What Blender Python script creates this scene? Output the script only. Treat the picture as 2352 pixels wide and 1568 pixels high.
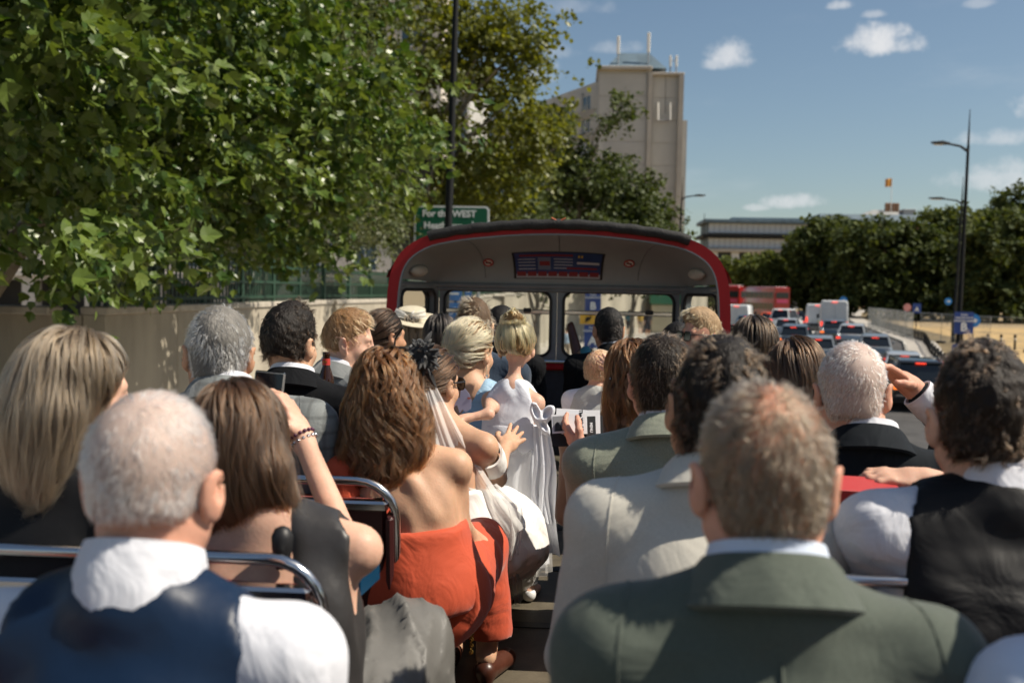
import bpy, math, random
import numpy as np
from mathutils import Vector, Matrix
R=math.radians
scene=bpy.context.scene
for o in list(bpy.data.objects): bpy.data.objects.remove(o)
COL=scene.collection
# ---------------------------------------------------------------- camera
CAMZ=3.92; DECK=CAMZ-1.28
F_PX=35/36*2352
YAW,PITCH,ROLL=R(3.6),R(2.95),R(1.1)
_f=Vector((-math.sin(YAW)*math.cos(PITCH),math.cos(YAW)*math.cos(PITCH),-math.sin(PITCH)))
_r0=Vector((math.cos(YAW),math.sin(YAW),0)); _u0=_r0.cross(_f)
_Rt=_r0*math.cos(ROLL)+_u0*math.sin(ROLL); _Up=-_r0*math.sin(ROLL)+_u0*math.cos(ROLL)
cd=bpy.data.cameras.new('camera'); cam=bpy.data.objects.new('camera',cd); COL.objects.link(cam)
M=Matrix((( _Rt.x,_Up.x,-_f.x,0),( _Rt.y,_Up.y,-_f.y,0),( _Rt.z,_Up.z,-_f.z,CAMZ),(0,0,0,1)))
cam.matrix_world=M
cd.lens=35; cd.sensor_width=36; cd.clip_start=.05; cd.clip_end=6000
cd.dof.use_dof=True; cd.dof.focus_distance=3.5; cd.dof.aperture_fstop=3.2
scene.camera=cam
def at(px,py,d):
    """measured photo point (2352 px wide copy) at distance d along the bus -> world point"""
    v=_f+_Rt*((px-1176)/F_PX)+_Up*((784-py)/F_PX)
    v=v*(d/v.y)
    return Vector((v.x,v.y,v.z+CAMZ))
def gnd(px,d,z=0.0):
    v=at(px,700,d); return Vector((v.x,v.y,z))
# ---------------------------------------------------------------- sky and sun
SUN_AZ,SUN_EL=R(94),R(50)         # azimuth clockwise from the bus's heading
w=bpy.data.worlds.new('World'); scene.world=w; w.use_nodes=True
nt=w.node_tree; nt.nodes.clear()
def wn(t,**k):
    n=nt.nodes.new(t)
    for a,b in k.items(): setattr(n,a,b)
    return n
def wl(a,b): nt.links.new(a,b)
out=wn('ShaderNodeOutputWorld'); bg=wn('ShaderNodeBackground'); bg.inputs[1].default_value=.068
sky=wn('ShaderNodeTexSky',sky_type='NISHITA',sun_disc=False)
sky.sun_elevation=SUN_EL; sky.sun_rotation=SUN_AZ; sky.air_density=1.0; sky.dust_density=1.0; sky.ozone_density=.9; sky.altitude=60
wl(bg.outputs[0],out.inputs[0])
tc=wn('ShaderNodeTexCoord')
def wmath(op,a,b=None,c=None):
    n=wn('ShaderNodeMath',operation=op)
    for i,x in enumerate((a,b,c)):
        if x is None: continue
        if isinstance(x,(int,float)): n.inputs[i].default_value=x
        else: wl(x,n.inputs[i])
    return n.outputs[0]
def wdot(v):
    n=wn('ShaderNodeVectorMath',operation='DOT_PRODUCT'); wl(tc.outputs['Generated'],n.inputs[0]); n.inputs[1].default_value=v
    return n.outputs['Value']
def wnoise(scale,detail,rough=.6,stretch=(1,1,1)):
    mp=wn('ShaderNodeMapping'); mp.inputs['Scale'].default_value=stretch; wl(tc.outputs['Generated'],mp.inputs[0])
    n=wn('ShaderNodeTexNoise'); n.inputs['Scale'].default_value=scale; n.inputs['Detail'].default_value=detail; n.inputs['Roughness'].default_value=rough
    wl(mp.outputs[0],n.inputs[0]); return n.outputs[0]
nz=wnoise(26,7,.62); nzf=wnoise(70,5,.65)
acc=None
# px, py, half width, half height (px), strength
CLOUDS=[(2025,103,105,44,1.0),(2060,78,50,30,1.0),(1680,132,62,44,.8),(1640,150,40,22,.6),(1235,172,62,44,.9),(1928,14,30,16,.7),(2010,34,30,12,.45),(1818,466,75,24,.75),(1735,478,40,12,.5),
        (2310,318,110,28,.55),(2290,418,140,44,.6),(2330,385,80,30,.5),(1290,20,150,26,.22),(1400,112,70,22,.3),(1270,120,90,30,.25),(2250,10,40,14,.35),(2490,250,160,50,.7),(2700,380,190,50,.7),(900,-260,200,60,.7),(300,-420,240,70,.7),(1900,-400,190,60,.7),(2900,-100,160,60,.7)]
for (px,py,a,b,s) in CLOUDS:
    c=(at(px,py,1)-Vector((0,0,CAMZ))).normalized()
    e1=Vector((c.y,-c.x,0)).normalized(); e2=e1.cross(c)
    if e2.z<0: e2=-e2
    u=wmath('MULTIPLY',wdot(e1),F_PX/a); v=wmath('MULTIPLY',wdot(e2),F_PX/b)
    # flat bottoms: squash the lower half
    v=wmath('MULTIPLY',v,wmath('ADD',1.0,wmath('MULTIPLY',wmath('LESS_THAN',v,0.0),.7)))
    r=wmath('ADD',wmath('MULTIPLY',u,u),wmath('MULTIPLY',v,v))
    fr=wmath('GREATER_THAN',wdot(c),0)
    m=wmath('SUBTRACT',wmath('ADD',wmath('MULTIPLY',nz,3.0),wmath('MULTIPLY',nzf,1.3)),wmath('ADD',1.3,r))
    n=wn('ShaderNodeMapRange',interpolation_type='SMOOTHSTEP'); wl(m,n.inputs[0]); n.inputs[1].default_value=-.1; n.inputs[2].default_value=1.25; n.inputs[4].default_value=s*.95
    mm=wmath('MULTIPLY',n.outputs[0],fr)
    acc=mm if acc is None else wmath('MAXIMUM',acc,mm)
ci=wnoise(3.2,8,.62,(1,1,3.5)); n=wn('ShaderNodeMapRange',interpolation_type='SMOOTHSTEP'); wl(ci,n.inputs[0]); n.inputs[1].default_value=.5; n.inputs[2].default_value=.85; n.inputs[4].default_value=.28
acc=wmath('MAXIMUM',acc,n.outputs[0])
mx=wn('ShaderNodeMix',data_type='RGBA'); wl(acc,mx.inputs[0]); tn=wn('ShaderNodeMix',data_type='RGBA',blend_type='MULTIPLY'); tn.inputs[0].default_value=1; wl(sky.outputs[0],tn.inputs[6]); tn.inputs[7].default_value=(1,1.03,1,1); wl(tn.outputs[2],mx.inputs[6]); mx.inputs[7].default_value=(8.6,8.7,8.9,1)
wl(mx.outputs[2],bg.inputs[0])
sd=bpy.data.lights.new('sun','SUN'); sd.energy=5; sd.angle=R(.53); sd.color=(1,.91,.77)
so=bpy.data.objects.new('sun',sd); COL.objects.link(so); so.location=(40,0,60)
SUNV=Vector((math.sin(SUN_AZ)*math.cos(SUN_EL),math.cos(SUN_AZ)*math.cos(SUN_EL),math.sin(SUN_EL)))
so.rotation_euler=SUNV.to_track_quat('Z','Y').to_euler()
vs=scene.view_settings; vs.view_transform='Standard'; vs.look='None'; vs.gamma=1; vs.use_curve_mapping=False; vs.exposure=.42
scene.render.engine='CYCLES'; scene.cycles.use_denoising=True
scene.cycles.max_bounces=6; scene.cycles.transparent_max_bounces=16; scene.cycles.diffuse_bounces=2; scene.cycles.glossy_bounces=3; scene.cycles.transmission_bounces=4
scene.cycles.sample_clamp_indirect=6; scene.cycles.caustics_reflective=False; scene.cycles.caustics_refractive=False
# ---------------------------------------------------------------- materials
MATS={}
def mat(name,col,rough=.6,metal=0,var=0,vscale=8,bump=0,bscale=60,sss=0,sheen=0,spec=.5,emit=0,alpha=1,trans=0,coat=0,col2=None,stretch=None,weave=0,ior=1.45,aniso=0,detail=6):
    if name in MATS: return MATS[name]
    m=bpy.data.materials.new(name); m.use_nodes=True; t=m.node_tree; b=t.nodes['Principled BSDF']; N=t.nodes.new; L=t.links.new
    b.inputs['Base Color'].default_value=(*col,1); b.inputs['Roughness'].default_value=rough; b.inputs['Metallic'].default_value=metal
    b.inputs['Specular IOR Level'].default_value=spec; b.inputs['IOR'].default_value=ior
    if sss:
        b.inputs['Subsurface Weight'].default_value=sss; b.inputs['Subsurface Radius'].default_value=(1,.3,.15); b.inputs['Subsurface Scale'].default_value=.012
    if sheen: b.inputs['Sheen Weight'].default_value=sheen; b.inputs['Sheen Roughness'].default_value=.45
    if coat: b.inputs['Coat Weight'].default_value=coat; b.inputs['Coat Roughness'].default_value=.06
    if aniso: b.inputs['Anisotropic'].default_value=aniso
    if emit: b.inputs['Emission Color'].default_value=(*col,1); b.inputs['Emission Strength'].default_value=emit
    if trans: b.inputs['Transmission Weight'].default_value=trans
    if alpha<1: b.inputs['Alpha'].default_value=alpha
    tcn=None
    def coord():
        nonlocal tcn
        if tcn is None:
            tcn=N('ShaderNodeTexCoord').outputs['Object']
            if stretch:
                mp=N('ShaderNodeMapping'); mp.inputs['Scale'].default_value=stretch; L(tcn,mp.inputs[0]); tcn=mp.outputs[0]
        return tcn
    if var or col2:
        n=N('ShaderNodeTexNoise'); n.inputs['Scale'].default_value=vscale; n.inputs['Detail'].default_value=detail; n.inputs['Roughness'].default_value=.6; L(coord(),n.inputs[0])
        r=N('ShaderNodeValToRGB'); r.color_ramp.elements[0].position=.32; r.color_ramp.elements[1].position=.68
        c2=col2 or tuple(min(1,c*(1+var)) for c in col); c1=col if col2 else tuple(c*(1-var) for c in col)
        r.color_ramp.elements[0].color=(*c1,1); r.color_ramp.elements[1].color=(*c2,1)
        L(n.outputs[0],r.inputs[0]); L(r.outputs[0],b.inputs['Base Color'])
    if weave:
        # woven cloth: fine crossed bands
        src=b.inputs['Base Color'].links[0].from_socket if b.inputs['Base Color'].is_linked else None
        mxn=N('ShaderNodeMix'); mxn.data_type='RGBA'; mxn.blend_type='MULTIPLY'; mxn.inputs[0].default_value=1
        if src: L(src,mxn.inputs[6])
        else: mxn.inputs[6].default_value=(*col,1)
        n=N('ShaderNodeTexNoise'); n.inputs['Scale'].default_value=420; n.inputs['Detail'].default_value=2; L(coord(),n.inputs[0])
        r=N('ShaderNodeMapRange'); r.inputs[1].default_value=.3; r.inputs[2].default_value=.7; r.inputs[3].default_value=1-weave; r.inputs[4].default_value=1+weave*.4; L(n.outputs[0],r.inputs[0])
        cr=N('ShaderNodeCombineColor'); [L(r.outputs[0],cr.inputs[i]) for i in range(3)]
        L(cr.outputs[0],mxn.inputs[7]); L(mxn.outputs[2],b.inputs['Base Color'])
    if bump:
        n=N('ShaderNodeTexNoise'); n.inputs['Scale'].default_value=bscale; n.inputs['Detail'].default_value=5; L(coord(),n.inputs[0])
        bp=N('ShaderNodeBump'); bp.inputs['Strength'].default_value=bump; bp.inputs['Distance'].default_value=.02; L(n.outputs[0],bp.inputs['Height']); L(bp.outputs[0],b.inputs['Normal'])
    MATS[name]=m; return m
def cloth(name,col,rough=.8,sheen=.25,weave=.18,fold=.5,fscale=9,spec=.3,check=False,var=.06):
    """woven cloth with soft creases as relief"""
    if name in MATS: return MATS[name]
    m=mat(name,col,rough,sheen=sheen,weave=weave,spec=spec,var=var,vscale=5)
    t=m.node_tree; b=t.nodes['Principled BSDF']; N=t.nodes.new; L=t.links.new
    c=N('ShaderNodeTexCoord').outputs['Object']
    n=N('ShaderNodeTexNoise'); n.inputs['Scale'].default_value=fscale; n.inputs['Detail'].default_value=3; n.inputs['Distortion'].default_value=1.2; L(c,n.inputs[0])
    f=N('ShaderNodeTexNoise'); f.inputs['Scale'].default_value=600; L(c,f.inputs[0])
    ad=N('ShaderNodeMath'); ad.operation='MULTIPLY_ADD'; L(f.outputs[0],ad.inputs[0]); ad.inputs[1].default_value=.02; L(n.outputs[0],ad.inputs[2])
    bp=N('ShaderNodeBump'); bp.inputs['Strength'].default_value=fold; bp.inputs['Distance'].default_value=.03; L(ad.outputs[0],bp.inputs['Height']); L(bp.outputs[0],b.inputs['Normal'])
    if check:
        src=b.inputs['Base Color'].links[0].from_socket; prev=src
        sx=N('ShaderNodeSeparateXYZ'); L(c,sx.inputs[0])
        for i,(ax,fr,th,amt) in enumerate(((0,150,.80,.45),(2,150,.80,.45),(0,24,.93,.4),(2,24,.93,.4))):
            mu=N('ShaderNodeMath'); mu.operation='MULTIPLY'; L(sx.outputs[ax],mu.inputs[0]); mu.inputs[1].default_value=fr
            s=N('ShaderNodeMath'); s.operation='SINE'; L(mu.outputs[0],s.inputs[0])
            g=N('ShaderNodeMapRange'); L(s.outputs[0],g.inputs[0]); g.inputs[1].default_value=th-.25; g.inputs[2].default_value=1; g.inputs[4].default_value=amt
            mxn=N('ShaderNodeMix'); mxn.data_type='RGBA'; L(g.outputs[0],mxn.inputs[0]); L(prev,mxn.inputs[6]); mxn.inputs[7].default_value=tuple(x*(.25 if i<3 else .4) for x in col)+(1,); prev=mxn.outputs[2]
        L(prev,b.inputs['Base Color'])
    return m
def leafmat(name,col,col2,trans=.35,rough=.45):
    if name in MATS: return MATS[name]
    m=bpy.data.materials.new(name); m.use_nodes=True; t=m.node_tree; N=t.nodes.new; L=t.links.new
    b=t.nodes['Principled BSDF']; o=t.nodes['Material Output']
    a=N('ShaderNodeNewGeometry'); r=N('ShaderNodeValToRGB'); r.color_ramp.elements[0].color=(*col,1); r.color_ramp.elements[1].color=(*col2,1)
    L(a.outputs['Random Per Island'],r.inputs[0]); L(r.outputs[0],b.inputs['Base Color'])
    b.inputs['Roughness'].default_value=rough; b.inputs['Specular IOR Level'].default_value=.4
    tr=N('ShaderNodeBsdfTranslucent'); hs=N('ShaderNodeHueSaturation'); hs.inputs['Hue'].default_value=.485; hs.inputs['Saturation'].default_value=1.15; hs.inputs['Value'].default_value=1.5; L(r.outputs[0],hs.inputs['Color']); L(hs.outputs[0],tr.inputs[0])
    mxs=N('ShaderNodeMixShader'); mxs.inputs[0].default_value=trans; L(b.outputs[0],mxs.inputs[1]); L(tr.outputs[0],mxs.inputs[2]); L(mxs.outputs[0],o.inputs[0])
    MATS[name]=m; return m
def hairmat(name,col,rough=.32,randc=.42):
    if name in MATS: return MATS[name]
    m=bpy.data.materials.new(name); m.use_nodes=True; t=m.node_tree; t.nodes.clear()
    o=t.nodes.new('ShaderNodeOutputMaterial'); h=t.nodes.new('ShaderNodeBsdfHairPrincipled'); h.parametrization='COLOR'
    hi=t.nodes.new('ShaderNodeHairInfo'); hs=t.nodes.new('ShaderNodeHueSaturation'); mr=t.nodes.new('ShaderNodeMapRange')
    mr.inputs[3].default_value=1-randc; mr.inputs[4].default_value=1+randc*1.6
    at_=t.nodes.new('ShaderNodeAttribute'); at_.attribute_name='clump'; mx_=t.nodes.new('ShaderNodeMath'); mx_.operation='MULTIPLY_ADD'; t.links.new(at_.outputs['Fac'],mx_.inputs[0]); mx_.inputs[1].default_value=.7; m2_=t.nodes.new('ShaderNodeMath'); m2_.operation='MULTIPLY'; m2_.inputs[1].default_value=.3; t.links.new(hi.outputs['Random'],m2_.inputs[0]); t.links.new(m2_.outputs[0],mx_.inputs[2]); t.links.new(mx_.outputs[0],mr.inputs[0]); t.links.new(mr.outputs[0],hs.inputs['Value']); hs.inputs['Color'].default_value=(*col,1)
    t.links.new(hs.outputs[0],h.inputs['Color'])
    h.inputs['Roughness'].default_value=rough; h.inputs['Radial Roughness'].default_value=.5; h.inputs['Coat'].default_value=.0
    t.links.new(h.outputs[0],o.inputs[0]); MATS[name]=m; return m
def glassmat(name='window_glass',tint=(.92,.96,.95),opac=.10):
    if name in MATS: return MATS[name]
    m=bpy.data.materials.new(name); m.use_nodes=True; t=m.node_tree; t.nodes.clear(); N=t.nodes.new
    o=N('ShaderNodeOutputMaterial'); tr=N('ShaderNodeBsdfTransparent'); tr.inputs[0].default_value=(*tint,1)
    g=N('ShaderNodeBsdfGlossy'); g.inputs['Roughness'].default_value=.04; d=N('ShaderNodeBsdfDiffuse'); d.inputs[0].default_value=(.5,.5,.48,1)
    fr=N('ShaderNodeFresnel'); fr.inputs[0].default_value=1.45
    m1=N('ShaderNodeMixShader'); m1.inputs[0].default_value=opac; t.links.new(tr.outputs[0],m1.inputs[1]); t.links.new(d.outputs[0],m1.inputs[2])
    m2=N('ShaderNodeMixShader'); t.links.new(fr.outputs[0],m2.inputs[0]); t.links.new(m1.outputs[0],m2.inputs[1]); t.links.new(g.outputs[0],m2.inputs[2]); t.links.new(m2.outputs[0],o.inputs[0])
    MATS[name]=m; return m
# ---------------------------------------------------------------- mesh helpers
def tag(o,label=None,cat=None,group=None,kind=None):
    for k,v in (('label',label),('category',cat),('group',group),('kind',kind)):
        if v: o[k]=v
    return o
def empty(name,loc=(0,0,0),rz=0,label=None,cat=None,group=None):
    o=bpy.data.objects.new(name,None); COL.objects.link(o); o.location=loc; o.rotation_euler=(0,0,rz); o.empty_display_size=.1
    return tag(o,label,cat,group)
def link(name,me,m,parent=None,loc=None):
    o=bpy.data.objects.new(name,me); COL.objects.link(o)
    if m is not None and len(me.materials)==0:
        for x in (m if isinstance(m,(list,tuple)) else [m]): me.materials.append(x)
    if parent is not None:
        o.parent=parent
    if loc is not None: o.location=loc
    return o
def wmat(o):
    m=o.matrix_basis.copy()
    return m if o.parent is None else wmat(o.parent)@o.matrix_parent_inverse@m
def world_child(o,parent):
    """mesh made in world coordinates, parented to a thing that stands elsewhere"""
    o.parent=parent; o.matrix_parent_inverse=wmat(parent).inverted(); return o
class MB:
    def __init__(s): s.v=[]; s.f=[]; s.mi=[]; s.T=Matrix()
    def add(s,vs,fs,mi=0):
        b=len(s.v); s.v+= [tuple(s.T@Vector(v)) for v in vs]; s.f+=[tuple(b+i for i in f) for f in fs]; s.mi+=[mi]*len(fs); return s
    def box(s,lo,hi,mi=0):
        x0,y0,z0=lo; x1,y1,z1=hi
        return s.add([(x0,y0,z0),(x1,y0,z0),(x1,y1,z0),(x0,y1,z0),(x0,y0,z1),(x1,y0,z1),(x1,y1,z1),(x0,y1,z1)],[(0,3,2,1),(4,5,6,7),(0,1,5,4),(1,2,6,5),(2,3,7,6),(3,0,4,7)],mi)
    def bbox(s,c,d,b=.01,mi=0):
        """box with chamfered vertical and top edges"""
        hx,hy,hz=d[0]/2,d[1]/2,d[2]/2; vs=[]; 
        for z,i in ((-hz,b),(-hz+b,0),(hz-b,0),(hz,b)):
            X,Y=hx-i,hy-i
            for sx,sy,e in ((-1,-1,0),(-1,-1,1),(1,-1,1),(1,-1,0),(1,1,0),(1,1,1),(-1,1,1),(-1,1,0)):
                x=X*sx; y=Y*sy
                if e==0: y-=sy*b
                else: x-=sx*b
                vs.append((c[0]+x,c[1]+y,c[2]+z))
        fs=[tuple(range(7,-1,-1)),tuple(range(24,32))]
        for k in range(3):
            for i in range(8): j=(i+1)%8; fs.append((k*8+i,k*8+j,(k+1)*8+j,(k+1)*8+i))
        return s.add(vs,fs,mi)
    def tube(s,pts,r,n=8,mi=0,closed=False,cap=True):
        pts=[Vector(p) for p in pts]; m=len(pts); vs=[]; up=None
        for i,p in enumerate(pts):
            if closed: t=(pts[(i+1)%m]-pts[i-1])
            else: t=pts[min(i+1,m-1)]-pts[max(i-1,0)]
            t=t.normalized() if t.length>1e-9 else Vector((0,0,1))
            if up is None: up=Vector((0,0,1)) if abs(t.z)<.9 else Vector((1,0,0))
            a=t.cross(up)
            if a.length<1e-6: a=t.orthogonal()
            a.normalize(); b=a.cross(t).normalized(); up=b
            rr=r[i] if isinstance(r,(list,tuple)) else r
            for k in range(n):
                an=2*math.pi*k/n; vs.append(tuple(p+a*(rr*math.cos(an))+b*(rr*math.sin(an))))
        fs=[]
        for i in range(m if closed else m-1):
            j=(i+1)%m
            for k in range(n): l=(k+1)%n; fs.append((i*n+k,i*n+l,j*n+l,j*n+k))
        if cap and not closed: fs+= [tuple(range(n-1,-1,-1)),tuple((m-1)*n+k for k in range(n))]
        return s.add(vs,fs,mi)
    def lathe(s,prof,c=(0,0,0),n=16,mi=0):
        vs=[];fs=[]
        for (r,z) in prof:
            for k in range(n): a=2*math.pi*k/n; vs.append((c[0]+r*math.cos(a),c[1]+r*math.sin(a),c[2]+z))
        for i in range(len(prof)-1):
            for k in range(n): l=(k+1)%n; fs.append((i*n+k,i*n+l,(i+1)*n+l,(i+1)*n+k))
        fs+=[tuple(range(n-1,-1,-1)),tuple((len(prof)-1)*n+k for k in range(n))]
        return s.add(vs,fs,mi)
    def loft(s,rings,mi=0,closed=True,cap=True):
        n=len(rings[0]); vs=[p for r in rings for p in r]; fs=[]
        for i in range(len(rings)-1):
            for k in range(n if closed else n-1): l=(k+1)%n; fs.append((i*n+k,i*n+l,(i+1)*n+l,(i+1)*n+k))
        if cap and closed: fs+=[tuple(range(n-1,-1,-1)),tuple((len(rings)-1)*n+k for k in range(n))]
        return s.add(vs,fs,mi)
    def prism(s,poly,axis,lo,hi,mi=0):
        """2-D polygon pulled along an axis"""
        def p3(a,b,c): return {0:(c,a,b),1:(a,c,b),2:(a,b,c)}[axis]
        n=len(poly); vs=[p3(a,b,lo) for a,b in poly]+[p3(a,b,hi) for a,b in poly]
        fs=[tuple(range(n-1,-1,-1)),tuple(range(n,2*n))]+[(i,(i+1)%n,n+(i+1)%n,n+i) for i in range(n)]
        return s.add(vs,fs,mi)
    def mesh(s,name,smooth=False):
        me=bpy.data.meshes.new(name); me.from_pydata(s.v,[],s.f); me.polygons.foreach_set('material_index',s.mi)
        if smooth: me.polygons.foreach_set('use_smooth',[True]*len(s.f))
        me.update(); return me
    def build(s,name,m,parent=None,smooth=False,loc=None):
        o=link(name,s.mesh(name,smooth),m,parent,loc)
        import bmesh
        bm=bmesh.new(); bm.from_mesh(o.data); bmesh.ops.recalc_face_normals(bm,faces=bm.faces); bm.to_mesh(o.data); bm.free()
        if smooth:
            try: o.data.set_sharp_from_angle(angle=R(40))
            except Exception: pass
        return o
def npmesh(name,v,f,smooth=True):
    """fast mesh from numpy verts and equal-size faces"""
    v=np.asarray(v,dtype=np.float32); f=np.asarray(f,dtype=np.int32); k=f.shape[1]
    me=bpy.data.meshes.new(name); me.vertices.add(len(v)); me.vertices.foreach_set('co',v.ravel())
    me.loops.add(f.size); me.loops.foreach_set('vertex_index',f.ravel())
    me.polygons.add(len(f)); me.polygons.foreach_set('loop_start',np.arange(0,f.size,k,dtype=np.int32)); me.polygons.foreach_set('loop_total',np.full(len(f),k,dtype=np.int32))
    me.polygons.foreach_set('use_smooth',np.full(len(f),smooth)); me.update(calc_edges=True); me.validate(); return me
def copy_tree(o,parent=None):
    c=o.copy(); COL.objects.link(c)
    if parent is not None: c.parent=parent
    for ch in list(o.children): copy_tree(ch,c)
    return c
def text_mesh(name,s,size,m,loc,rot,parent=None,align='CENTER',bold=0,ext=.002):
    cu=bpy.data.curves.new(name,'FONT'); cu.body=s; cu.size=size; cu.align_x=align; cu.align_y='CENTER'; cu.offset=bold; cu.extrude=ext; cu.resolution_u=3
    t=bpy.data.objects.new(name,cu); COL.objects.link(t); dg=bpy.context.evaluated_depsgraph_get()
    me=bpy.data.meshes.new_from_object(t.evaluated_get(dg)); bpy.data.objects.remove(t); me.name=name
    me.materials.clear(); o=link(name,me,m,parent,loc); o.rotation_euler=rot; return o
# ---------------------------------------------------------------- signed-distance sculpting
def axis_pts(lo,hi,h,fine):
    """grid axis with spacing h, refined to a finer step inside given spans"""
    pts=[lo]; x=lo
    while x<hi:
        st=h
        for (a,b,hf) in fine:
            if a-h*.5<=x<b: st=min(st,hf)
            elif x<a and x+st>a: st=min(st,max(hf,a-x))
        x+=st; pts.append(x)
    return np.array(pts,dtype=np.float32)
class Vol:
    def __init__(s,lo,hi,h,fine=()):
        """fine: list of (center, radius, step) boxes"""
        s.ax=[axis_pts(lo[i],hi[i],h,[(c[i]-(r[i] if hasattr(r,'__len__') else r),c[i]+(r[i] if hasattr(r,'__len__') else r),hf) for c,r,hf in fine]) for i in range(3)]
        s.d=np.full([len(a) for a in s.ax],.5,dtype=np.float32)
    def blk(s,lo,hi,pad=.06):
        sl=[]
        for i in range(3):
            a=np.searchsorted(s.ax[i],lo[i]-pad); b=np.searchsorted(s.ax[i],hi[i]+pad)
            if b-a<1: return None
            sl.append(slice(int(a),int(b)))
        return tuple(sl)
    def P(s,sl): return s.ax[0][sl[0]][:,None,None],s.ax[1][sl[1]][None,:,None],s.ax[2][sl[2]][None,None,:]
    def _mix(s,sl,d,k,op):
        a=s.d[sl]
        if op=='u':
            if k>0:
                h=np.maximum(k-np.abs(a-d),0)/k; r=np.minimum(a,d)-h*h*k*.25
            else: r=np.minimum(a,d)
        else:
            d=-d
            if k>0:
                h=np.maximum(k-np.abs(a-d),0)/k; r=np.maximum(a,d)+h*h*k*.25
            else: r=np.maximum(a,d)
        s.d[sl]=r
    def ell(s,c,r,rot=None,k=.02,op='u'):
        c=Vector(c); rm=max(r); sl=s.blk([c[i]-rm for i in range(3)],[c[i]+rm for i in range(3)],k+.03)
        if sl is None: return s
        x,y,z=s.P(sl); x=x-c.x; y=y-c.y; z=z-c.z
        if rot is not None:
            Q=np.array(rot.inverted() if hasattr(rot,'inverted') else rot)
            X=Q[0,0]*x+Q[0,1]*y+Q[0,2]*z; Y=Q[1,0]*x+Q[1,1]*y+Q[1,2]*z; Z=Q[2,0]*x+Q[2,1]*y+Q[2,2]*z
        else: X,Y,Z=x,y,z
        k0=np.sqrt((X/r[0])**2+(Y/r[1])**2+(Z/r[2])**2); k1=np.sqrt((X/r[0]**2)**2+(Y/r[1]**2)**2+(Z/r[2]**2)**2)+1e-9
        s._mix(sl,(k0*(k0-1)/k1).astype(np.float32),k,op); return s
    def cone(s,a,b,ra,rb,k=.02,op='u'):
        a=Vector(a); b=Vector(b); rm=max(ra,rb)
        sl=s.blk([min(a[i],b[i])-rm for i in range(3)],[max(a[i],b[i])+rm for i in range(3)],k+.03)
        if sl is None: return s
        x,y,z=s.P(sl); ab=b-a; L2=max(ab.length_squared,1e-9)
        t=np.clip(((x-a.x)*ab.x+(y-a.y)*ab.y+(z-a.z)*ab.z)/L2,0,1)
        d=np.sqrt((x-a.x-t*ab.x)**2+(y-a.y-t*ab.y)**2+(z-a.z-t*ab.z)**2)-(ra+(rb-ra)*t)
        s._mix(sl,d.astype(np.float32),k,op); return s
    def chain(s,pts,rs,k=.02,op='u'):
        for i in range(len(pts)-1): s.cone(pts[i],pts[i+1],rs[i],rs[i+1],k,op)
        return s
    def plane(s,p,n,k=.01,op='cut'):
        """remove everything on the side the normal points to"""
        p=Vector(p); n=Vector(n).normalized(); x=s.ax[0][:,None,None]; y=s.ax[1][None,:,None]; z=s.ax[2][None,None,:]
        d=(x-p.x)*n.x+(y-p.y)*n.y+(z-p.z)*n.z
        h=np.maximum(k-np.abs(s.d-d),0)/max(k,1e-6); s.d=(np.maximum(s.d,d)+h*h*k*.25).astype(np.float32); return s
    def field(s,fn):
        x=s.ax[0][:,None,None]; y=s.ax[1][None,:,None]; z=s.ax[2][None,None,:]; s.d=fn(s.d,x,y,z).astype(np.float32); return s
    def surf(s):
        d=s.d.copy(); d[0]=d[-1]=.5; d[:,0]=d[:,-1]=.5; d[:,:,0]=d[:,:,-1]=.5
        ins=d<0; nx,ny,nz_=d.shape
        A=[ins[i:nx-1+i,j:ny-1+j,k:nz_-1+k] for i in (0,1) for j in (0,1) for k in (0,1)]
        cnt=sum(a.astype(np.int8) for a in A); act=(cnt>0)&(cnt<8)
        I,J,K=np.nonzero(act); n=len(I)
        if n==0: return np.zeros((0,3)),np.zeros((0,4),int)
        idx=np.full(act.shape,-1,dtype=np.int32); idx[I,J,K]=np.arange(n)
        acc=np.zeros((n,3),np.float32); c=np.zeros(n,np.float32)
        crn=[(0,0,0),(0,0,1),(0,1,0),(0,1,1),(1,0,0),(1,0,1),(1,1,0),(1,1,1)]
        pos=[np.stack((s.ax[0][I+i],s.ax[1][J+j],s.ax[2][K+k]),1) for i,j,k in crn]; val=[d[I+i,J+j,K+k] for i,j,k in crn]
        for a,b in ((0,1),(2,3),(4,5),(6,7),(0,2),(1,3),(4,6),(5,7),(0,4),(1,5),(2,6),(3,7)):
            m=(val[a]<0)!=(val[b]<0); den=np.where(m,val[a]-val[b],1); t=np.where(m,val[a]/den,0)[:,None]
            acc+=np.where(m[:,None],pos[a]+(pos[b]-pos[a])*t,0); c+=m
        v=acc/c[:,None]; fs=[]
        for ax in range(3):
            o=[(ax+1)%3,(ax+2)%3]
            a=[slice(1,-1)]*3; a[ax]=slice(0,-1); b=[slice(1,-1)]*3; b[ax]=slice(1,None)
            e0=ins[tuple(a)]; e1=ins[tuple(b)]; m=e0!=e1; q=np.nonzero(m)
            base=[q[0]+(0 if ax==0 else 1),q[1]+(0 if ax==1 else 1),q[2]+(0 if ax==2 else 1)]
            def g(d1,d2):
                p=[base[0].copy(),base[1].copy(),base[2].copy()]; p[o[0]]=p[o[0]]-d1; p[o[1]]=p[o[1]]-d2; return idx[p[0],p[1],p[2]]
            Q=np.stack((g(1,1),g(0,1),g(0,0),g(1,0)),1); fl=~e0[q]; Q[fl]=Q[fl][:,::-1]; fs.append(Q)
        f=np.concatenate(fs); f=f[(f>=0).all(1)]
        return v,f
    def mesh(s,name,disp=None):
        v,f=s.surf()
        if disp is not None: v=v+disp(v)
        return npmesh(name,v,f)
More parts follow.
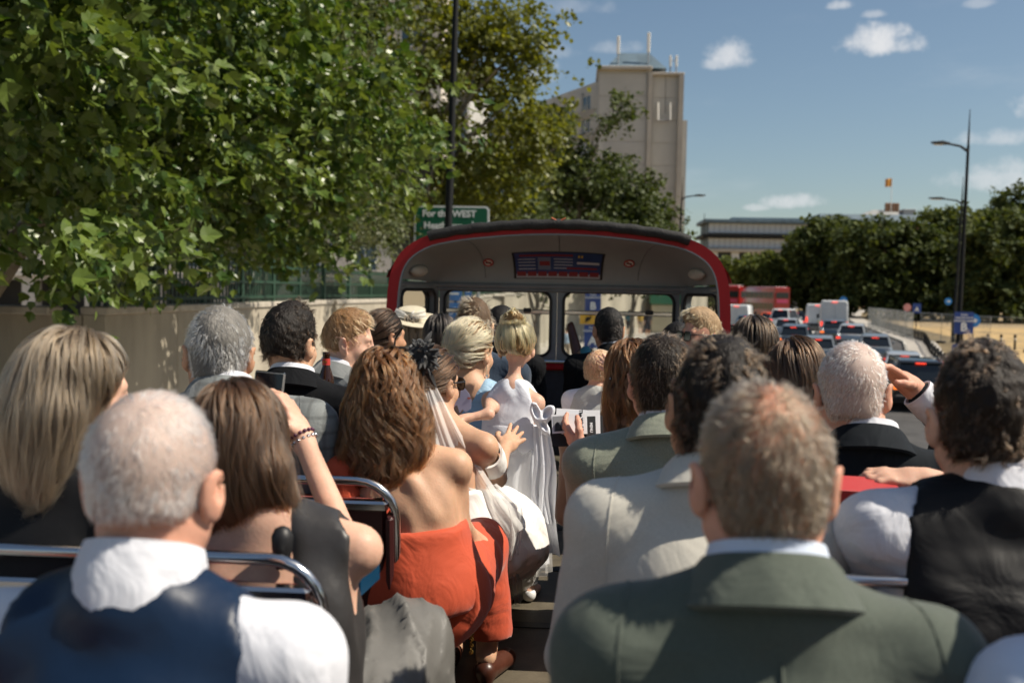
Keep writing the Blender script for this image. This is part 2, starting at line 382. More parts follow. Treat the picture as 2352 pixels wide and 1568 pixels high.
    def sample(s,p):
        """trilinear lookup and gradient direction at points p (n,3)"""
        ii=[];tt=[]
        for i in range(3):
            a=s.ax[i]; k=np.clip(np.searchsorted(a,p[:,i])-1,0,len(a)-2); ii.append(k); tt.append(np.clip((p[:,i]-a[k])/(a[k+1]-a[k]),0,1))
        r=0
        for i in (0,1):
            for j in (0,1):
                for k in (0,1):
                    w_=(tt[0] if i else 1-tt[0])*(tt[1] if j else 1-tt[1])*(tt[2] if k else 1-tt[2])
                    r=r+w_*s.d[ii[0]+i,ii[1]+j,ii[2]+k]
        return r
    def grad(s,p,e=.006):
        g=np.stack([s.sample(p+np.eye(3)[i]*e)-s.sample(p-np.eye(3)[i]*e) for i in range(3)],1)
        return g/(np.linalg.norm(g,axis=1,keepdims=True)+1e-9)
def pnoise(p,f,seed=0):
    """cheap smooth vector noise from summed sines"""
    rs=np.random.RandomState(seed); r=np.zeros_like(p)
    for k in range(5):
        A=rs.randn(3,3)*f*(.6+.35*k); ph=rs.rand(3)*6.28; r+=np.sin(p@A.T+ph)/(1+.5*k)
    return r/2.2
# ================================================================ the setting
def gz(y): return float(np.interp(y,[0,45,65,90,150,2000],[0,0,.8,.9,.7,.7]))
def drape(name,polyline_l,polyline_r,dz,m,ys,label=None,kind='structure',thick=0):
    """strip between two x(y) lines following the terrain"""
    mb=MB(); rings=[]
    for y in ys:
        xl=np.interp(y,[p[1] for p in polyline_l],[p[0] for p in polyline_l]); xr=np.interp(y,[p[1] for p in polyline_r],[p[0] for p in polyline_r])
        z=gz(y)+dz; rings.append([(xl,y,z),(xr,y,z)]+([(xr,y,z-thick),(xl,y,z-thick)] if thick else []))
    mb.loft(rings,closed=bool(thick),cap=bool(thick)); o=mb.build(name,m); tag(o,label,kind=kind); return o
YS=[-60,-30,0,10,20,30,40,45,50,55,60,65,70,75,80,85,90,95,100,105,110,120,130,140,150,170,200,260]
m_ground=mat('dry_ground',(.30,.22,.12),.95,var=.3,vscale=.6,bump=.5,bscale=4)
m_asph=mat('asphalt',(.055,.053,.052),.9,var=.35,vscale=1.2,bump=.25,bscale=60)
m_pave=mat('paving',(.36,.33,.29),.88,var=.18,vscale=1.5,bump=.2,bscale=30)
m_kerb=mat('kerb_stone',(.42,.40,.36),.85,var=.2,vscale=3)
m_grassdry=mat('parched_grass',(.42,.29,.13),.95,var=.25,vscale=.9,bump=.8,bscale=30)
m_paint=mat('road_paint',(.75,.74,.70),.7,var=.12,vscale=5)
mb=MB(); gy=[-400,-60]+YS[2:]+[400,700,2000]; mb.loft([[(-1500,y,gz(y)-.03),(1500,y,gz(y)-.03)] for y in gy],closed=False); tag(mb.build('ground',m_ground),kind='structure')
WALLP=[(-8,16.5),(-7.8,30),(-6.8,40),(-4.4,50),(-1,60),(3.2,70),(7.5,80),(11.5,90)]
ROADL=[(-2.9,-60),(-2.9,30),(-1.9,40),(.5,50),(3.6,60),(7.5,70),(11.5,80),(15,90),(17.5,100),(22,120),(30,150),(50,200),(70,260)]
KERBR=[(6,-60),(8.6,0),(10.2,20),(14.5,40),(19.5,60),(22.5,70),(26.5,90),(31,112),(40,150),(54,200),(74,260)]
tag(drape('road',ROADL,KERBR,0,m_asph,YS))
off=lambda L,d:[(x+d,y) for x,y in L]
pv=drape('pavement',[(-8.2,16),(-8,30),(-7,40),(-4.6,50),(-1.2,60),(3,70),(7.3,80),(11.3,90),(15,100)],off(ROADL,-.16),.12,m_pave,[y for y in YS if 16<=y<=110],thick=.2)
drape('side_pavement',[(-70,-60),(-70,16)],[(-3.1,-60),(-3.1,16)],.1,m_pave,[-60,-30,0,10,16],thick=.14)
drape('side_road',[(-140,16),(-140,58)],[(-8.4,16),(-8.4,58)],.012,m_asph,[16.5,30,45,58])
drape('forecourt_pavement',[(-140,58),(-140,75)],[(-8.4,58),(-8.4,75)],.11,m_pave,[58,65,75],thick=.12)
# kerbs: separate stones
def stones(name,line,y0,y1,step,w_,h,m,zoff=0):
    par=None; y=y0; k=0; me=MB().bbox((0,0,h/2),(w_,step-.02,h),.015).mesh('kerb_stone')
    root=empty(name,(0,0,0)); tag(root,kind='structure')
    while y<y1:
        ym=y+step/2; x=np.interp(ym,[p[1] for p in line],[p[0] for p in line]); x2=np.interp(ym+1,[p[1] for p in line],[p[0] for p in line])
        o=link('kerb_stone',me,m,root,(x,ym,gz(ym)+zoff)); o.rotation_euler=(0,0,-math.atan2(x2-x,1)); y+=step
    return root
stones('kerb',off(ROADL,-.08),4,112,1.2,.16,.135,m_kerb)
stones('kerb_line',off(KERBR,.1),24,150,1.5,.2,.14,m_kerb)
drape('verge_path',off(KERBR,.2),off(KERBR,2.2),.11,m_pave,[y for y in YS if y>=0],thick=.16)
drape('verge_soil',off(KERBR,2.2),off(KERBR,5.0),.02,mat('verge_soil',(.16,.12,.06),.95,var=.5,vscale=3,bump=.8,bscale=20),[y for y in YS if y>=0])
drape('dry_lawn',off(KERBR,5.0),[(110,-60),(120,112),(130,260)],.03,m_grassdry,[y for y in YS if 0<=y<=112])
# lane dashes
me=MB().box((-.06,-1.5,0),(.06,1.5,.004)).mesh('lane_dash'); root=empty('lane_marking'); tag(root,kind='structure')
for fr in (.30,.55,.78):
    y=22
    while y<125:
        f=lambda q:(1-fr)*np.interp(q,[p[1] for p in ROADL],[p[0] for p in ROADL])+fr*np.interp(q,[p[1] for p in KERBR],[p[0] for p in KERBR])
        o=link('lane_dash',me,m_paint,root,(f(y),y,gz(y)+.006)); o.rotation_euler=(math.atan2(gz(y+1)-gz(y-1),2),0,-math.atan2(f(y+1)-f(y),1)); y+=7
# ---------------------------------------------------------------- retaining wall
m_wall=mat('wall_render',(.34,.30,.235),.9,var=.22,vscale=.9,bump=.35,bscale=18,stretch=(1,1,.35))
m_cope=mat('coping_stone',(.40,.36,.30),.9,var=.25,vscale=2,bump=.3,bscale=25)
WH=3.36
def along(L,step):
    P=[Vector((x,y,0)) for x,y in L]; seg=[(P[i+1]-P[i]).length for i in range(len(P)-1)]; tot=sum(seg); s=0; out_=[]
    while s<tot-.05:
        t=s
        for i,l in enumerate(seg):
            if t<=l: break
            t-=l
        d=(P[i+1]-P[i]).normalized(); out_.append((P[i]+d*t,math.atan2(-d.x,d.y))); s+=step
    return out_
rw=empty('retaining_wall',(-8,16.5,0)); tag(rw,'long pale rendered retaining wall with coping, curving right beside the road','wall')
mep=MB().bbox((-.2,1.5,WH/2),(.4,2.985,WH),.012).mesh('wall_panel'); mec=MB().bbox((-.2,.75,WH+.07),(.5,1.488,.14),.02).mesh('coping_stone')
meb=MB().bbox((.012,1.5,.25),(.09,2.985,.5),.015).mesh('plinth')
for p,a in along(WALLP,3.0):
    for nm,me_,mm in (('wall_panel',mep,m_wall),('plinth',meb,m_cope)):
        o=link(nm,me_,mm); o.location=(p.x,p.y,gz(p.y)); o.rotation_euler=(0,0,a); world_child(o,rw)
for p,a in along(WALLP,1.5):
    o=link('coping_stone',mec,m_cope); o.location=(p.x,p.y,gz(p.y)); o.rotation_euler=(0,0,a); world_child(o,rw)
# end return of the wall along the side road
ret=MB().bbox((-3.62,0,WH/2),(7.2,.4,WH),.012).mesh('wall_panel')
for k in range(3):
    o=link('wall_panel',ret,m_wall); o.location=(-8.4-7.2*k,16.72,0); world_child(o,rw)
for k in range(14):
    o=link('coping_stone',mec,m_cope); o.location=(-8.75-1.5*k,16.5,0); o.rotation_euler=(0,0,R(90)); world_child(o,rw)
# fence on the wall
m_green=mat('green_fence_paint',(.018,.05,.03),.5,var=.25,vscale=6); 
fn=empty('slatted_fence',(-8.2,16.5,WH)); tag(fn,'dark green slatted fence standing on top of the retaining wall','fence')
slat=MB().bbox((0,0,.5),(.03,.075,1.0),.006).mesh('slat'); post=MB().bbox((0,0,.56),(.11,.13,1.12),.012).mesh('post'); rail=MB().bbox((.03,1.2,0),(.04,2.4,.07),.008).mesh('rail')
n=0; slrest=MB()
for p,a in along(WALLP,.2):
    T=Matrix.Translation((p.x-.2,p.y,gz(p.y)+WH+.14))@Matrix.Rotation(a,4,'Z')
    if n<230:
        o=link('slat',slat,m_green); o.matrix_world=T; world_child(o,fn)
    else:
        slrest.T=T; slrest.box((-.015,-.0375,0),(.015,.0375,1.0))
    n+=1
o=slrest.build('slats_beyond',m_green); o['kind']='stuff'; world_child(o,fn)
for p,a in along(WALLP,2.4):
    for nm,me_,z in (('post',post,0),('rail',rail,.12),('rail',rail,.5),('rail',rail,.9)):
        o=link(nm,me_,m_green); o.location=(p.x-.2,p.y,gz(p.y)+WH+.14+z); o.rotation_euler=(0,0,a); world_child(o,fn)
# ---------------------------------------------------------------- buildings
m_beige=mat('beige_concrete',(.47,.46,.43),.88,var=.10,vscale=.25,bump=.15,bscale=6)
m_beige2=mat('beige_stone_band',(.38,.35,.31),.88,var=.12,vscale=.3)
m_glassd=mat('dark_window_glass',(.05,.09,.13),.12,spec=.7)
m_slate=mat('slate_blue_cladding',(.10,.15,.19),.6,var=.2,vscale=.5)
m_white=mat('white_paint',(.75,.74,.70),.6,var=.06,vscale=2)
m_dark=mat('black_metal',(.009,.010,.011),.6,var=.2,vscale=4,spec=.25)
m_grey=mat('grey_metal',(.32,.33,.34),.45,metal=.6)
D=135
def hz_at(px): return 666+(px-1176)*.0192
def zpx(px,py,d): return at(px,py,d).z
tw=empty('hotel_tower',gnd(1480,D)); tag(tw,'tall beige concrete hotel tower with antennas on its slate roof','building')
xa=at(1372,300,D).x; xb=at(1490,300,D).x; xc=at(1566,300,D).x; xd=at(1579,300,D).x; zt=zpx(1450,160,D); zt2=zpx(1530,170,D)
def wc(mb,name,m,par,smooth=False):
    o=mb.build(name,m,None,smooth); world_child(o,par); return o
# near face panels (stone courses as separate panels) on a core
wc(MB().box((xa,D,-.1),(xb-.02,D+16,zt)),'core_wall',m_beige,tw)
wc(MB().box((xb,D+1.0,-.1),(xc,D+15,zt2)),'recessed_wall',m_beige,tw)
wc(MB().box((xb-.25,D-.5,-.1),(xb+.35,D+2,zt-.4)),'fin',m_beige2,tw)
wc(MB().box((xc-.5,D+.2,-.1),(xc+.15,D+3,zt2-.1)),'fin',m_beige2,tw)
wc(MB().box((xc+.15,D+.5,-.1),(xd,D+14,zpx(1575,275,D))),'corner_block',m_beige,tw)
zz=6; pm=MB().bbox(((xa+xb)/2-.1,D-.03,.0),(xb-xa-.5,.1,2.93),.03).mesh('stone_panel')
while zz<zt-1.6:
    o=link('stone_panel',pm,m_beige); o.location=(0,0,zz+1.5); world_child(o,tw); zz+=3.0
pm=MB().bbox(((xb+xc)/2,D+.97,0),(xc-xb-.9,.1,2.93),.03).mesh('stone_panel'); zz=6
while zz<zt2-1.6:
    o=link('stone_panel',pm,m_beige); o.location=(0,0,zz+1.5); world_child(o,tw); zz+=3.0
wc(MB().bbox(((xa+xb)/2,D+7.6,zt+.1),(xb-xa+.5,16.6,.5),.08),'parapet',m_beige2,tw)
wc(MB().bbox(((xb+xc)/2+.2,D+7.8,zt2+.1),(xc-xb,15,.4),.08),'parapet',m_beige2,tw)
# roof enclosure (sloping sides)
rx0,rx1=at(1392,150,D).x,at(1532,150,D).x; tx0,tx1=at(1425,130,D).x,at(1495,130,D).x; rz=zt+.3; rt=zpx(1460,126,D)+.9
rf=MB(); rf.loft([[(rx0,D+.5,rz),(rx1,D+.5,rz),(rx1,D+12,rz),(rx0,D+12,rz)],[(tx0,D+3,rt),(tx1,D+3,rt),(tx1,D+10,rt),(tx0,D+10,rt)]]); rfo=wc(rf,'plant_roof',m_slate,tw)
for px,y0,y1 in ((1420,150,78),(1490,150,70),(1541,168,123),(1555,168,123)):
    q=at(px,y0,D); h0=zpx(px,y0,D); h1=zpx(px,y1,D); sp=h0+(h1-h0)*.42
    wc(MB().tube([(q.x,D+1.2,h0-.8),(q.x,D+1.2,sp+.3)],.10,8),'antenna_pole',m_grey,tw)
    wc(MB().bbox((q.x,D+1.2,(sp+h1)/2),(.42 if px<1500 else .3,.3,h1-sp),.06),'antenna_panel',m_white,tw)
wc(MB().tube([at(1541,140,D+1.2),at(1555,140,D+1.2)],.05,6),'antenna_bracket',m_grey,tw)
for px in (1512,1540): 
    a=at(px,235,D); b=at(px,275,D); wc(MB().tube([(a.x,D+.35,a.z),(b.x,D+.35,b.z)],.13,8),'cradle_post',m_white,tw)
    wc(MB().tube([(a.x,D+.35,a.z-.2),(a.x,D+1.0,a.z-.2)],.08,6),'cradle_bracket',m_white,tw)
a=at(1512,275,D); b=at(1540,275,D); wc(MB().tube([(a.x,D+.35,a.z),(b.x,D+.35,b.z)],.1,8),'cradle_rail',m_grey,tw)
wc(MB().tube([at(1529,160,D+.95),at(1528,262,D+.95)],.05,6),'cable',m_dark,tw)
# receding wing of the hotel: floors of windows
def facade(root,A,B,z0,nf,fh,nb,m_wallx,wmat,depth=8,sill=True,parapet=1.0,win=(.55,.6)):
    """wall between A and B (xy) with nf floors of nb window openings built as frame + pane"""
    A=Vector((A[0],A[1],0)); B=Vector((B[0],B[1],0)); d=(B-A); L=d.length; d/=L; nrm=Vector((d.y,-d.x,0)); a=math.atan2(d.y,d.x)
    T=Matrix.Translation(A)@Matrix.Rotation(a,4,'Z')
    mb=MB(); mb.T=T; mb.box((0,.25,z0),(L,depth,z0+nf*fh+parapet)); wc(mb,'wall',m_wallx,root)
    bw=L/nb; pane=MB().box((-bw*win[0]/2,.12,-fh*win[1]/2),(bw*win[0]/2,.2,fh*win[1]/2)).mesh('pane')
    fr=MB(); W,H=bw*win[0]/2,fh*win[1]/2
    for q in ((-W-.06,-H-.06,W+.06,-H),(-W-.06,H,W+.06,H+.06),(-W-.06,-H,-W,H),(W,-H,W+.06,H),(-.03,-H,.03,H)): fr.box((q[0],.04,q[1]),(q[2],.118,q[3]))
    frm=fr.mesh('window'); sl=MB().bbox((0,0,-H-.1),(bw*win[0]+.3,.3,.09),.02).mesh('sill')
    pier=MB().bbox((0,.1,nf*fh/2),(bw*(1-win[0])-.16,.3,nf*fh),.04).mesh('pier')
    band=MB().bbox((L/2,.06,0),(L,.36,fh*(1-win[1])-.14),.05).mesh('spandrel')
    for i in range(nb+1):
        o=link('pier',pier,m_wallx); o.matrix_world=T@Matrix.Translation((min(max(i*bw,.3),L-.3),0,z0)); world_child(o,root)
    for j in range(nf):
        o=link('spandrel',band,m_beige2); o.matrix_world=T@Matrix.Translation((0,0,z0+j*fh)); world_child(o,root)
        for i in range(nb):
            Q=T@Matrix.Translation(((i+.5)*bw,0,z0+(j+.5)*fh))
            f_=link('window',frm,m_white); f_.matrix_world=Q; world_child(f_,root)
            p_=link('pane',pane,wmat); p_.parent=f_
            if sill: s_=link('sill',sl,m_beige2); s_.parent=f_
wing=empty('hotel_wing',gnd(1120,D+25)); tag(wing,'lower beige hotel wing with rows of windows behind the plane trees','building')
za=zpx(1385,160,D)-1.5
facade(wing,(xa-26,D+52),(xa-.3,D+5),0,int(za/3.2),3.2,11,m_beige,m_glassd)
wing2=empty('stepped_hotel_block',gnd(960,D+20)); tag(wing2,'beige hotel block with set back storeys seen above the plane tree tops','building')
facade(wing2,(at(800,300,D+20).x,D+24),(at(1080,300,D+20).x,D+18),0,10,3.3,12,m_beige,m_glassd,win=(.7,.5))
z9=10*3.3+1.0; q0=at(840,300,D+20).x; q1=at(1030,300,D+20).x
facade(wing2,(q0,D+30),(q1,D+28),z9,1,3.3,6,m_beige2,m_glassd,depth=6,win=(.7,.55))
# glass-fronted block beyond the park trees
G=250; gb=empty('glass_office_block',gnd(1760,G)); tag(gb,'dark roofed office block with white framed glass floors beyond the park trees','building')
gx0,gx1=at(1622,550,G).x,at(1960,550,G).x
def zz_(py,px=1750): return zpx(px,py,G)
m_white2=mat('pale_mullion',(.62,.64,.66),.5); m_teal=mat('teal_glass',(.10,.20,.26),.1,spec=.8)
mb=MB(); mb.box((gx0+.5,G+1,0),(gx1,G+16,zz_(512))); wc(mb,'core',mat('dark_core',(.03,.04,.05),.5),gb)
wc(MB().bbox(((gx0+gx1)/2,G+7,zz_(509)),(gx1-gx0+1.5,16,.9),.1),'roof_slab',m_slate,gb)
wc(MB().bbox(((gx0+gx1)/2+2,G+8,zz_(503)),((gx1-gx0)*.75,12,1.0),.1),'roof_plant',m_slate,gb)
wc(MB().bbox(((gx0+gx1)/2,G+6.5,zz_(543)),(gx1-gx0+2.2,16,.8),.1),'floor_slab',m_dark,gb)
gp=MB().box((-.0,-.04,0),(1.28,.04,1)).mesh('glass_panel'); 
for (ya,yb) in ((536,514),(570,548)):
    z0=zz_(ya); h=zz_(yb)-z0; x=gx0+.6; k=0
    while x<gx1-1.4:
        o=link('glass_panel',gp,m_white2 if (k*7)%5<3 else m_teal); o.location=(x,G+.5,z0); o.scale=(1,1,h); world_child(o,gb)
        o2=MB
        x+=1.36; k+=1
wc(MB().bbox(((gx0+gx1)/2,G+6.5,zz_(576)),(gx1-gx0+1.2,15.6,.9),.1),'floor_slab',m_beige2,gb)
me=MB().bbox((0,0,zz_(580)/2),(1.9,1.2,zz_(580)),.05).mesh('column'); x=gx0+2
while x<gx1: o=link('column',me,m_white2); o.location=(x,G+.4,0); world_child(o,gb); x+=5.2
wc(MB().tube([at(1618,490,G-2),at(1618,640,G-2)],.09,6),'mast',m_dark,gb)
# domed-roof mansion with the flag
H_=300; pb=empty('grand_mansion',gnd(2010,H_)); tag(pb,'long mansion with low slate roof, chimney stacks and a flagpole above the park trees','building')
px0,px1=at(1885,520,H_).x,at(2160,520,H_).x
wc(MB().box((px0,H_,0),(px1,H_+14,zpx(2010,510,H_))),'wall',mat('mansion_brick',(.22,.13,.09),.9,var=.2,vscale=.4),pb)
rr=MB(); z0=zpx(2010,512,H_); z1=zpx(2010,492,H_); z2=zpx(2010,478,H_)
rr.loft([[(px0-1,H_-1,z0),(px1+1,H_-1,z0),(px1+1,H_+15,z0),(px0-1,H_+15,z0)],[(px0,H_+1,z1),(px1,H_+1,z1),(px1,H_+13,z1),(px0,H_+13,z1)]]); wc(rr,'roof',m_slate,pb)
ax0,ax1=at(1985,480,H_).x,at(2110,480,H_).x; ay=[at(2020,480,H_).x,at(2075,480,H_).x]
rr=MB(); rr.loft([[(ax0,H_+2,z1),(ax1,H_+2,z1),(ax1,H_+12,z1),(ax0,H_+12,z1)],[(ay[0],H_+6,z2),(ay[1],H_+6,z2),(ay[1],H_+8,z2),(ay[0],H_+8,z2)]]); wc(rr,'upper_roof',mat('lead_roof',(.30,.30,.29),.6,var=.15),pb)
for px in (2036,2044,2053,2061): 
    q=at(px,480,H_+5); wc(MB().bbox((q.x,H_+5,z2+.7),(.9,.9,2.6),.1),'chimney',mat('chimney_brick',(.30,.17,.10),.9),pb)
wc(MB().bbox((at(2095,480,H_).x,H_+4,z1+.9),(3.6,4,1.8),.1),'roof_plant',m_grey,pb)
fp=at(2047,460,H_+4); ft=zpx(2047,405,H_)
fpo=empty('flag_on_pole',(fp.x,H_+4,z2)); tag(fpo,'yellow flag flying from the pole on the mansion roof','flag')
wc(MB().tube([(fp.x,H_+4,z2-1),(fp.x,H_+4,ft)],.09,6),'pole',m_white,fpo)
fm=MB(); nx=8; rows=[[(fp.x-i*.27,H_+4+.18*math.sin(i*1.1),ft-.1-j-.12*i*.3) for i in range(nx)] for j in (0,.7,1.5,2.4)]
fm.loft([[(p[0],p[1],p[2]) for p in r_] for r_ in rows],closed=False); wc(fm,'flag_cloth',mat('yellow_flag',(.75,.42,.10),.8,col2=(.65,.22,.06),vscale=1.4),fpo,True)
# pale building at the end of the side road
sb=empty('portico_building',(-45,76,0)); tag(sb,'pale stone building with columned ground floor glimpsed under the near tree','building')
facade(sb,(-95,76),(-11,76),4.6,7,3.4,24,mat('pale_stone',(.55,.50,.44),.88,var=.1,vscale=.4),m_glassd,win=(.5,.6))
wc(MB().box((-95,79,0),(-11,84,4.5)),'entrance_wall',mat('entrance_dark',(.05,.045,.04),.7),sb)
cm=MB().bbox((0,0,2.25),(1.1,1.1,4.5),.06).mesh('column')
for k in range(17): o=link('column',cm,mat('pale_stone',(0,0,0))); o.location=(-94+5.1*k,76.4,.1); world_child(o,sb)
wc(MB().bbox((-53,77,4.55),(84,3.2,.5),.05),'lintel',mat('pale_stone',(0,0,0)),sb)
# ---------------------------------------------------------------- trees
LEAF_PLANE=[(0,-.02,0),(.22,.02,.05),(.44,.16,.09),(.37,.30,.06),(.50,.50,.10),(.30,.54,.03),(.20,.72,.04),(0,1.0,-.09)]
def leaf_template(kind):
    if kind=='plane':
        half=LEAF_PLANE; pts=half+[(-x,y,z) for x,y,z in half[-2:0:-1]]; v=np.array(pts+[(0,.3,-.05)],np.float32); n=len(pts); f=np.array([(i,(i+1)%n,n) for i in range(n)],np.int32); return v,f
    if kind=='oval': return np.array([(0,0,0),(.34,.45,.06),(0,1,-.03),(-.34,.45,.06)],np.float32),np.array([(0,1,2),(0,2,3)],np.int32)
    return np.array([(0,0,0),(.5,.3,.06),(.3,.85,.02),(-.2,1,-.03),(-.5,.5,.08)],np.float32),np.array([(0,1,2),(0,2,3),(0,3,4)],np.int32)
def leaf_arrays(pos,dirs,nrm,size,tmpl):
    v,f=tmpl; t=dirs/(np.linalg.norm(dirs,axis=1,keepdims=True)+1e-9); b=np.cross(t,nrm); b/=np.linalg.norm(b,axis=1,keepdims=True)+1e-9; n=np.cross(b,t)
    V=pos[:,None,:]+size[:,None,None]*(v[None,:,0:1]*b[:,None,:]+v[None,:,1:2]*t[:,None,:]+v[None,:,2:3]*n[:,None,:])
    Fc=(f[None]+(np.arange(len(pos))*len(v))[:,None,None]).reshape(-1,f.shape[1]); return V.reshape(-1,3),Fc
def trunk_mesh(base,h,r,limbs,seed,m,parent,name='trunk'):
    rs=random.Random(seed); mb=MB(); b=Vector(base); lean=Vector((rs.uniform(-.06,.06),rs.uniform(-.06,.06),1)); pts=[b+Vector((0,0,-.15))]+[b+lean*(h*k/5)+Vector((rs.uniform(-.1,.1),rs.uniform(-.1,.1),0))*r*2 for k in range(1,6)]
    mb.tube(pts,[r*1.35,r*1.05,r*.9,r*.8,r*.66,r*.5],10)
    for e in limbs:
        k=rs.randint(2,4); s=pts[k]; e=Vector(e); mid=(s+e)/2+Vector((0,0,(e-s).length*.12)); q=[s]+[s.lerp(mid,.5),mid,mid.lerp(e,.55)+Vector((rs.uniform(-.3,.3),rs.uniform(-.3,.3),.1)),e]
        mb.tube(q,[r*.42,r*.32,r*.22,r*.13,r*.05],7)
    o=mb.build(name,m,None,True); world_child(o,parent); return o
m_bark=mat('plane_bark',(.16,.13,.10),.9,col2=(.28,.25,.19),vscale=3.5,bump=.5,bscale=20)
m_bark2=mat('dark_bark',(.06,.05,.04),.92,var=.3,vscale=5,bump=.6,bscale=20)
def sprays(rs,ells,nb,ntw,nlf,twl,ls,shell=(.5,1.0),droop=.35,sep=0,spread=.8,flat=.45):
    """drooping sprays of leaves spread through the crown; returns leaf positions, directions, normals, sizes"""
    P=[];Dr=[];Nn=[];S=[];CC=[]
    vol=np.array([e[1][0]*e[1][1]*e[1][2] for e in ells])**.8; pr=vol/vol.sum()
    for _ in range(nb):
        c,r=ells[rs.choice(len(ells),p=pr)]; u=rs.randn(3); u/=np.linalg.norm(u)
        if u[2]<-.75: u[2]*=-.5
        q=rs.uniform(shell[0]**3,shell[1]**3)**(1/3)
        bc=np.array(c)+u*np.array(r)*q
        if sep:
            for _k in range(30):
                if all(np.linalg.norm((bc-o_)*np.array([1,1,1.5 if flat>.3 else 1.9]))>sep for o_ in CC): break
                c,r=ells[rs.choice(len(ells),p=pr)]; u=rs.randn(3); u/=np.linalg.norm(u); q=rs.uniform(shell[0]**3,shell[1]**3)**(1/3); bc=np.array(c)+u*np.array(r)*q
            CC.append(bc)
        outw=u*np.array([1,1,.25]); outw/=np.linalg.norm(outw)+1e-9
        for _t in range(ntw):
            d=outw+rs.randn(3)*.55; d[2]-=droop*rs.rand(); d/=np.linalg.norm(d)
            st=bc+rs.randn(3)*twl*np.array([spread,spread,spread*flat]); L=twl*rs.uniform(.6,1.3)
            t=np.linspace(0,1,nlf)+rs.rand(nlf)*.08
            p=st+d*(L*t)[:,None]+np.array([0,0,-1])*(L*.35*t**2)[:,None]+rs.randn(nlf,3)*ls*.45
            dd=d+rs.randn(nlf,3)*.7; dd[:,2]-=.35
            nn=np.array([0,0,1.0])+outw*.45+rs.randn(nlf,3)*.6
            P.append(p);Dr.append(dd);Nn.append(nn);S.append(ls*rs.uniform(.45,1.3,nlf))
    return np.concatenate(P),np.concatenate(Dr),np.concatenate(Nn),np.concatenate(S)
def make_tree(name,label,base,th,tr,ells,nb,ntw,nlf,twl,ls,kind,m,seed,bark=None,group=None,shell=(.45,1.0),split=0,nlimb=7,sep=0,spread=.8,core=0,flat=.45):
    rs=np.random.RandomState(seed); root=empty(name,base,0,label,'tree',group)
    lim=[]
    for k in range(nlimb):
        c,r=ells[k%len(ells)]; u=rs.randn(3); u[2]=abs(u[2])*.6; u/=np.linalg.norm(u); lim.append(np.array(c)+u*np.array(r)*.75)
    trunk_mesh(base,th,tr,lim,seed,bark or m_bark,root)
    P,Dr,Nn,S=sprays(rs,ells,nb,ntw,nlf,twl,ls,shell,.35,sep,spread,flat)
    if core:
        # inner leaves close to the limbs
        ii=rs.choice(len(ells),core); u=rs.randn(core,3); u/=np.linalg.norm(u,axis=1,keepdims=True); q=(rs.rand(core)**(1/3)*.62)[:,None]; C_=np.array([e[0] for e in ells])[ii]; R2=np.array([e[1] for e in ells])[ii]
        P=np.concatenate([P,C_+u*R2*q]); Dr=np.concatenate([Dr,rs.randn(core,3)]); Nn=np.concatenate([Nn,rs.randn(core,3)]); S=np.concatenate([S,ls*rs.uniform(.9,1.7,core)])
    tm=leaf_template(kind)
    if split:
        # the leaves that show largest become pieces of their own
        v=P-np.array([0,0,CAMZ]); f=v@np.array(_f); px=1176+F_PX*(v@np.array(_Rt))/f; py=784-F_PX*(v@np.array(_Up))/f
        sc_=np.where((f>1)&(px>0)&(px<2352)&(py>0)&(py<760),S/f,0); pick=np.argsort(-sc_)[:split]; keep=np.ones(len(P),bool); keep[pick]=False
        V,Fc=leaf_arrays(P[keep],Dr[keep],Nn[keep],S[keep],tm); cr=link('crown',npmesh('crown',V,Fc,False),m); cr['kind']='stuff'; world_child(cr,root)
        me=npmesh('leaf',tm[0],tm[1],False); me.materials.append(m)
        for i in pick:
            t=Vector(Dr[i]).normalized(); b=t.cross(Vector(Nn[i])).normalized(); n_=b.cross(t); s=S[i]
            o=link('leaf',me,None); o.matrix_world=Matrix(((b.x*s,t.x*s,n_.x*s,P[i][0]),(b.y*s,t.y*s,n_.y*s,P[i][1]),(b.z*s,t.z*s,n_.z*s,P[i][2]),(0,0,0,1)))
            mw=o.matrix_world.copy(); o.parent=cr; o.matrix_parent_inverse=Matrix(); o.matrix_basis=mw
    else:
        V,Fc=leaf_arrays(P,Dr,Nn,S,tm); cr=link('crown',npmesh('crown',V,Fc,False),m); world_child(cr,root)
    return root
m_l1=leafmat('plane_leaf',(.034,.078,.014),(.155,.205,.045),.26,.36); m_l2=leafmat('plane_leaf_yellow',(.085,.105,.018),(.16,.17,.03),.4); m_l3=leafmat('dark_leaf',(.035,.055,.014),(.085,.11,.025),.3,.6)
m_l4=leafmat('park_leaf',(.03,.05,.012),(.09,.11,.024),.25,.8); m_l6=leafmat('park_leaf_pale',(.05,.075,.018),(.13,.15,.035),.3,.8); m_l5=leafmat('small_leaf',(.06,.08,.03),(.12,.13,.05),.3)
make_tree('plane_tree','nearest big-leaved plane tree hanging low over the street corner',(-9.6,7.5,0),5,.34,[((-7.9,7.8,6.5),(4.2,3.4,2.7)),((-6.6,10.4,7.4),(3.0,2.8,3.2))],34,26,13,.6,.19,'plane',m_l1,11,split=290,shell=(.5,1.0),sep=1.6,spread=.85,core=2600,flat=.16)
make_tree('plane_tree','dense plane tree overhanging the shaded stretch of wall',(-10.2,15.4,0),6,.36,[((-7.6,14.4,7.5),(4.0,3.8,3.7)),((-7.6,14.4,5.6),(2.8,3.2,1.3)),((-5.8,17.5,6.6),(2.2,2.4,2.2)),((-5.0,16.8,7.4),(2.0,3.0,2.3))],58,28,13,.66,.175,'plane',m_l1,12,shell=(.45,1.0),sep=1.6,spread=.9,core=3600,flat=.16)
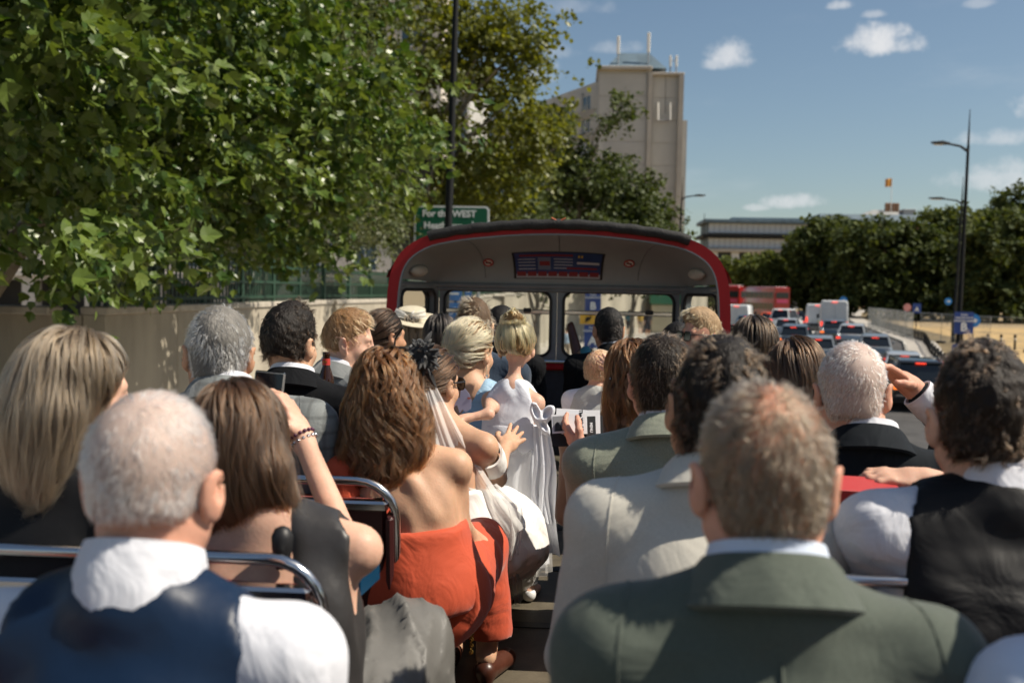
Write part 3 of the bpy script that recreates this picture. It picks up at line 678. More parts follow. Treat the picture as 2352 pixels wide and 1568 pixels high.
make_tree('plane_tree','plane tree with sunlit right edge beside the sunlit wall',(-10.6,23,0),7,.36,[((-9.2,21.0,8.8),(3.5,3.6,4.5)),((-8.0,20.4,5.8),(2.3,2.8,1.4)),((-5.9,21.2,6.9),(1.4,2.4,1.7))],58,30,13,.7,.165,'plane',m_l1,13,shell=(.45,1.0),sep=1.6,spread=.9,core=3600,flat=.16)
make_tree('lime_tree','grey-green small-leaved tree behind the sunlit plane tree edge',(-10.4,31,0),6,.3,[((-9.2,31,9.6),(3.2,3.6,5.4)),((-8.6,31,6.2),(2.8,3.2,1.8))],210,11,12,.6,.14,'oval',m_l5,14)
make_tree('lime_tree','tall lime tree filling the gap behind the sunlit plane tree',(-12,38,0),8,.35,[((-11,38,11.5),(4.2,3.6,7.2)),((-10,38,7.0),(3.2,3,2.2))],230,11,12,.8,.2,'star',m_l3,18)
make_tree('plane_tree','tall open yellow-green plane tree behind the green road sign',(-8.6,47,0),10,.45,[((-5.2,48,12.5),(4.2,4.2,4.6)),((-8.2,48,16.5),(3.0,3.2,3.2)),((-3.2,47,15.6),(1.7,2.2,2.8)),((-7,49,8.4),(4,3.8,2.6))],190,11,12,.75,.23,'star',m_l2,15,shell=(.35,1.0),nlimb=10)
make_tree('plane_tree','dark leafy tree directly behind the green road sign',(-5.6,58,0),6,.4,[((-6.2,56,8.6),(4.6,3.2,3.8))],95,11,12,.8,.24,'star',m_l3,16)
make_tree('broadleaf_tree','broad dark tree in front of the hotel tower',(-.6,88,0),9,.5,[((1.4,90,11.0),(5.8,5,5.2)),((-2.6,90,16.8),(2.2,3,3.4)),((3.0,90,18.6),(1.2,2,3.2)),((6.2,90,9.6),(2.8,4,4.0))],230,11,12,.95,.33,'star',m_l3,17,shell=(.4,1.0),nlimb=9)
make_tree('street_tree','slim young tree on the pavement seen through the left windscreen',(-1.7,45,.12),4.0,.16,[((-1.7,45,5.0),(1.7,1.5,1.5))],46,10,10,.45,.17,'star',m_l3,61,nlimb=4)
make_tree('street_tree','slim young tree on the pavement seen through the right windscreen',(3.5,63,.8),4.0,.16,[((3.5,63,5.3),(2.3,1.8,1.7))],50,10,10,.5,.2,'star',m_l3,62,nlimb=4)
# park trees beyond the junction
PT=[(1745,628,50,165,46,'light green rounded park tree nearest the office block'),(1855,590,48,172,56,'mid green park tree behind the red double decker'),(1905,580,75,160,80,'broad dark park tree left of the palace flag'),(2010,575,95,150,80,'large dark park tree under the mansion roof'),(2115,600,80,150,70,'dark park tree between mansion and lamp columns'),(2195,565,90,158,95,'tall park tree behind the two lamp columns'),(2290,590,90,140,90,'wide dark park tree at the far right of the dry lawn'),(2330,520,80,190,90,'open-branched tall tree rising above the park trees'),(2440,570,110,150,100,'park tree at the right edge of the view'),(1668,640,22,175,40,'small tree beside the red bus rim')]
for i,(px,py,rw_,d,rh,lab) in enumerate(PT):
    c=at(px,py,d); k=d/F_PX; r=rw_*k; rv=rh*k
    el=[((c.x,d,c.z),(r,r*.8,rv)),((c.x,d,max(c.z-rv*1.05,2.6)),(r*1.05,r*.8,rv*.8))]
    make_tree('park_tree',lab,(c.x,d,gz(d)),c.z*.6,.4,el,150 if rw_>40 else 60,10,10,max(.6,r*.16),.62,'star',m_l6 if i in (0,1,5,9) else m_l4,40+i,m_bark2,'park trees beyond the junction',shell=(.55,1.0),nlimb=5)
# ================================================================ street furniture, signs, vehicles
def sheet_text(s,size,m,parent,loc,rot=(R(90),0,0),bold=.004,align='CENTER'):
    return text_mesh('lettering',s,size,m,loc,rot,parent,align,bold,.003)
m_wt=mat('sign_white',(.78,.79,.78),.5); m_sgreen=mat('sign_green',(.008,.10,.05),.45,spec=.4); m_sblue=mat('sign_blue',(.02,.06,.26),.45); m_syel=mat('sign_yellow',(.70,.40,.03),.5); m_blue2=mat('sign_sky_blue',(.02,.22,.60),.4)
def rrect(mb,w_,h,y0,y1,r=.08,mi=0,c=(0,0)):
    p=[]
    for cx,cz,a0 in ((w_/2-r,h/2-r,0),(-w_/2+r,h/2-r,90),(-w_/2+r,-h/2+r,180),(w_/2-r,-h/2+r,270)):
        for k in range(5): a=R(a0+22.5*k); p.append((c[0]+cx+r*math.cos(a),c[1]+cz+r*math.sin(a)))
    return mb.prism(p,1,y0,y1,mi)
# big green direction sign
D=40; c=at(1037,530,D); gs=empty('direction_sign',(c.x,D,gz(D)+.12)); tag(gs,'large green road sign reading For the WEST and Heathrow','road sign')
W_,Hh=3.03,2.4; zc=zpx(1037,473,D)-Hh/2-gz(D)-.12
rrect(MB(),W_,Hh,0,.05,.16).build('border',m_wt,gs,loc=(0,0,zc)); rrect(MB(),W_-.14,Hh-.14,-.006,-.002,.12).build('panel',m_sgreen,gs,loc=(0,0,zc))
sheet_text('For the WEST',.37,m_wt,gs,(-.1,-.012,zc+Hh/2-.32),bold=.012)
sheet_text('Heathrow',.37,m_wt,gs,(-.36,-.012,zc+Hh/2-.80),bold=.012)
pl=MB(); pl.prism([(0,.22),(.03,.14),(.03,.05),(.22,-.04),(.22,-.08),(.03,-.03),(.03,-.14),(.09,-.19),(.09,-.22),(0,-.19),(-.09,-.22),(-.09,-.19),(-.03,-.14),(-.03,-.03),(-.22,-.08),(-.22,-.04),(-.03,.05),(-.03,.14)],1,-.012,-.008); pl.build('aeroplane_symbol',m_wt,gs,loc=(.85,0,zc+Hh/2-.80))
for sx in (-1.1,1.1): MB().tube([(sx,.14,0),(sx,.14,zc+Hh/2-.1)],.07,10).build('post',m_grey,gs)
# lamp columns
def lamp_column(pos,h,label,arm=-1,r=.11,armlen=2.2,lean=0,arms=True):
    root=empty('lamp_column',pos,0,label,'street lamp','black lamp columns along the road')
    MB().tube([(0,0,0),(0,0,1.4),(0,0,1.45),(lean*.5,0,h*.5),(lean,0,h)],[r*1.5,r*1.5,r*1.05,r*.9,r*.6],12).build('column',m_dark,root,True)
    if arms:
        MB().tube([(lean,0,h-.1),(lean*1.1,0,h+1.6)],[r*.55,.015],8).build('finial',m_dark,root,True)
        MB().tube([(lean,0,h-.25),(lean+arm*.35,0,h-.02),(lean+arm*armlen*.55,0,h+.08)],[.07,.055,.045],8).build('bracket',m_dark,root,True)
        x0,x1=lean+arm*armlen*.5,lean+arm*armlen; hd=MB()
        hd.loft([[(x0,-.05,h+.03),(x0,.05,h+.03),(x0,.05,h+.13),(x0,-.05,h+.13)],[(x0+arm*.35,-.17,h+.04),(x0+arm*.35,.17,h+.04),(x0+arm*.35,.13,h+.2),(x0+arm*.35,-.13,h+.2)],[(x1,-.12,h+.1),(x1,.12,h+.1),(x1,.1,h+.16),(x1,-.1,h+.16)]]); hd.build('lamp_head',m_dark,root,True)
        MB().box((min(x0+arm*.3,x1-arm*.1),-.1,h+.02),(max(x0+arm*.3,x1-arm*.1),.1,h+.045)).build('lens',m_wt,root)
    return root
p=at(1019,700,25); lamp_column((p.x,25,.12),13,'near black lamp column rising in front of the green road sign',1,.105,2.0,lean=.22)
D=46; p=at(2203,720,D); h_=at(2226,335,D).z-gz(D)-.1; lc=lamp_column((p.x,D,gz(D)+.1),h_,'tall black lamp column carrying the blue B sign at the right',-1,.10,1.6,lean=at(2224,335,D).x-p.x)
D=70; p=at(2190,760,D); h_=at(2197,460,D).z-gz(D)-.1; lamp_column((p.x,D,gz(D)+.1),h_,'second lamp column just beyond the B sign column',-1,.10,2.2,lean=.2)
D=82; p=at(1552,760,D); h_=at(1560,452,D).z-gz(D)-.1; lamp_column((p.x,D,gz(D)+.12),h_,'lamp column half hidden by the tree, arm reaching past the tower',1,.10,1.9,lean=.2)
# A / B boards
def letter_board(parent,x,z,w_,h,letter,lines,y=-.16):
    b=rrect(MB(),w_,h,0,.03,.04).build('sign_board',m_sblue,parent,loc=(x,y,z))
    text_mesh('letter',letter,h*.52,m_wt,(0,-.012,-h*.2),(R(90),0,0),b,'CENTER',.02)
    for k,t in enumerate(lines): text_mesh('lettering',t,h*.10,m_wt,(0,-.012,h*(.37-.14*k)),(R(90),0,0),b,'CENTER',.004)
D=46; q=at(2207,741,D); bs=empty('route_sign',(q.x,D-.2,gz(D))); tag(bs,'pair of dark blue boards lettered B on the right lamp column','sign')
letter_board(bs,0,q.z-gz(D),.84,.98,'B',['PLAZA','WALKING ROUTE','HYDE PARK SCREEN']); q2=at(2205,815,D); letter_board(bs,-.04,q2.z-gz(D),.84,.98,'B',['PLAZA','WALKING ROUTE','HYDE PARK SCREEN'])
MB().tube([(-.02,-.05,q2.z-gz(D)-.6),(-.02,-.05,q.z-gz(D)+.55)],.05,8).build('bracket',m_dark,bs)
D=53; q=at(1362,694,D); bs=empty('route_sign',(q.x,D,gz(D)+.12)); tag(bs,'post with blue B and A boards and yellow arrow seen through the windscreen','sign'); z0=gz(D)+.12
letter_board(bs,0,q.z-z0,.85,1.05,'B',['PLAZA','WALKING ROUTE']); letter_board(bs,.02,at(1362,772,D).z-z0,.9,1.25,'A',['PLAZA','WALKING ROUTE'])
yb=MB(); rrect(yb,.85,.6,0,.03,.04); yo=yb.build('diversion_board',m_syel,bs,loc=(-.25,-.17,at(1350,731,D).z-z0))
text_mesh('arrow','↱',.45,m_dark,(.05,-.012,-.05),(R(90),0,0),yo,'CENTER',.012)
MB().tube([(0,0,0),(0,0,q.z-z0+.8)],.08,10).build('post',m_dark,bs)
# blue cycle / event boards by the left windscreen
D=30; q=at(1047,690,D); bs=empty('cycle_sign',(q.x,D,.12)); tag(bs,'light blue boards with white cycle symbol seen through the left window','sign')
m_lblue=mat('board_blue',(.03,.17,.48),.45)
for (px,py,w_,h) in ((1045,672,.44,.5),(1045,712,.44,.46),(1076,680,.2,.62),(1046,745,.46,.34)):
    a=at(px,py,D); b=rrect(MB(),w_,h,0,.02,.03).build('sign_board',m_lblue,bs,loc=(a.x-q.x,-.08,a.z-.12))
    if px==1045 and py==712:
        cy=MB()
        for sx in (-.11,.11): cy.tube([(sx+.075*math.cos(R(30*k)),-.012,-.05+.075*math.sin(R(30*k))) for k in range(12)],.009,5,closed=True)
        cy.tube([(-.11,-.012,-.05),(-.04,-.012,.06),(.08,-.012,.06),(.11,-.012,-.05)],.008,5); cy.tube([(-.04,-.012,.06),(0,-.012,-.05),(.08,-.012,.06)],.008,5); cy.build('cycle_symbol',m_wt,b)
    else:
        for k in range(2): MB().box((-w_*.36,-.012,h*.2-.16*k),(w_*.3,-.008,h*.2-.16*k+.06)).build('print_line',m_wt,b)
MB().tube([(0,0,0),(0,0,at(1045,660,D).z-.0)],.05,10).build('post',m_dark,bs); 
# kiosk glimpsed through the right window
D=74; q=at(1535,700,D); ks=empty('kiosk',(q.x,D,gz(D)+.12)); tag(ks,'green and cream kiosk seen through the right window','kiosk')
MB().bbox((0,1,1.05),(2.4,2,2.1),.04).build('cabin',mat('cream_panel',(.5,.44,.3),.7),ks); MB().bbox((0,.9,2.55),(2.7,2.4,.85),.08).build('fascia',mat('kiosk_green',(.02,.16,.08),.5),ks); MB().bbox((0,.9,3.1),(2.5,2.2,.22),.05).build('roof',m_dark,ks)
# cast-iron railing by the kerb
rl=empty('low_railing',(20,60,gz(60))); tag(rl,'low black openwork railing following the right-hand kerb','railing')
PK=[(np.interp(y,[p[1] for p in KERBR],[p[0] for p in KERBR])+1.4,y) for y in range(40,112,2)]
pts=along(PK,1.6); cell=MB()
cell.tube([(0,0,.06),(0,1.6,.06)],.03,5); cell.tube([(0,0,.62),(0,1.6,.62)],.035,5); cell.tube([(0,0,.06),(0,.8,.62),(0,1.6,.06)],.028,5); cell.tube([(0,0,.62),(0,.8,.06),(0,1.6,.62)],.028,5)
cm=cell.mesh('railing_panel'); pm=MB().bbox((0,0,.36),(.09,.09,.74),.01).mesh('post')
for p,a in pts:
    for nm,me_ in (('railing_panel',cm),('post',pm)): o=link(nm,me_,m_dark); o.location=(p.x,p.y,gz(p.y)+.08); o.rotation_euler=(0,0,a); world_child(o,rl)
# temporary mesh fence panels
m_galv=mat('galvanised_steel',(.42,.43,.42),.45,metal=.5)
hp=MB(); hp.tube([(0,0,.1),(0,0,2.0),(0,3.4,2.0),(0,3.4,.1)],.022,6,closed=True)
for k in range(1,24): hp.tube([(0,k*.142,.1),(0,k*.142,2.0)],.006,3)
for z in (.5,1.0,1.5): hp.tube([(0,0,z),(0,3.4,z)],.01,4)
hm=hp.mesh('mesh_panel'); fm=MB().bbox((0,0,.07),(.6,.24,.14),.03).mesh('foot_block')
LINE=[(28.2,98),(24.8,76),(25.5,66),(31,58),(42,57)]
for gi,(LN,lab) in enumerate(((LINE[:3],'galvanised mesh fence panels running away beside the low railing'),([(25.6,65.5),(31,58),(46,57),(60,57)],'galvanised mesh fence panels crossing the dry lawn behind the B sign'))):
    tf=empty('mesh_fence',(LN[0][0],LN[0][1],gz(LN[0][1]))); tag(tf,lab,'fence')
    for p,a in along(LN,3.5):
        for nm,me_ in (('mesh_panel',hm),('foot_block',fm)): o=link(nm,me_,m_galv if nm=='mesh_panel' else m_dark); o.location=(p.x,p.y,gz(p.y)+.03); o.rotation_euler=(0,0,a); world_child(o,tf)
for i,px in enumerate((2272,2303,2335)):
    D=64; q=gnd(px,D,gz(D)); b=empty('bollard',q,0,'black bollard on the dry lawn, number %s from the B sign'%('first','second','third')[i],'bollard','black bollards on the lawn'); b['label']='%s black bollard along from the B sign on the dry lawn'%('first','second','third')[i]
    MB().lathe([(.1,0),(.1,.12),(.07,.15),(.07,.85),(.09,.88),(.09,.94),(.04,1.0)],n=10).build('shaft',m_dark,b,True); MB().lathe([(.072,.66),(.076,.68),(.076,.74),(.072,.76)],n=10).build('band',m_wt,b,True)
# small road signs
def round_sign(px,py,D,rad,face,label,mark=True,post=m_dark):
    q=at(px,py,D); g=gz(D); b=empty('traffic_sign',(q.x,D,g)); tag(b,label,'traffic sign')
    MB().tube([(0,.05,0),(0,.05,q.z-g+rad)],.035,8).build('post',post,b)
    d=MB(); d.prism([(rad*math.cos(R(15*k)),rad*math.sin(R(15*k))) for k in range(24)],1,0,.02); f_=d.build('disc',face,b,loc=(0,-.03,q.z-g))
    if mark: MB().prism([(-.5*rad,.12*rad),(.1*rad,.12*rad),(.1*rad,.42*rad),(.6*rad,0),(.1*rad,-.42*rad),(.1*rad,-.12*rad),(-.5*rad,-.12*rad)],1,-.008,-.003).build('arrow',m_wt,f_)
round_sign(2236,736,46,.30,m_blue2,'round blue arrow sign beside the B sign column'); round_sign(1937,690,110,.42,m_blue2,'round blue sign far off in front of dark park trees'); round_sign(2084,706,105,.4,mat('sign_red',(.5,.03,.03),.5,col2=(.7,.5,.5)),'small red and white round sign on the far kerb',False)
round_sign(2178,692,120,.42,m_blue2,'round blue sign behind the lamp columns'); 
D=100; q=at(2106,708,D); b=empty('board_sign',(q.x,D,gz(D)),0,'small square blue board sign on the far kerb','sign'); MB().tube([(0,.06,0),(0,.06,q.z-gz(D))],.05,8).build('post',m_dark,b); rrect(MB(),.8,.95,0,.03,.05).build('panel',m_sblue,b,loc=(0,0,q.z-gz(D)))
text_mesh('letter','A',.5,m_wt,(0,-.01,q.z-gz(D)-.1),(R(90),0,0),b,'CENTER',.02)
# ---------------------------------------------------------------- vehicles
m_tyre=mat('tyre_rubber',(.012,.012,.012),.85); m_rim=mat('alloy_rim',(.45,.46,.47),.35,metal=.8); m_red=mat('lit_tail_lamp',(.9,.05,.02),.3,emit=1.3); m_amb=mat('lit_orange_lamp',(1,.20,.03),.3,emit=1.2); m_carglass=mat('car_glass',(.012,.016,.02),.06,spec=.8); m_plate=mat('number_plate',(.75,.60,.06),.5); m_blk=mat('black_plastic',(.015,.015,.016),.6)
def paint(n,c,metal=.35): return mat('car_paint_'+n,c,.28,metal=metal,coat=.8)
PAINT={'silver':paint('silver',(.42,.45,.48)),'slate':paint('slate',(.12,.15,.18)),'black':paint('black',(.014,.016,.018)),'white':paint('white',(.72,.73,.73),0),'blue':paint('blue',(.05,.09,.14)),'orange':paint('orange',(.55,.09,.02),.1),'grey':paint('grey',(.22,.25,.28)),'red':paint('red',(.24,.008,.008),0)}
def wheel(root,x,y,r=.32,w_=.2):
    t=MB(); t.T=Matrix.Rotation(R(90),4,'Y'); t.lathe([(r*.62,-w_/2),(r*.92,-w_/2),(r,-w_/2+.03),(r,w_/2-.03),(r*.92,w_/2),(r*.62,w_/2)],n=18); wo=t.build('wheel',m_tyre,root,True,(x,y,r))
    s=MB(); s.T=Matrix.Rotation(R(90),4,'Y'); s.lathe([(.05,-w_/2-.005),(r*.6,-w_/2-.005),(r*.62,0),(r*.6,w_/2+.005),(.05,w_/2+.005)],n=18); s.build('rim',m_rim,wo,True)
def ring(y,hw,z0,z1,zs,top):
    """body section: sill, shoulder and bonnet line; hw half width"""
    return [(-hw*.94,y,z0),(hw*.94,y,z0),(hw,y,z0+.12),(hw,y,zs),(hw*.93,y,zs+(z1-zs)*.6),(hw*.8,y,z1),(-hw*.8,y,z1),(-hw*.93,y,zs+(z1-zs)*.6),(-hw,y,zs),(-hw,y,z0+.12)]
def make_car(name,label,cat,loc,rz,col,L=4.3,W_=1.8,H=1.47,suv=False,lights=True,rails=False,group='cars queuing on the road ahead'):
    root=empty(name,loc,rz,label,cat,group); hw=W_/2; h2=L/2; gc=.2 if not suv else .26; zb=.92 if not suv else 1.08; pm_=PAINT[col]
    st=[(-h2,.80,gc+.18,zb-.22,zb-.3),(-h2+.06,.93,gc+.06,zb-.05,zb-.2),(-h2+.3,.99,gc,zb+.0,zb-.14),(-.6,1,gc,zb+.0,zb-.12),(.6,1,gc,zb-.02,zb-.14),(1.15,1,gc,zb-.08,zb-.2),(h2-.35,.95,gc,zb-.2,zb-.32),(h2-.08,.86,gc+.06,zb-.3,zb-.4),(h2,.7,gc+.14,zb-.4,zb-.48)]
    b=MB(); b.loft([ring(y,hw*k,z0,z1,zs,0) for (y,k,z0,z1,zs) in st]); b.build('body',pm_,root,True)
    # greenhouse: glass core with painted roof and pillars
    yr0,yr1=-h2+(.12 if suv else .35),.95; ty0,ty1=-h2+(.42 if suv else .85),.15
    g=MB(); gwb,gwt=hw*.9,hw*.70; zt=H-.03; g.loft([[(-gwb,yr0,zb-.04),(gwb,yr0,zb-.04),(gwb,yr1,zb-.06),(-gwb,yr1,zb-.06)],[(-gwt,ty0,zt),(gwt,ty0,zt),(gwt,ty1,zt),(-gwt,ty1,zt)]]); g.build('windows',m_carglass,root)
    r=MB(); r.loft([[(-gwt-.05,ty0-.12,zt-.03),(gwt+.05,ty0-.12,zt-.03),(gwt+.05,ty1+.08,zt-.03),(-gwt-.05,ty1+.08,zt-.03)],[(-gwt-.03,ty0-.06,zt+.02),(gwt+.03,ty0-.06,zt+.02),(gwt+.03,ty1,zt+.03),(-gwt-.03,ty1,zt+.03)],[(-gwt+.12,ty0+.12,zt+.06),(gwt-.12,ty0+.12,zt+.06),(gwt-.12,ty1-.2,zt+.065),(-gwt+.12,ty1-.2,zt+.065)]]); r.build('roof',pm_,root,True)
    for sx in (-1,1):
        MB().tube([(sx*(gwb-.0),yr0+.02,zb-.06),(sx*(gwt+.01),ty0-.02,zt)],.05,6).build('rear_pillar',pm_,root,True); MB().tube([(sx*gwb,yr1,zb-.08),(sx*gwt,ty1,zt)],.04,6).build('front_pillar',pm_,root,True)
        MB().tube([(sx*(gwb+gwt)/2*1.0,-.35,zb-.05),(sx*(gwt+.005),-.35,zt)],.04,6).build('centre_pillar',m_blk,root)
        MB().bbox((sx*hw*.80,-h2+.06,zb-.22),(.27,.16,.10 if not suv else .18),.03).build('tail_light',m_amb if (lights and col in ('slate','black')) else m_red,root)
        MB().bbox((sx*(hw+.09),.75,zb+.02),(.16,.1,.13),.03).build('wing_mirror',pm_,root)
        for y in (-L*.3,L*.31): wheel(root,sx*(hw-.11),y)
    MB().bbox((0,(yr0+ty0)/2-.32 if not suv else yr0+.18,zt-.05),(.34,.06,.035),.012).build('brake_light',m_red,root)
    MB().bbox((0,-h2-.005,zb-.42),(.52,.02,.12),.005).build('number_plate',m_plate,root); MB().bbox((0,-h2+.02,gc+.24),(W_*.92,.2,.2),.05).build('bumper',m_blk,root)
    if rails:
        for sx in (-1,1): MB().tube([(sx*gwt,ty0,zt+.04),(sx*gwt,ty0+.1,zt+.1),(sx*gwt,ty1-.1,zt+.1),(sx*gwt,ty1,zt+.05)],.018,6).build('roof_rail',m_rim,root)
    return root
def make_van(label,loc,rz,col,L=5.4,W_=2.0,H=2.5,group='vans in the queue'):
    root=empty('van',loc,rz,label,'van',group); hw=W_/2; h2=L/2; pm_=PAINT[col]
    def rg(y,k,top): 
        c_=.16; return [(-hw*k,y,.32),(hw*k,y,.32),(hw*k,y,1.1),(hw*k*.94,y,top-c_),(hw*k*.86,y,top),(-hw*k*.86,y,top),(-hw*k*.94,y,top-c_),(-hw*k,y,1.1)]
    b=MB(); b.loft([rg(-h2,.97,H-.05),(rg(-h2+.06,1,H)),rg(.9,1,H),rg(1.5,.97,H-.25),rg(2.2,.93,1.35),rg(h2-.1,.86,1.05),rg(h2,.78,.9)]); b.build('body',pm_,root,True)
    for sx in (-1,1):
        MB().bbox((sx*hw*.46,-h2-.012,1.45),(hw*.86,.03,H-1.1),.02).build('rear_door',pm_,root); MB().bbox((sx*hw*.88,-h2-.02,.95),(.15,.06,.45),.02).build('tail_light',m_red,root); MB().bbox((sx*(hw+.12),1.5,1.5),(.2,.12,.32),.03).build('wing_mirror',m_blk,root)
        for y in (-1.6,1.7): wheel(root,sx*(hw-.13),y,.35)
        MB().bbox((sx*(hw-.03),1.35,1.75),(.04,.9,.55),.01).build('side_window',m_carglass,root)
    MB().bbox((0,-h2-.04,.5),(W_*.9,.12,.22),.03).build('bumper',m_blk,root); MB().bbox((.3,-h2-.05,.78),(.52,.02,.12),.005).build('number_plate',m_plate,root); MB().bbox((0,-h2-.02,H-.12),(.4,.04,.05),.01).build('brake_light',m_red,root)
    return root
def make_bus(label,loc,rz):
    root=empty('double_decker',loc,rz,label,'bus','red double deckers on the road ahead'); L,W_,H=10.2,2.5,4.38; h2=L/2; hw=W_/2; pr=PAINT['red']
    def rg(y,k,t): return [(-hw*k,y,.3),(hw*k,y,.3),(hw*k,y,t-.35),(hw*k*.93,y,t-.08),(hw*k*.8,y,t),(-hw*k*.8,y,t),(-hw*k*.93,y,t-.08),(-hw*k,y,t-.35)]
    b=MB(); b.loft([rg(-h2,.9,H-.15),rg(-h2+.2,1,H),rg(h2-.2,1,H),rg(h2,.9,H-.15)]); b.build('body',pr,root,True)
    for sx in (-1,1):
        for z0,z1 in ((1.15,2.05),(2.75,3.65)): 
            for k in range(6): MB().bbox((sx*(hw+.004),-h2+1.1+1.6*k,(z0+z1)/2),(.03,1.5,z1-z0),.01).build('side_window',m_carglass,root)
        MB().bbox((sx*hw*.8,-h2-.01,1.0),(.16,.05,.5),.02).build('tail_light',m_red,root)
        for y in (-3.2,3.0): wheel(root,sx*(hw-.16),y,.48,.28)
    MB().bbox((0,-h2+.03,3.2),(W_*.8,.1,.85),.03).build('rear_window',m_carglass,root); MB().bbox((0,h2-.03,1.7),(W_*.85,.1,1.2),.03).build('windscreen',m_carglass,root); MB().bbox((0,0,H+.02),(W_*.72,L*.9,.05),.02).build('roof_panel',m_wt,root)
    MB().bbox((0,-h2-.005,2.35),(1.7,.04,.5),.01).build('advert_panel',mat('bus_advert',(.45,.05,.12),.5),root)
    return root
def heading(y): 
    x=lambda q:.5*(np.interp(q,[p[1] for p in ROADL],[p[0] for p in ROADL])+np.interp(q,[p[1] for p in KERBR],[p[0] for p in KERBR])); return -math.atan2(x(y+4)-x(y-4),8)
CARS=[('suv',2098,37,'black',dict(suv=True,H=1.75,W_=1.92,L=4.7,rails=True),'black estate with silver roof rails just right of the white-haired man'),
('car',2075,46,'silver',{},'silver saloon ahead of the black estate'),('car',2158,40,'red',{},'dark red car half hidden beyond the curly-haired man'),('car',2012,56,'grey',{},'grey hatchback nearest the kerb behind the van'),('car',1962,64,'silver',{},'silver car beside the low railing'),('car',1921,70,'slate',{},'slate car with lit lamps directly behind the white van'),
('car',1886,54,'grey',{},'grey car seen over the brown-haired woman'),('car',1832,62,'slate',dict(W_=1.9,H=1.5),'dark saloon with glowing orange lamps in mid queue'),('car',1812,72,'silver',{},'silver car behind the white taxi'),('car',1770,92,'orange',{},'orange car braking in mid traffic'),('car',1722,78,'blue',{},'blue-grey car left of the orange car'),('car',1728,66,'silver',dict(lights=True),'silver car nearest the red bus rim'),('car',1830,100,'black',dict(lights=False),'black car beyond the taxi'),('car',1868,92,'blue',{},'dark blue car left of the white van'),('car',1795,112,'silver',{},'far silver car before the double decker')]
for nm,px,d,col,kw,lab in CARS:
    g=gnd(px,d,gz(d)); o=make_car(nm,lab,'car',g,heading(d),col,**kw); o.rotation_euler=(math.atan2(gz(d+2)-gz(d-2),4),0,heading(d))
o=make_car('taxi','white taxi-like high roofed car in mid queue','taxi',gnd(1809,88,gz(88)),heading(88)-.25,'white',4.5,1.8,1.85,suv=True)
make_van('large white van with tall plain rear doors',gnd(1915,78,gz(78)),heading(78)+.06,'white',H=2.75); make_van('smaller white van ahead of the large van',gnd(1878,92,gz(92)),heading(92),'white',H=2.3); make_van('pale van by the red bus rim, far left of the queue',gnd(1700,84,gz(84)),heading(84),'white',H=2.2)
make_bus('red double decker turning broadside beyond the traffic',gnd(1760,150,gz(150)),R(15)); make_bus('red double decker partly hidden by the open bus front',gnd(1686,140,gz(140)),R(-14))
# ================================================================ the open-top bus we ride on
BX=-.13
m_rb=mat('bus_red',(.27,.008,.011),.5,spec=.3,var=.08,vscale=3); m_cream=mat('dome_grey',(.24,.26,.26),.55,var=.06,vscale=4,bump=.05,bscale=30); m_pgrey=mat('pillar_grey',(.17,.19,.20),.4,var=.1); m_rub=mat('black_rubber',(.012,.012,.013),.5)
m_chrome=mat('chrome',(.62,.62,.62),.16,metal=1); m_lino=mat('deck_lino',(.10,.085,.06),.55,var=.3,vscale=7,bump=.1,bscale=90); m_maroon=mat('seat_back_maroon',(.045,.010,.010),.45,var=.2); m_moq=cloth('orange_moquette',(.36,.045,.02),.9,.4,.25,.2,30); m_pan=mat('front_panel_blue',(.012,.018,.026),.6,var=.3,vscale=30,bump=.2,bscale=200)
bus=empty('open_top_bus',(BX,3.5,0)); tag(bus,'red open-top double decker we ride on, with grey domed front','bus')
def BC(mb,name,m,smooth=False,par=bus):
    o=mb.build(name,m,None,smooth); world_child(o,par); return o
BC(MB().box((BX-1.2,-3,DECK-.06),(BX+1.2,7.74,DECK)),'upper_deck_floor',m_lino)
for x in (-.27,.27): BC(MB().box((BX+x-.012,-2,DECK+.001),(BX+x+.012,7.5,DECK+.006)),'floor_strip',m_chrome)
for i in range(9): BC(MB().box((BX-.24,.6+.78*i,DECK+.001),(BX+.24,.66+.78*i,DECK+.0045)),'tread_strip',m_rub)
lb=MB(); sec=lambda y,k:[(BX-1.22*k,y,.32),(BX+1.22*k,y,.32),(BX+1.22*k,y,DECK-.07),(BX-1.22*k,y,DECK-.07)]
lb.loft([sec(-3,1),sec(7.6,1),sec(8.0,.93),sec(8.15,.8)]); BC(lb,'lower_body',m_rb)
for sx in (-1,1):
    BC(MB().bbox((BX+sx*1.195,2.0,DECK+.34),(.05,10.0,.70),.012),'side_panel',m_rb); BC(MB().bbox((BX+sx*1.162,2.0,DECK+.34),(.012,9.98,.66),.004),'side_lining',m_pgrey)
    BC(MB().tube([(BX+sx*1.19,-3,DECK+.72),(BX+sx*1.19,6.98,DECK+.72)],.022,8),'side_rail',m_chrome)
    for y in (-1.2,5.6):
        t=MB(); t.T=Matrix.Translation((BX+sx*1.08,y,.5))@Matrix.Rotation(R(90),4,'Y'); t.lathe([(.3,-.14),(.46,-.14),(.5,-.1),(.5,.1),(.46,.14),(.3,.14)],n=18); BC(t,'wheel',m_tyre,True)
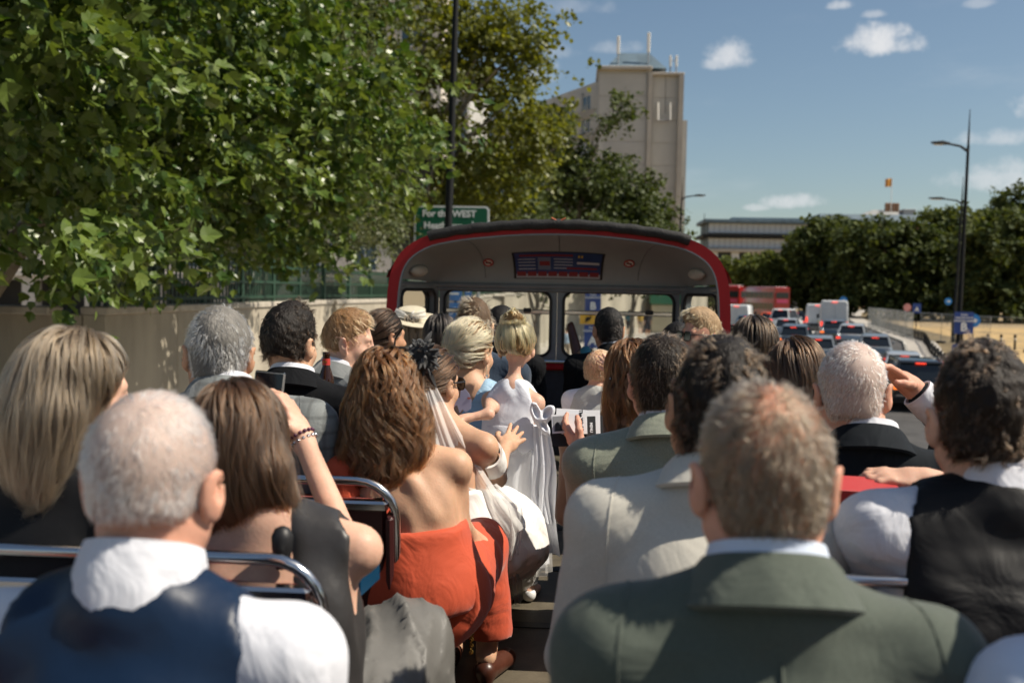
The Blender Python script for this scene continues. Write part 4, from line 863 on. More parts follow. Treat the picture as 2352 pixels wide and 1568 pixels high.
# --- arch outline (half), offsets from bus centre / camera height
ARCH=[(1.205,-.62),(1.205,-.30),(1.203,-.12),(1.185,.065),(1.145,.19),(1.065,.29),(.92,.372),(.72,.418),(.5,.446),(.25,.467),(0,.474)]
def arch(u):
    """u -1..1 across the arch -> (x,z)"""
    t=(1-abs(u))*(len(ARCH)-1); i=min(int(t),len(ARCH)-2); f=t-i
    p=[ARCH[max(0,min(len(ARCH)-1,i+k))] for k in (-1,0,1,2)]
    if i+2>len(ARCH)-1: p[3]=(-ARCH[-2][0],ARCH[-2][1])
    def cr(a,b,c,d): return .5*((2*b)+(-a+c)*f+(2*a-5*b+4*c-d)*f*f+(-a+3*b-3*c+d)*f**3)
    x=cr(*[q[0] for q in p]); z=cr(*[q[1] for q in p]); return (math.copysign(x,u) if abs(u)>1e-9 else 0,z)
RIMY,FRY=7.0,7.72
NU=56; US=[-1+2*i/NU for i in range(NU+1)]
def band(w0,w1,y0,y1,u0=-1,u1=1,n=NU):
    mb=MB(); rings=[]
    for i in range(n+1):
        u=u0+(u1-u0)*i/n; x,z=arch(u); xa,za=arch(max(-1,u-.01)); xb,zb=arch(min(1,u+.01)); t=Vector((xb-xa,zb-za)).normalized(); nx,nz_=-t.y,t.x   # outward normal
        rings.append([(BX+x+nx*w,y,CAMZ+z+nz_*w) for w,y in ((w0,y0),(w1,y0),(w1,y1),(w0,y1))])
    mb.loft(rings); return mb
BC(band(-.075,0,RIMY-.03,RIMY+.03),'rim',m_rb,True); BC(band(-.085,-.0755,RIMY-.034,RIMY+.02),'rim_edge_trim',m_pgrey,True)
# dome shell
HDR=.03
def dome(u,th,ins=0.0):
    x,z=arch(u); k=1-.0; m_=2.4; c_=max(math.cos(th),0)**(2/m_); s_=max(math.sin(th),0)**(2/m_)
    xs=x*(1-.16*s_); ys=RIMY+(FRY-RIMY)*s_*(1-.0*abs(u)); 
    zz=HDR+(z-.075-HDR)*c_ if z-.075>HDR else z-.0
    q=Vector((BX+xs,ys,CAMZ+zz)); d=Vector((BX,RIMY-.2,CAMZ-.1))-q; return q+d.normalized()*ins
udome=[u for u in US if arch(u)[1]-.075>HDR]; 
mb=MB(); mb.loft([[tuple(dome(u,R(90*j/14),.0)) for u in udome] for j in range(15)],closed=False); dm=BC(mb,'dome_lining',m_cream,True)
mb=MB(); mb.loft([[tuple(dome(u,R(90*j/14),-.05)) for u in udome] for j in range(15)],closed=False); BC(mb,'dome_outer_skin',m_rb,True)
for u in (-.28,.0,.30): 
    mb=MB(); mb.tube([dome(u,R(a),.003) for a in range(4,88,6)],.0028,4); BC(mb,'panel_seam',m_pgrey)
# cant rail between dome and windows
fx=1.205*.84
cr=[(BX-1.135,RIMY+.01),(BX-1.10,RIMY+.3),(BX-1.03,FRY-.12),(BX-.93,FRY),(BX+.93,FRY),(BX+1.03,FRY-.12),(BX+1.10,RIMY+.3),(BX+1.135,RIMY+.01)]
for z,r in ((HDR+.0,.020),(HDR-.028,.012)): BC(MB().tube([(x,y-.012,CAMZ+z) for x,y in cr],r,8),'cant_rail',m_pgrey,True)
# window plates: ring between rounded hole and rectangular plate
def plate(x0,x1,z0,z1,hx0,hx1,hz0,hz1,r,th=.05):
    hole=[];outr=[]
    for cx,cz,a0,ox,oz in ((hx1-r,hz1-r,0,x1,z1),(hx0+r,hz1-r,90,x0,z1),(hx0+r,hz0+r,180,x0,z0),(hx1-r,hz0+r,270,x1,z0)):
        for k in range(7):
            a=R(a0+15*k); hole.append((cx+r*math.cos(a),cz+r*math.sin(a)))
            f=k/6
            if a0==0: outr.append((ox,cz+(oz-cz)*min(1,2*f)) if f<=.5 else (cx+(ox-cx)*(2-2*f),oz))
            elif a0==90: outr.append((cx+(ox-cx)*min(1,2*f),oz) if f<=.5 else (ox,cz+(oz-cz)*(2-2*f)))
            elif a0==180: outr.append((ox,cz+(oz-cz)*min(1,2*f)) if f<=.5 else (cx+(ox-cx)*(2-2*f),oz))
            else: outr.append((cx+(ox-cx)*min(1,2*f),oz) if f<=.5 else (ox,cz+(oz-cz)*(2-2*f)))
    n=len(hole); vs=[(x,0,z) for x,z in hole]+[(x,0,z) for x,z in outr]+[(x,th,z) for x,z in hole]+[(x,th,z) for x,z in outr]; fs=[]
    for i in range(n):
        j=(i+1)%n; fs+=[(i,j,n+j,n+i),(2*n+i,3*n+i,3*n+j,2*n+j),(i,2*n+i,2*n+j,j),(n+i,n+j,3*n+j,3*n+i)]
    return vs,fs,hole
m_glass=glassmat()
def bus_window(T,x0,x1,z0,z1,hx0,hx1,hz0,hz1,r,bar=None):
    vs,fs,hole=plate(x0,x1,z0,z1,hx0,hx1,hz0,hz1,r); mb=MB(); mb.T=T; mb.add(vs,fs); pl=BC(mb,'window_frame',m_pgrey)
    mb=MB(); mb.T=T; mb.tube([(x,-.004,z) for x,z in hole],.013,6,closed=True); g=mb.build('rubber_seal',m_rub,None,True); world_child(g,pl)
    mb=MB(); mb.T=T; mb.add([(x,.028,z) for x,z in hole],[tuple(range(len(hole)))]); g=mb.build('pane',m_glass); world_child(g,pl)
    if bar is not None:
        mb=MB(); mb.T=T; mb.bbox(((hx0+hx1)/2,.02,bar),(hx1-hx0,.03,.035),.006); g=mb.build('vent_bar',m_chrome); world_child(g,pl)
        mb=MB(); mb.T=T; mb.bbox((hx0+(hx1-hx0)*.78,-.01,bar+.012),(.06,.03,.035),.006); g=mb.build('vent_catch',m_rub); world_child(g,pl)
T=Matrix.Translation((BX,FRY,CAMZ))
bus_window(T,-.93,-.012,-.56,.03,-.885,-.06,-.505,-.005,.075,-.165); bus_window(T,-.010,.93,-.56,.03,.04,.885,-.505,-.005,.075,-.165)
for sx in (-1,1):
    A=Vector((BX+sx*.935,FRY+.01,CAMZ)); B=Vector((BX+sx*1.15,RIMY+.03,CAMZ)); 
    if sx>0: o_,e=A,B
    else: o_,e=B,A
    d=(e-o_); L=d.length; T2=Matrix.Translation(o_)@Matrix.Rotation(math.atan2(d.y,d.x),4,'Z')
    bus_window(T2,0,L,-.56,.03,.09,L-.07,-.505,-.01,.07)
    # lower corner panel
    mb=MB(); mb.T=T2; mb.box((0,.0,-1.28),(L,.05,-.562)); BC(mb,'corner_panel',m_pan); mb=MB(); mb.T=T2; mb.bbox((L/2,-.01,-.575),(L,.05,.03),.008); BC(mb,'sill',m_rb)
BC(MB().bbox((BX,FRY-.02,CAMZ-.585),(1.86,.07,.05),.014),'sill',m_rb); BC(MB().box((BX-.94,FRY-.0,DECK),(BX+.94,FRY+.05,CAMZ-.612)),'front_panel',m_pan)
BC(MB().tube([(BX-.9,FRY-.03,CAMZ-.545),(BX+.9,FRY-.03,CAMZ-.545)],.011,8),'sill_rail',m_chrome)
q=at(1370,834,7.6); BC(MB().bbox((q.x,FRY-.06,q.z),(.08,.03,.045),.01),'panel_catch',m_chrome)
# rolled canvas on the rim
rl_=MB(); uu=[-.36+.735*i/40 for i in range(41)]
def inv_u(px):
    best=min(US,key=lambda u:abs((BX+arch(u)[0])-at(px,540,RIMY).x)); return best
u0,u1=inv_u(985),inv_u(1572); pts=[]
for i in range(41):
    u=u0+(u1-u0)*i/40; x,z=arch(u); pts.append((BX+x,RIMY-.05,CAMZ+z-.012+.003*math.sin(i*1.7)))
rl_.tube(pts,[.036+.0012*math.sin(i*2.3)+.001*math.sin(i*.9) for i in range(41)],14); rc=BC(rl_,'canvas_roll',mat('black_canvas',(.014,.014,.014),.75,var=.4,vscale=30,bump=.3,bscale=80),True)
tk=MB(); q=at(1283,512,6.93); tk.tube([(q.x-.05,q.y,q.z+.035),(q.x-.02,q.y,q.z+.02),(q.x,q.y,q.z+.005),(q.x+.02,q.y,q.z+.02),(q.x+.05,q.y,q.z+.035)],.005,6); g=tk.build('tie_cord',mat('orange_cord',(.6,.16,.08),.7),None,True); world_child(g,rc)
# poster, stickers, lamps on the dome
def on_dome(px,py,ins):
    best=None
    for iu in range(0,241):
        u=-.9+1.8*iu/240
        for ia in range(4,88,2):
            q=dome(u,R(ia),ins); v=q-Vector((0,0,CAMZ)); f=v.dot(_f)
            e=(1176+F_PX*v.dot(_Rt)/f-px)**2+(784-F_PX*v.dot(_Up)/f-py)**2
            if best is None or e<best[0]: best=(e,u,ia)
    return best[1],best[2]
ul,al=on_dome(1185,607,0); ur,ar=on_dome(1380,607,0); uc,a0=on_dome(1282,580,0); uc,a1=on_dome(1282,636,0)
def patch(u0,u1,b0,b1,ins,nu=10,na=6):
    mb=MB(); mb.loft([[tuple(dome(u0+(u1-u0)*i/nu,R(b0+(b1-b0)*j/na),ins)) for i in range(nu+1)] for j in range(na+1)],closed=False); return mb
po=BC(patch(ul-.008,ur+.008,a0-1.0,a1+1.0,.006),'poster_frame',m_rub,True)
po=BC(patch(ul,ur,a0,a1,.009),'advert_poster',mat('advert_blue',(.012,.025,.10),.4,col2=(.03,.06,.16),vscale=6),True)
def pp(u_,v_,w_,h,col,nm,ins=.0125):
    uA=ul+(ur-ul)*u_; uB=ul+(ur-ul)*(u_+w_); bA=a0+(a1-a0)*v_; bB=a0+(a1-a0)*(v_+h); g=patch(uA,uB,bA,bB,ins,3,2).build(nm,col); world_child(g,po)
mR=mat('advert_red',(.18,.02,.025),.5); mW=mat('advert_white',(.42,.43,.46),.5); mY=mat('advert_yellow',(.55,.38,.05),.5)
pp(.0,.86,1,.14,mat('advert_pale',(.30,.30,.32),.5),'printed_band')
for i in range(8): pp(.01+.124*i,.78,.105,.16,mR,'printed_bus',.0135)
pp(.05,.08,.62,.09,mR,'printed_headline'); pp(.28,.34,.12,.32,mR,'printed_picture'); pp(.26,.22,.15,.5,mat('advert_photo',(.12,.14,.20),.5),'printed_photo',.0115)
for k in range(4): pp(.03,.28+.13*k,.2,.03,mW,'printed_line'); pp(.45,.28+.12*k,.22,.03,mW,'printed_line')
for k in range(2): pp(.73+.035*k,.12,.02,.1,mY,'printed_mark')
pp(.72,.40,.26,.09,mW,'printed_line'); pp(.60,.62,.36,.07,mR,'printed_line')
def sticker(px,py):
    u,a=on_dome(px,py,0); c=dome(u,R(a),.012); ex=(dome(u+.02,R(a),.012)-c).normalized(); ez=-(dome(u,R(a+2),.012)-c).normalized()
    r=.040; ro=MB(); ro.add([tuple(c+ex*r*math.cos(R(15*k))+ez*r*math.sin(R(15*k))) for k in range(24)],[tuple(range(24))]); s_=BC(ro,'no_smoking_sticker',mat('sticker_white',(.55,.54,.5),.5))
    n=ex.cross(ez); n=n if n.y<0 else -n; c2=c+n*.003
    rg=MB(); rg.tube([c2+ex*r*.9*math.cos(R(15*k))+ez*r*.9*math.sin(R(15*k)) for k in range(24)],.005,5,closed=True); rg.tube([c2-ex*r*.6+ez*r*.6,c2+ex*r*.6-ez*r*.6],.0045,5); g=rg.build('prohibition_ring',mat('sticker_red',(.35,.02,.02),.5)); world_child(g,s_)
    cg=MB(); cg.tube([c2-ex*r*.55-ez*.002,c2+ex*r*.5-ez*.002],.0045,5); g=cg.build('cigarette_symbol',m_rub); world_child(g,s_)
sticker(1122,600); sticker(1445,604)
for px,py,sx in ((958,622,-1),(1604,630,1)):
    u,a=on_dome(px,py,0); c=dome(u,R(a),.02); ex=(dome(u+.02,R(a),.02)-dome(u-.02,R(a),.02)).normalized(); ex=Vector((.75*1,-.62*sx,-.05*sx)).normalized() if False else ex
    n=(dome(u+.03,R(a),0)-dome(u-.03,R(a),0)).cross(dome(u,R(a+4),0)-dome(u,R(a-4),0)).normalized(); n=n if n.y<0 else -n; ex=n.cross(Vector((0,0,1))).normalized(); ez=ex.cross(n).normalized()
    if ez.z<0: ez=-ez
    v=Vol([c[i]-.2 for i in range(3)],[c[i]+.2 for i in range(3)],.009); rot=Matrix((ex,n,ez)).transposed()
    v.ell(c,(.125,.032,.042),rot,.01); v.ell(c-ex*.02*sx,(.12,.03,.036),rot,.02); o=link('light_cover',v.mesh('light_cover'),mat('light_cover_cream',(.48,.46,.40),.35)); world_child(o,bus)
# --- seats
SP=.75; ROW=lambda k:1.06+SP*(k-1)
def make_seat(sx,k,zr=.785):
    """two-person bench: sx side, k row; parts hang on the dark back panel"""
    y=ROW(k); xa=BX+sx*.32; xb=BX+sx*1.135; lo,hi=min(xa,xb),max(xa,xb); z=DECK
    T=Matrix.Translation((0,y,z+.40))@Matrix.Rotation(R(7),4,'X')@Matrix.Translation((0,0,-.40))
    b=MB(); b.T=T; b.bbox(((lo+hi)/2,0,.45),(hi-lo-.05,.022,.54),.01); so_=b.build('seat',m_maroon); world_child(so_,bus)
    def sub(mb,nm,m,sm=False): mb_=mb.build(nm,m,None,sm); world_child(mb_,so_)
    r=MB(); r.T=T; c=.10; e=sx
    path=[(xa,0,.08),(xa,0,zr-c)]+[(xa+e*(c-c*math.cos(R(a))),0,zr-c+c*math.sin(R(a))) for a in (15,30,45,60,75,90)]+[(xb-e*c,0,zr)]+[(xb-e*(c-c*math.sin(R(a))),0,zr-c+c*math.cos(R(a))) for a in (15,30,45,60,75,90)]+[(xb,0,.3)]
    r.tube(path,.012,10); sub(r,'rail',m_chrome,True)
    t=MB(); t.T=T; t.bbox(((lo+hi)/2,-.004,.722),(hi-lo-.04,.03,.028),.006); sub(t,'trim_strip',m_chrome)
    cu=MB(); cu.T=T; cu.bbox(((lo+hi)/2,.052,.50),(hi-lo-.03,.075,.44),.03); sub(cu,'back_cushion',m_moq,True)
    s_=MB(); s_.T=Matrix.Translation((0,y,z)); s_.bbox(((lo+hi)/2,.29,.34),(hi-lo-.03,.44,.11),.035); sub(s_,'seat_cushion',m_moq,True)
    l=MB(); l.T=Matrix.Translation((0,y,z)); l.tube([(xa+e*.03,.4,.0),(xa+e*.03,.4,.29)],.016,8); sub(l,'leg',m_dark)
    g=MB(); g.T=T; g.bbox((xa+e*.014,.02,.42),(.02,.10,.56),.008); sub(g,'side_plate',m_maroon)
    return so_
for k in range(1,9):
    for sx in (-1,1): sx_seat=make_seat(sx,k)
q=at(648,1268,ROW(2)-.0); BC(MB().lathe([(.012,-.03),(.016,-.01),(.02,.01),(.021,.03),(.014,.045),(.004,.05)],(q.x,q.y,q.z),10),'bell_push',m_rub,True)
# ================================================================ people
def skinmat(name,col,red=.0):
    m=mat(name,col,.5,sss=.22,spec=.35,var=.14,vscale=14,bump=.06,bscale=160); return m
SK={'fair':skinmat('skin_fair',(.60,.36,.26)),'pink':skinmat('skin_pink',(.58,.30,.21)),'tan':skinmat('skin_tan',(.46,.25,.15)),'warm':skinmat('skin_warm',(.52,.31,.20)),'brown':skinmat('skin_brown',(.30,.16,.09))}
m_shirt=cloth('white_shirt',(.64,.65,.70),.75,.05,.06,.42,9,var=.03); m_black=cloth('black_suit',(.007,.0075,.009),.9,.0,.15,.6,8,spec=.15)
m_trou=cloth('dark_trousers',(.014,.015,.02),.9,.05,.15,.4,9); m_shoe=mat('brown_leather',(.06,.02,.012),.35,var=.3,vscale=12)
def frame(yaw,pitch=0,roll=0):
    """columns: right, forward, up.  yaw + turns left, pitch + looks up, roll + tips to the right"""
    return Matrix.Rotation(yaw,3,'Z')@Matrix.Rotation(pitch,3,'X')@Matrix.Rotation(roll,3,'Y')
def build_head(v,H,Fr,s=1.0,fem=False,child=False,detail=True):
    def p(x,y,z): return H+Fr@Vector((x*s,y*s,z*s))
    rot=Fr; e=lambda c,r,k=.02,op='u',ro=None:v.ell(p(*c),tuple(q*s for q in r),rot@ro if ro is not None else rot,k*s,op)
    if child:
        e((0,-.008,.04),(.078,.096,.092)); e((0,.03,-.015),(.062,.06,.08)); e((0,.07,-.085),(.02,.018,.018),.03)
    else:
        e((0,-.006,.038),(.077,.098,.094)); e((0,.028,-.022),(.064,.070,.098),.03)
        for sx in (-1,1): v.cone(p(sx*.052,.0,-.058),p(sx*.014,.078,-.104),.026*s,.018*s,.03*s)
        e((0,.082,-.104),(.022,.018,.018),.025)
    if detail:
        v.cone(p(0,.098,.005),p(0,.121 if not child else .108,-.038),.008*s,.0125*s,.018*s); e((0,.106,-.046),(.017,.012,.009),.012)
        v.cone(p(-.036,.083,.024),p(.036,.083,.024),.013*s,.013*s,.02*s)
        for sx in (-1,1):
            e((sx*.033,.103,.004),(.019,.013,.011),.014,'s'); e((sx*.032,.082,.003),(.0135,.0135,.0125),.004); e((sx*.042,.058,-.035),(.026,.028,.026),.025)
        e((0,.096,-.067),(.023,.011,.0065),.01); e((0,.094,-.078),(.019,.011,.007),.01); e((0,.108,-.0725),(.022,.006,.0025),.004,'s')
    for sx in (-1,1):
        ro=Matrix.Rotation(sx*R(-28),3,'Z')@Matrix.Rotation(sx*R(8),3,'Y')
        e((sx*.089,-.012,-.004),(.008,.022,.036),.008,'u',ro); e((sx*.084,-.004,-.032),(.0075,.011,.013),.01,'u',ro); e((sx*.098,-.006,.002),(.007,.011,.018),.006,'s',ro)
def build_hand(v,wr,dirv,palm,s=1.0,curl=.35,spread=.12,thumb=1,curls=None,fingers=None):
    """wrist point, finger direction, palm normal (side the fingers curl to), thumb side +1/-1"""
    d=Vector(dirv).normalized(); n=(Vector(palm)-d*Vector(palm).dot(d)).normalized(); b=d.cross(n)*thumb   # b points to thumb side
    P=lambda a,c,e:wr+(d*a+b*c+n*e)*s
    rot=Matrix((b,d,n)).transposed(); v.ell(P(.052,.0,0),(.040*s,.052*s,.015*s),rot,.012); v.cone(P(-.02,0,0),P(.03,0,0),.024*s,.026*s,.02)
    spec=[(.029,.098,.072),(.010,.102,.082),(-.010,.100,.076),(-.028,.092,.058)]
    for i,(c,a,L) in enumerate(spec):
        cu=(curls[i] if curls else curl); sp=spread*(1.5-i); dd=(d*math.cos(sp)+b*math.sin(sp)).normalized(); q=P(a-.018,c,0); ang=cu*.4; pts=[q]
        for seg in (.46,.31,.23):
            t=dd*math.cos(ang)+n*math.sin(ang); pts.append(pts[-1]+t*(L*seg*s)); ang+=cu
        v.chain(pts,[.0098*s,.0088*s,.0078*s,.0066*s],.006)
    q=P(.022,.030,.004); t=(d*.62+b*.62+n*.30).normalized(); p1=q+t*.034*s; t2=(d*.85+b*.25+n*.4).normalized(); p2=p1+t2*.03*s; p3=p2+(d*.9+n*.4-b*.05).normalized()*.024*s
    v.chain([P(.012,.016,0),q,p1,p2,p3],[.015*s,.014*s,.011*s,.0098*s,.0078*s],.008)
class Fig: pass
def figure(name,label,px,ytop,d,hyaw=0,hpitch=0,hroll=0,tyaw=0,lean=4,tx=0,ty=0,s=1.0,fem=False,child=False,skin='fair',sw=None,arms=None,legs=True,hres=.0055,res=.014,hands=True,neck=.10,group=None,detail=True,bulk=1.0,floorz=None,hand_opts=None,stand=False,tilt=0,tor=.50,bare=False,hsc=None,hip=None,knees=None,feet=None):
    """builds root, skin body and a landmark record"""
    f=Fig(); top=at(px,ytop,d); hs=hsc or s*(.93 if fem else 1.0)
    f.hs=hs; f.H=Vector((top.x,top.y,top.z-.132*hs-.006)); f.HF=frame(R(hyaw),R(hpitch),R(hroll)); f.TF=frame(R(tyaw),R(-lean),R(tilt)); f.fem=fem; f.s=s; f.label=label
    T=f.TF; f.N=f.H+Vector((tx,ty,0))+T@Vector((0,-.035*hs,0))+Vector((0,0,-neck*hs-.045*s))
    sw=sw or ((.165 if fem else .195)*s); f.sw=sw
    L=lambda x,y,z:f.N+T@Vector((x*s,y*s,z*s)); f.L=L
    f.S={sx:f.N+T@Vector((sx*sw,0,-.078*s)) for sx in (-1,1)}
    f.arms={}
    for sx in (-1,1):
        a=(arms or {}).get(sx)
        if a is None: E=f.S[sx]+T@Vector((sx*.045*s,.05*s,-.27*s)); Wp=E+T@Vector((-sx*.07*s,.22*s,-.03*s))
        else: E,Wp=Vector(a[0]),Vector(a[1])
        f.arms[sx]=(E,Wp)
    f.hip=Vector(hip) if hip else L(0,.02,-tor); fz=DECK if floorz is None else floorz; f.fz=fz
    f.knee={};f.foot={}
    for sx in (-1,1):
        f.knee[sx]=f.hip+T@Vector((sx*.10*s,.40*s,0))+Vector((0,0,.0)); f.knee[sx].z=max(fz+.42*s,f.hip.z+.01); f.foot[sx]=Vector((f.knee[sx].x,f.knee[sx].y+.02,fz+.07))
    if stand:
        for sx in (-1,1): f.foot[sx]=Vector((f.hip.x+sx*.06,f.hip.y+.02,fz+.06)); f.knee[sx]=(f.hip+f.foot[sx])/2+Vector((sx*.02,.01,0))
    for sx in (-1,1):
        if knees and sx in knees: f.knee[sx]=Vector(knees[sx])
        if feet and sx in feet: f.foot[sx]=Vector(feet[sx])
    f.root=empty('person',(f.hip.x,f.hip.y,fz),0,label,'person',group)
    pts=[f.H,f.hip,L(0,0,0)]+[f.S[x] for x in (-1,1)]+[q for sx in (-1,1) for q in f.arms[sx]]+([f.foot[x] for x in (-1,1)]+[f.knee[x] for x in (-1,1)] if legs else [])
    f.lo=[min(q[i] for q in pts)-.2 for i in range(3)]; f.hi=[max(q[i] for q in pts)+.2 for i in range(3)]
    fine=[(f.H+Vector((0,0,0)),.15*hs,hres)]
    vis=[sx for sx in (-1,1) if (hand_opts or {}).get(sx)]
    for sx in vis: fine.append((f.arms[sx][1]+Vector(hand_opts[sx]['dir']).normalized()*.08*s,.12*s,.0045))
    v=Vol(f.lo,f.hi,res,fine); g=.9*bulk
    build_head(v,f.H,f.HF,hs,fem,child,detail)
    nr=(.044 if fem else .055)*s*(.85 if child else 1); v.cone(f.H+f.HF@Vector((0,-.02*hs,-.05*hs)),L(0,0,.0),nr,nr*1.08,.03)
    for sx in (-1,1):
        v.cone(L(0,-.005,-.0),f.S[sx],(.050 if fem else .056)*s,(.047 if fem else .052)*s,.05)
        E,Wp=f.arms[sx]; v.cone(f.S[sx],E,(.043 if fem else .053)*s*g,(.034 if fem else .042)*s*g,.03); v.cone(E,Wp,(.036 if fem else .041)*s*g,(.024 if fem else .028)*s,.02)
        if hands:
            ho=(hand_opts or {}).get(sx)
            if ho: o2=dict(ho); dv=o2.pop('dir'); pm=o2.pop('palm'); build_hand(v,Wp,dv,pm,s*(.92 if fem else 1.03),**o2)
            else: build_hand(v,Wp,Wp-E,Vector((0,0,-1)) if abs((Wp-E).normalized().z)<.8 else T@Vector((-sx,0,0)),s*(.92 if fem else 1.02),.5,.05,-sx)
    v.ell(L(0,.02,-.19),(sw*.86,.105*s*bulk,.20*s),T,.06); v.ell(L(0,.025,-tor),((.165 if fem else .155)*s,.115*s*bulk,(.15 if tor>.45 else .11)*s),T,.1); v.cone(L(0,.02,-.2),L(0,.02,-tor+.05),.105*s*bulk,.115*s*bulk,.1)
    for sx in (-1,1): v.ell(L(sx*.085,-.045,-.17),(.06*s,.035*s,.085*s),T,.04)
    if bare: v.chain([L(0,-.135,-.05),L(0,-.125,-.2),L(0,-.118,-.38)],[.010*s,.016*s,.014*s],.035,'s')
    for sx in ((-1,1) if bare else ()): v.cone(L(sx*.055,-.080,-.09),L(sx*.095,-.078,-.19),.012*s,.014*s,.03)
    if legs:
        for sx in (-1,1):
            a=f.hip+T@Vector((sx*.085*s,0,0))
            v.cone(a,f.knee[sx],.078*s,.052*s,.05); v.cone(f.knee[sx],f.foot[sx],.050*s,.034*s,.03); v.cone(f.foot[sx]+Vector((0,-.03,-.03)),f.foot[sx]+T@Vector((0,.17*s,0))+Vector((0,0,-.04)),.034*s,.028*s,.02)
    f.v=v; me=v.mesh('body'); o=link('body',me,SK[skin]); world_child(o,f.root); f.body=o
    return f
def add(f,name,me,m,parent=None):
    o=link(name,me,m); world_child(o,parent or f.root); return o
def folds(amp,freq,seed,stretch=(1,1,.45)):
    st=np.array(stretch)
    return lambda v:pnoise(v*st,freq*.5,seed)*amp+pnoise(v*st[[2,1,0]],freq,seed+7)*amp*.5
def garment(f,name,m,sleeves='long',infl=.016,bottom=-.55,neckr=.066,top_cut=None,amp=.0035,seed=1,res=.0115,bulk=1.0,shoulder=.012,cuff=.03,noshoulder=False,chest=1.0,parent=None,freq=38,hole=(.055,.062),seams=False,nape=True):
    """torso garment following the body"""
    T=f.TF;L=f.L;s=f.s;sw=f.sw; lo=[min(f.lo[i],f.lo[i]) for i in range(3)]; v=Vol(f.lo,f.hi,res)
    fem=f.fem; g=.9*bulk
    v.ell(L(0,.02,-.20),((sw*.88+infl)*chest,.108*s*bulk+infl,.20*s+infl),T,.06); v.cone(L(0,.02,-.25),L(0,.022,bottom+.06),.107*s*bulk+infl,.118*s*bulk+infl,.1); v.ell(L(0,.025,bottom+.07),((.160 if fem else .155)*s*bulk+infl,.118*s*bulk+infl,.12*s),T,.1)
    for sx in (-1,1):
        v.ell(L(sx*.085,-.045,-.17),(.062*s+infl*.8,.036*s+infl*.7,.088*s+infl),T,.05)
        E,Wp=f.arms[sx]; r0=(.047 if fem else .053)*s*g+infl
        if not noshoulder:
            v.cone(L(0,-.005,-.004),f.S[sx]+T@Vector((sx*shoulder,0,.006)),.052*s+infl*.75,.048*s+infl,.045)
        if sleeves in('long','short'):
            v.cone(f.S[sx]+T@Vector((sx*shoulder,0,0)),E,r0+.004,(.036 if fem else .042)*s*g+infl,.045)
            if sleeves=='long': v.cone(E,E.lerp(Wp,1-cuff/.25),(.037 if fem else .042)*s*g+infl,.032*s+infl*.85,.02)
        elif sleeves=='none':
            # arm holes
            v.cone(f.S[sx]+T@Vector((sx*hole[0]*s,0,.06)),f.S[sx]+T@Vector((sx*(hole[0]+.02)*s,.0,-.24*s)),hole[1]*s,hole[1]*1.05*s,.01,'s')
    if not noshoulder and nape: v.ell(L(0,-.028,-.004),(.078*s,.046*s+infl*.6,.048*s),T,.03)
    v.cone(L(0,.022,.075),f.H+f.HF@Vector((0,-.01,-.03)),neckr*s,neckr*s*1.02,.012,'s'); v.cone(L(0,.07,-.06),L(0,.12,.08),.05*s,.06*s,.02,'s')
    v.plane(L(0,0,bottom),T@Vector((0,0,-1)),.02)
    if top_cut: top_cut(v,f)
    dp=folds(amp,freq,seed); me=v.mesh(name,dp); o=add(f,name,me,m,parent)
    def seam(starts,dirs,r=.0022):
        P=np.array([tuple(q) for q in starts],dtype=np.float64); Dd=np.array([tuple(q) for q in dirs],dtype=np.float64)
        for _ in range(40):
            sd=v.sample(P); P=P+Dd*np.clip(-sd,-.02,.02)[:,None]*.8
        P=P+dp(P); mb=MB(); mb.tube([tuple(q) for q in P],r,5); so=mb.build('seam',m,None,True); world_child(so,o)
    if seams:
        seam([L(0,-.03,-.05-.03*i) for i in range(13)],[T@Vector((0,-1,0))]*13)
        if sleeves=='long':
            for sx in (-1,1):
                c0=f.S[sx]+T@Vector((-sx*.012,0,-.012)); an=[R(-70+14*i) for i in range(16)]
                seam([c0]*16,[T@Vector((sx*.25*abs(math.cos(a)),-math.cos(a),math.sin(a))).normalized() for a in an])
    return o
def collar_band(f,name,m,prof,ang=150,ex=1.10,c=(0,-.006,.026),tilt=12,parent=None,seed=0):
    """swept collar: prof list of (radius,height)"""
    T=f.TF;s=f.s; C=f.L(*c); Q=T@Matrix.Rotation(R(-tilt),3,'X'); mb=MB(); rings=[]
    n=36
    for i in range(n+1):
        a=R(-90)+R(-ang+2*ang*i/n); fr=abs(-ang+2*ang*i/n)/ang; drop=.018*fr**2*s
        w=1+.012*math.sin(i*1.3+seed); rings.append([tuple(C+Q@Vector((math.cos(a)*r*s*ex*w,math.sin(a)*r*s*w,z*s-drop))) for r,z in prof])
    mb.loft(rings); o=mb.build(name,m,None,True); world_child(o,parent or f.root); return o
JCOL=[(.067,-.03),(.069,.026),(.075,.032),(.084,.020),(.098,-.008),(.110,-.032),(.104,-.038),(.082,-.014),(.076,-.03)]
SCOL=[(.062,-.03),(.0625,.046),(.067,.049),(.072,.030),(.077,.006),(.071,-.03)]
def suit(f,m,seed=1,infl=.016,shirt=m_shirt,bulk=1.0,amp=.004,jc=JCOL,sc=SCOL,name='jacket',**k):
    j=garment(f,name,m,'long',infl,seed=seed,bulk=bulk,amp=amp,seams=True,**k); collar_band(f,'collar',m,jc,parent=j,seed=seed)
    if shirt is not None: collar_band(f,'shirt_collar',shirt,sc,seed=seed)
    # centre back seam and shoulder seams as raised stitching
    return j
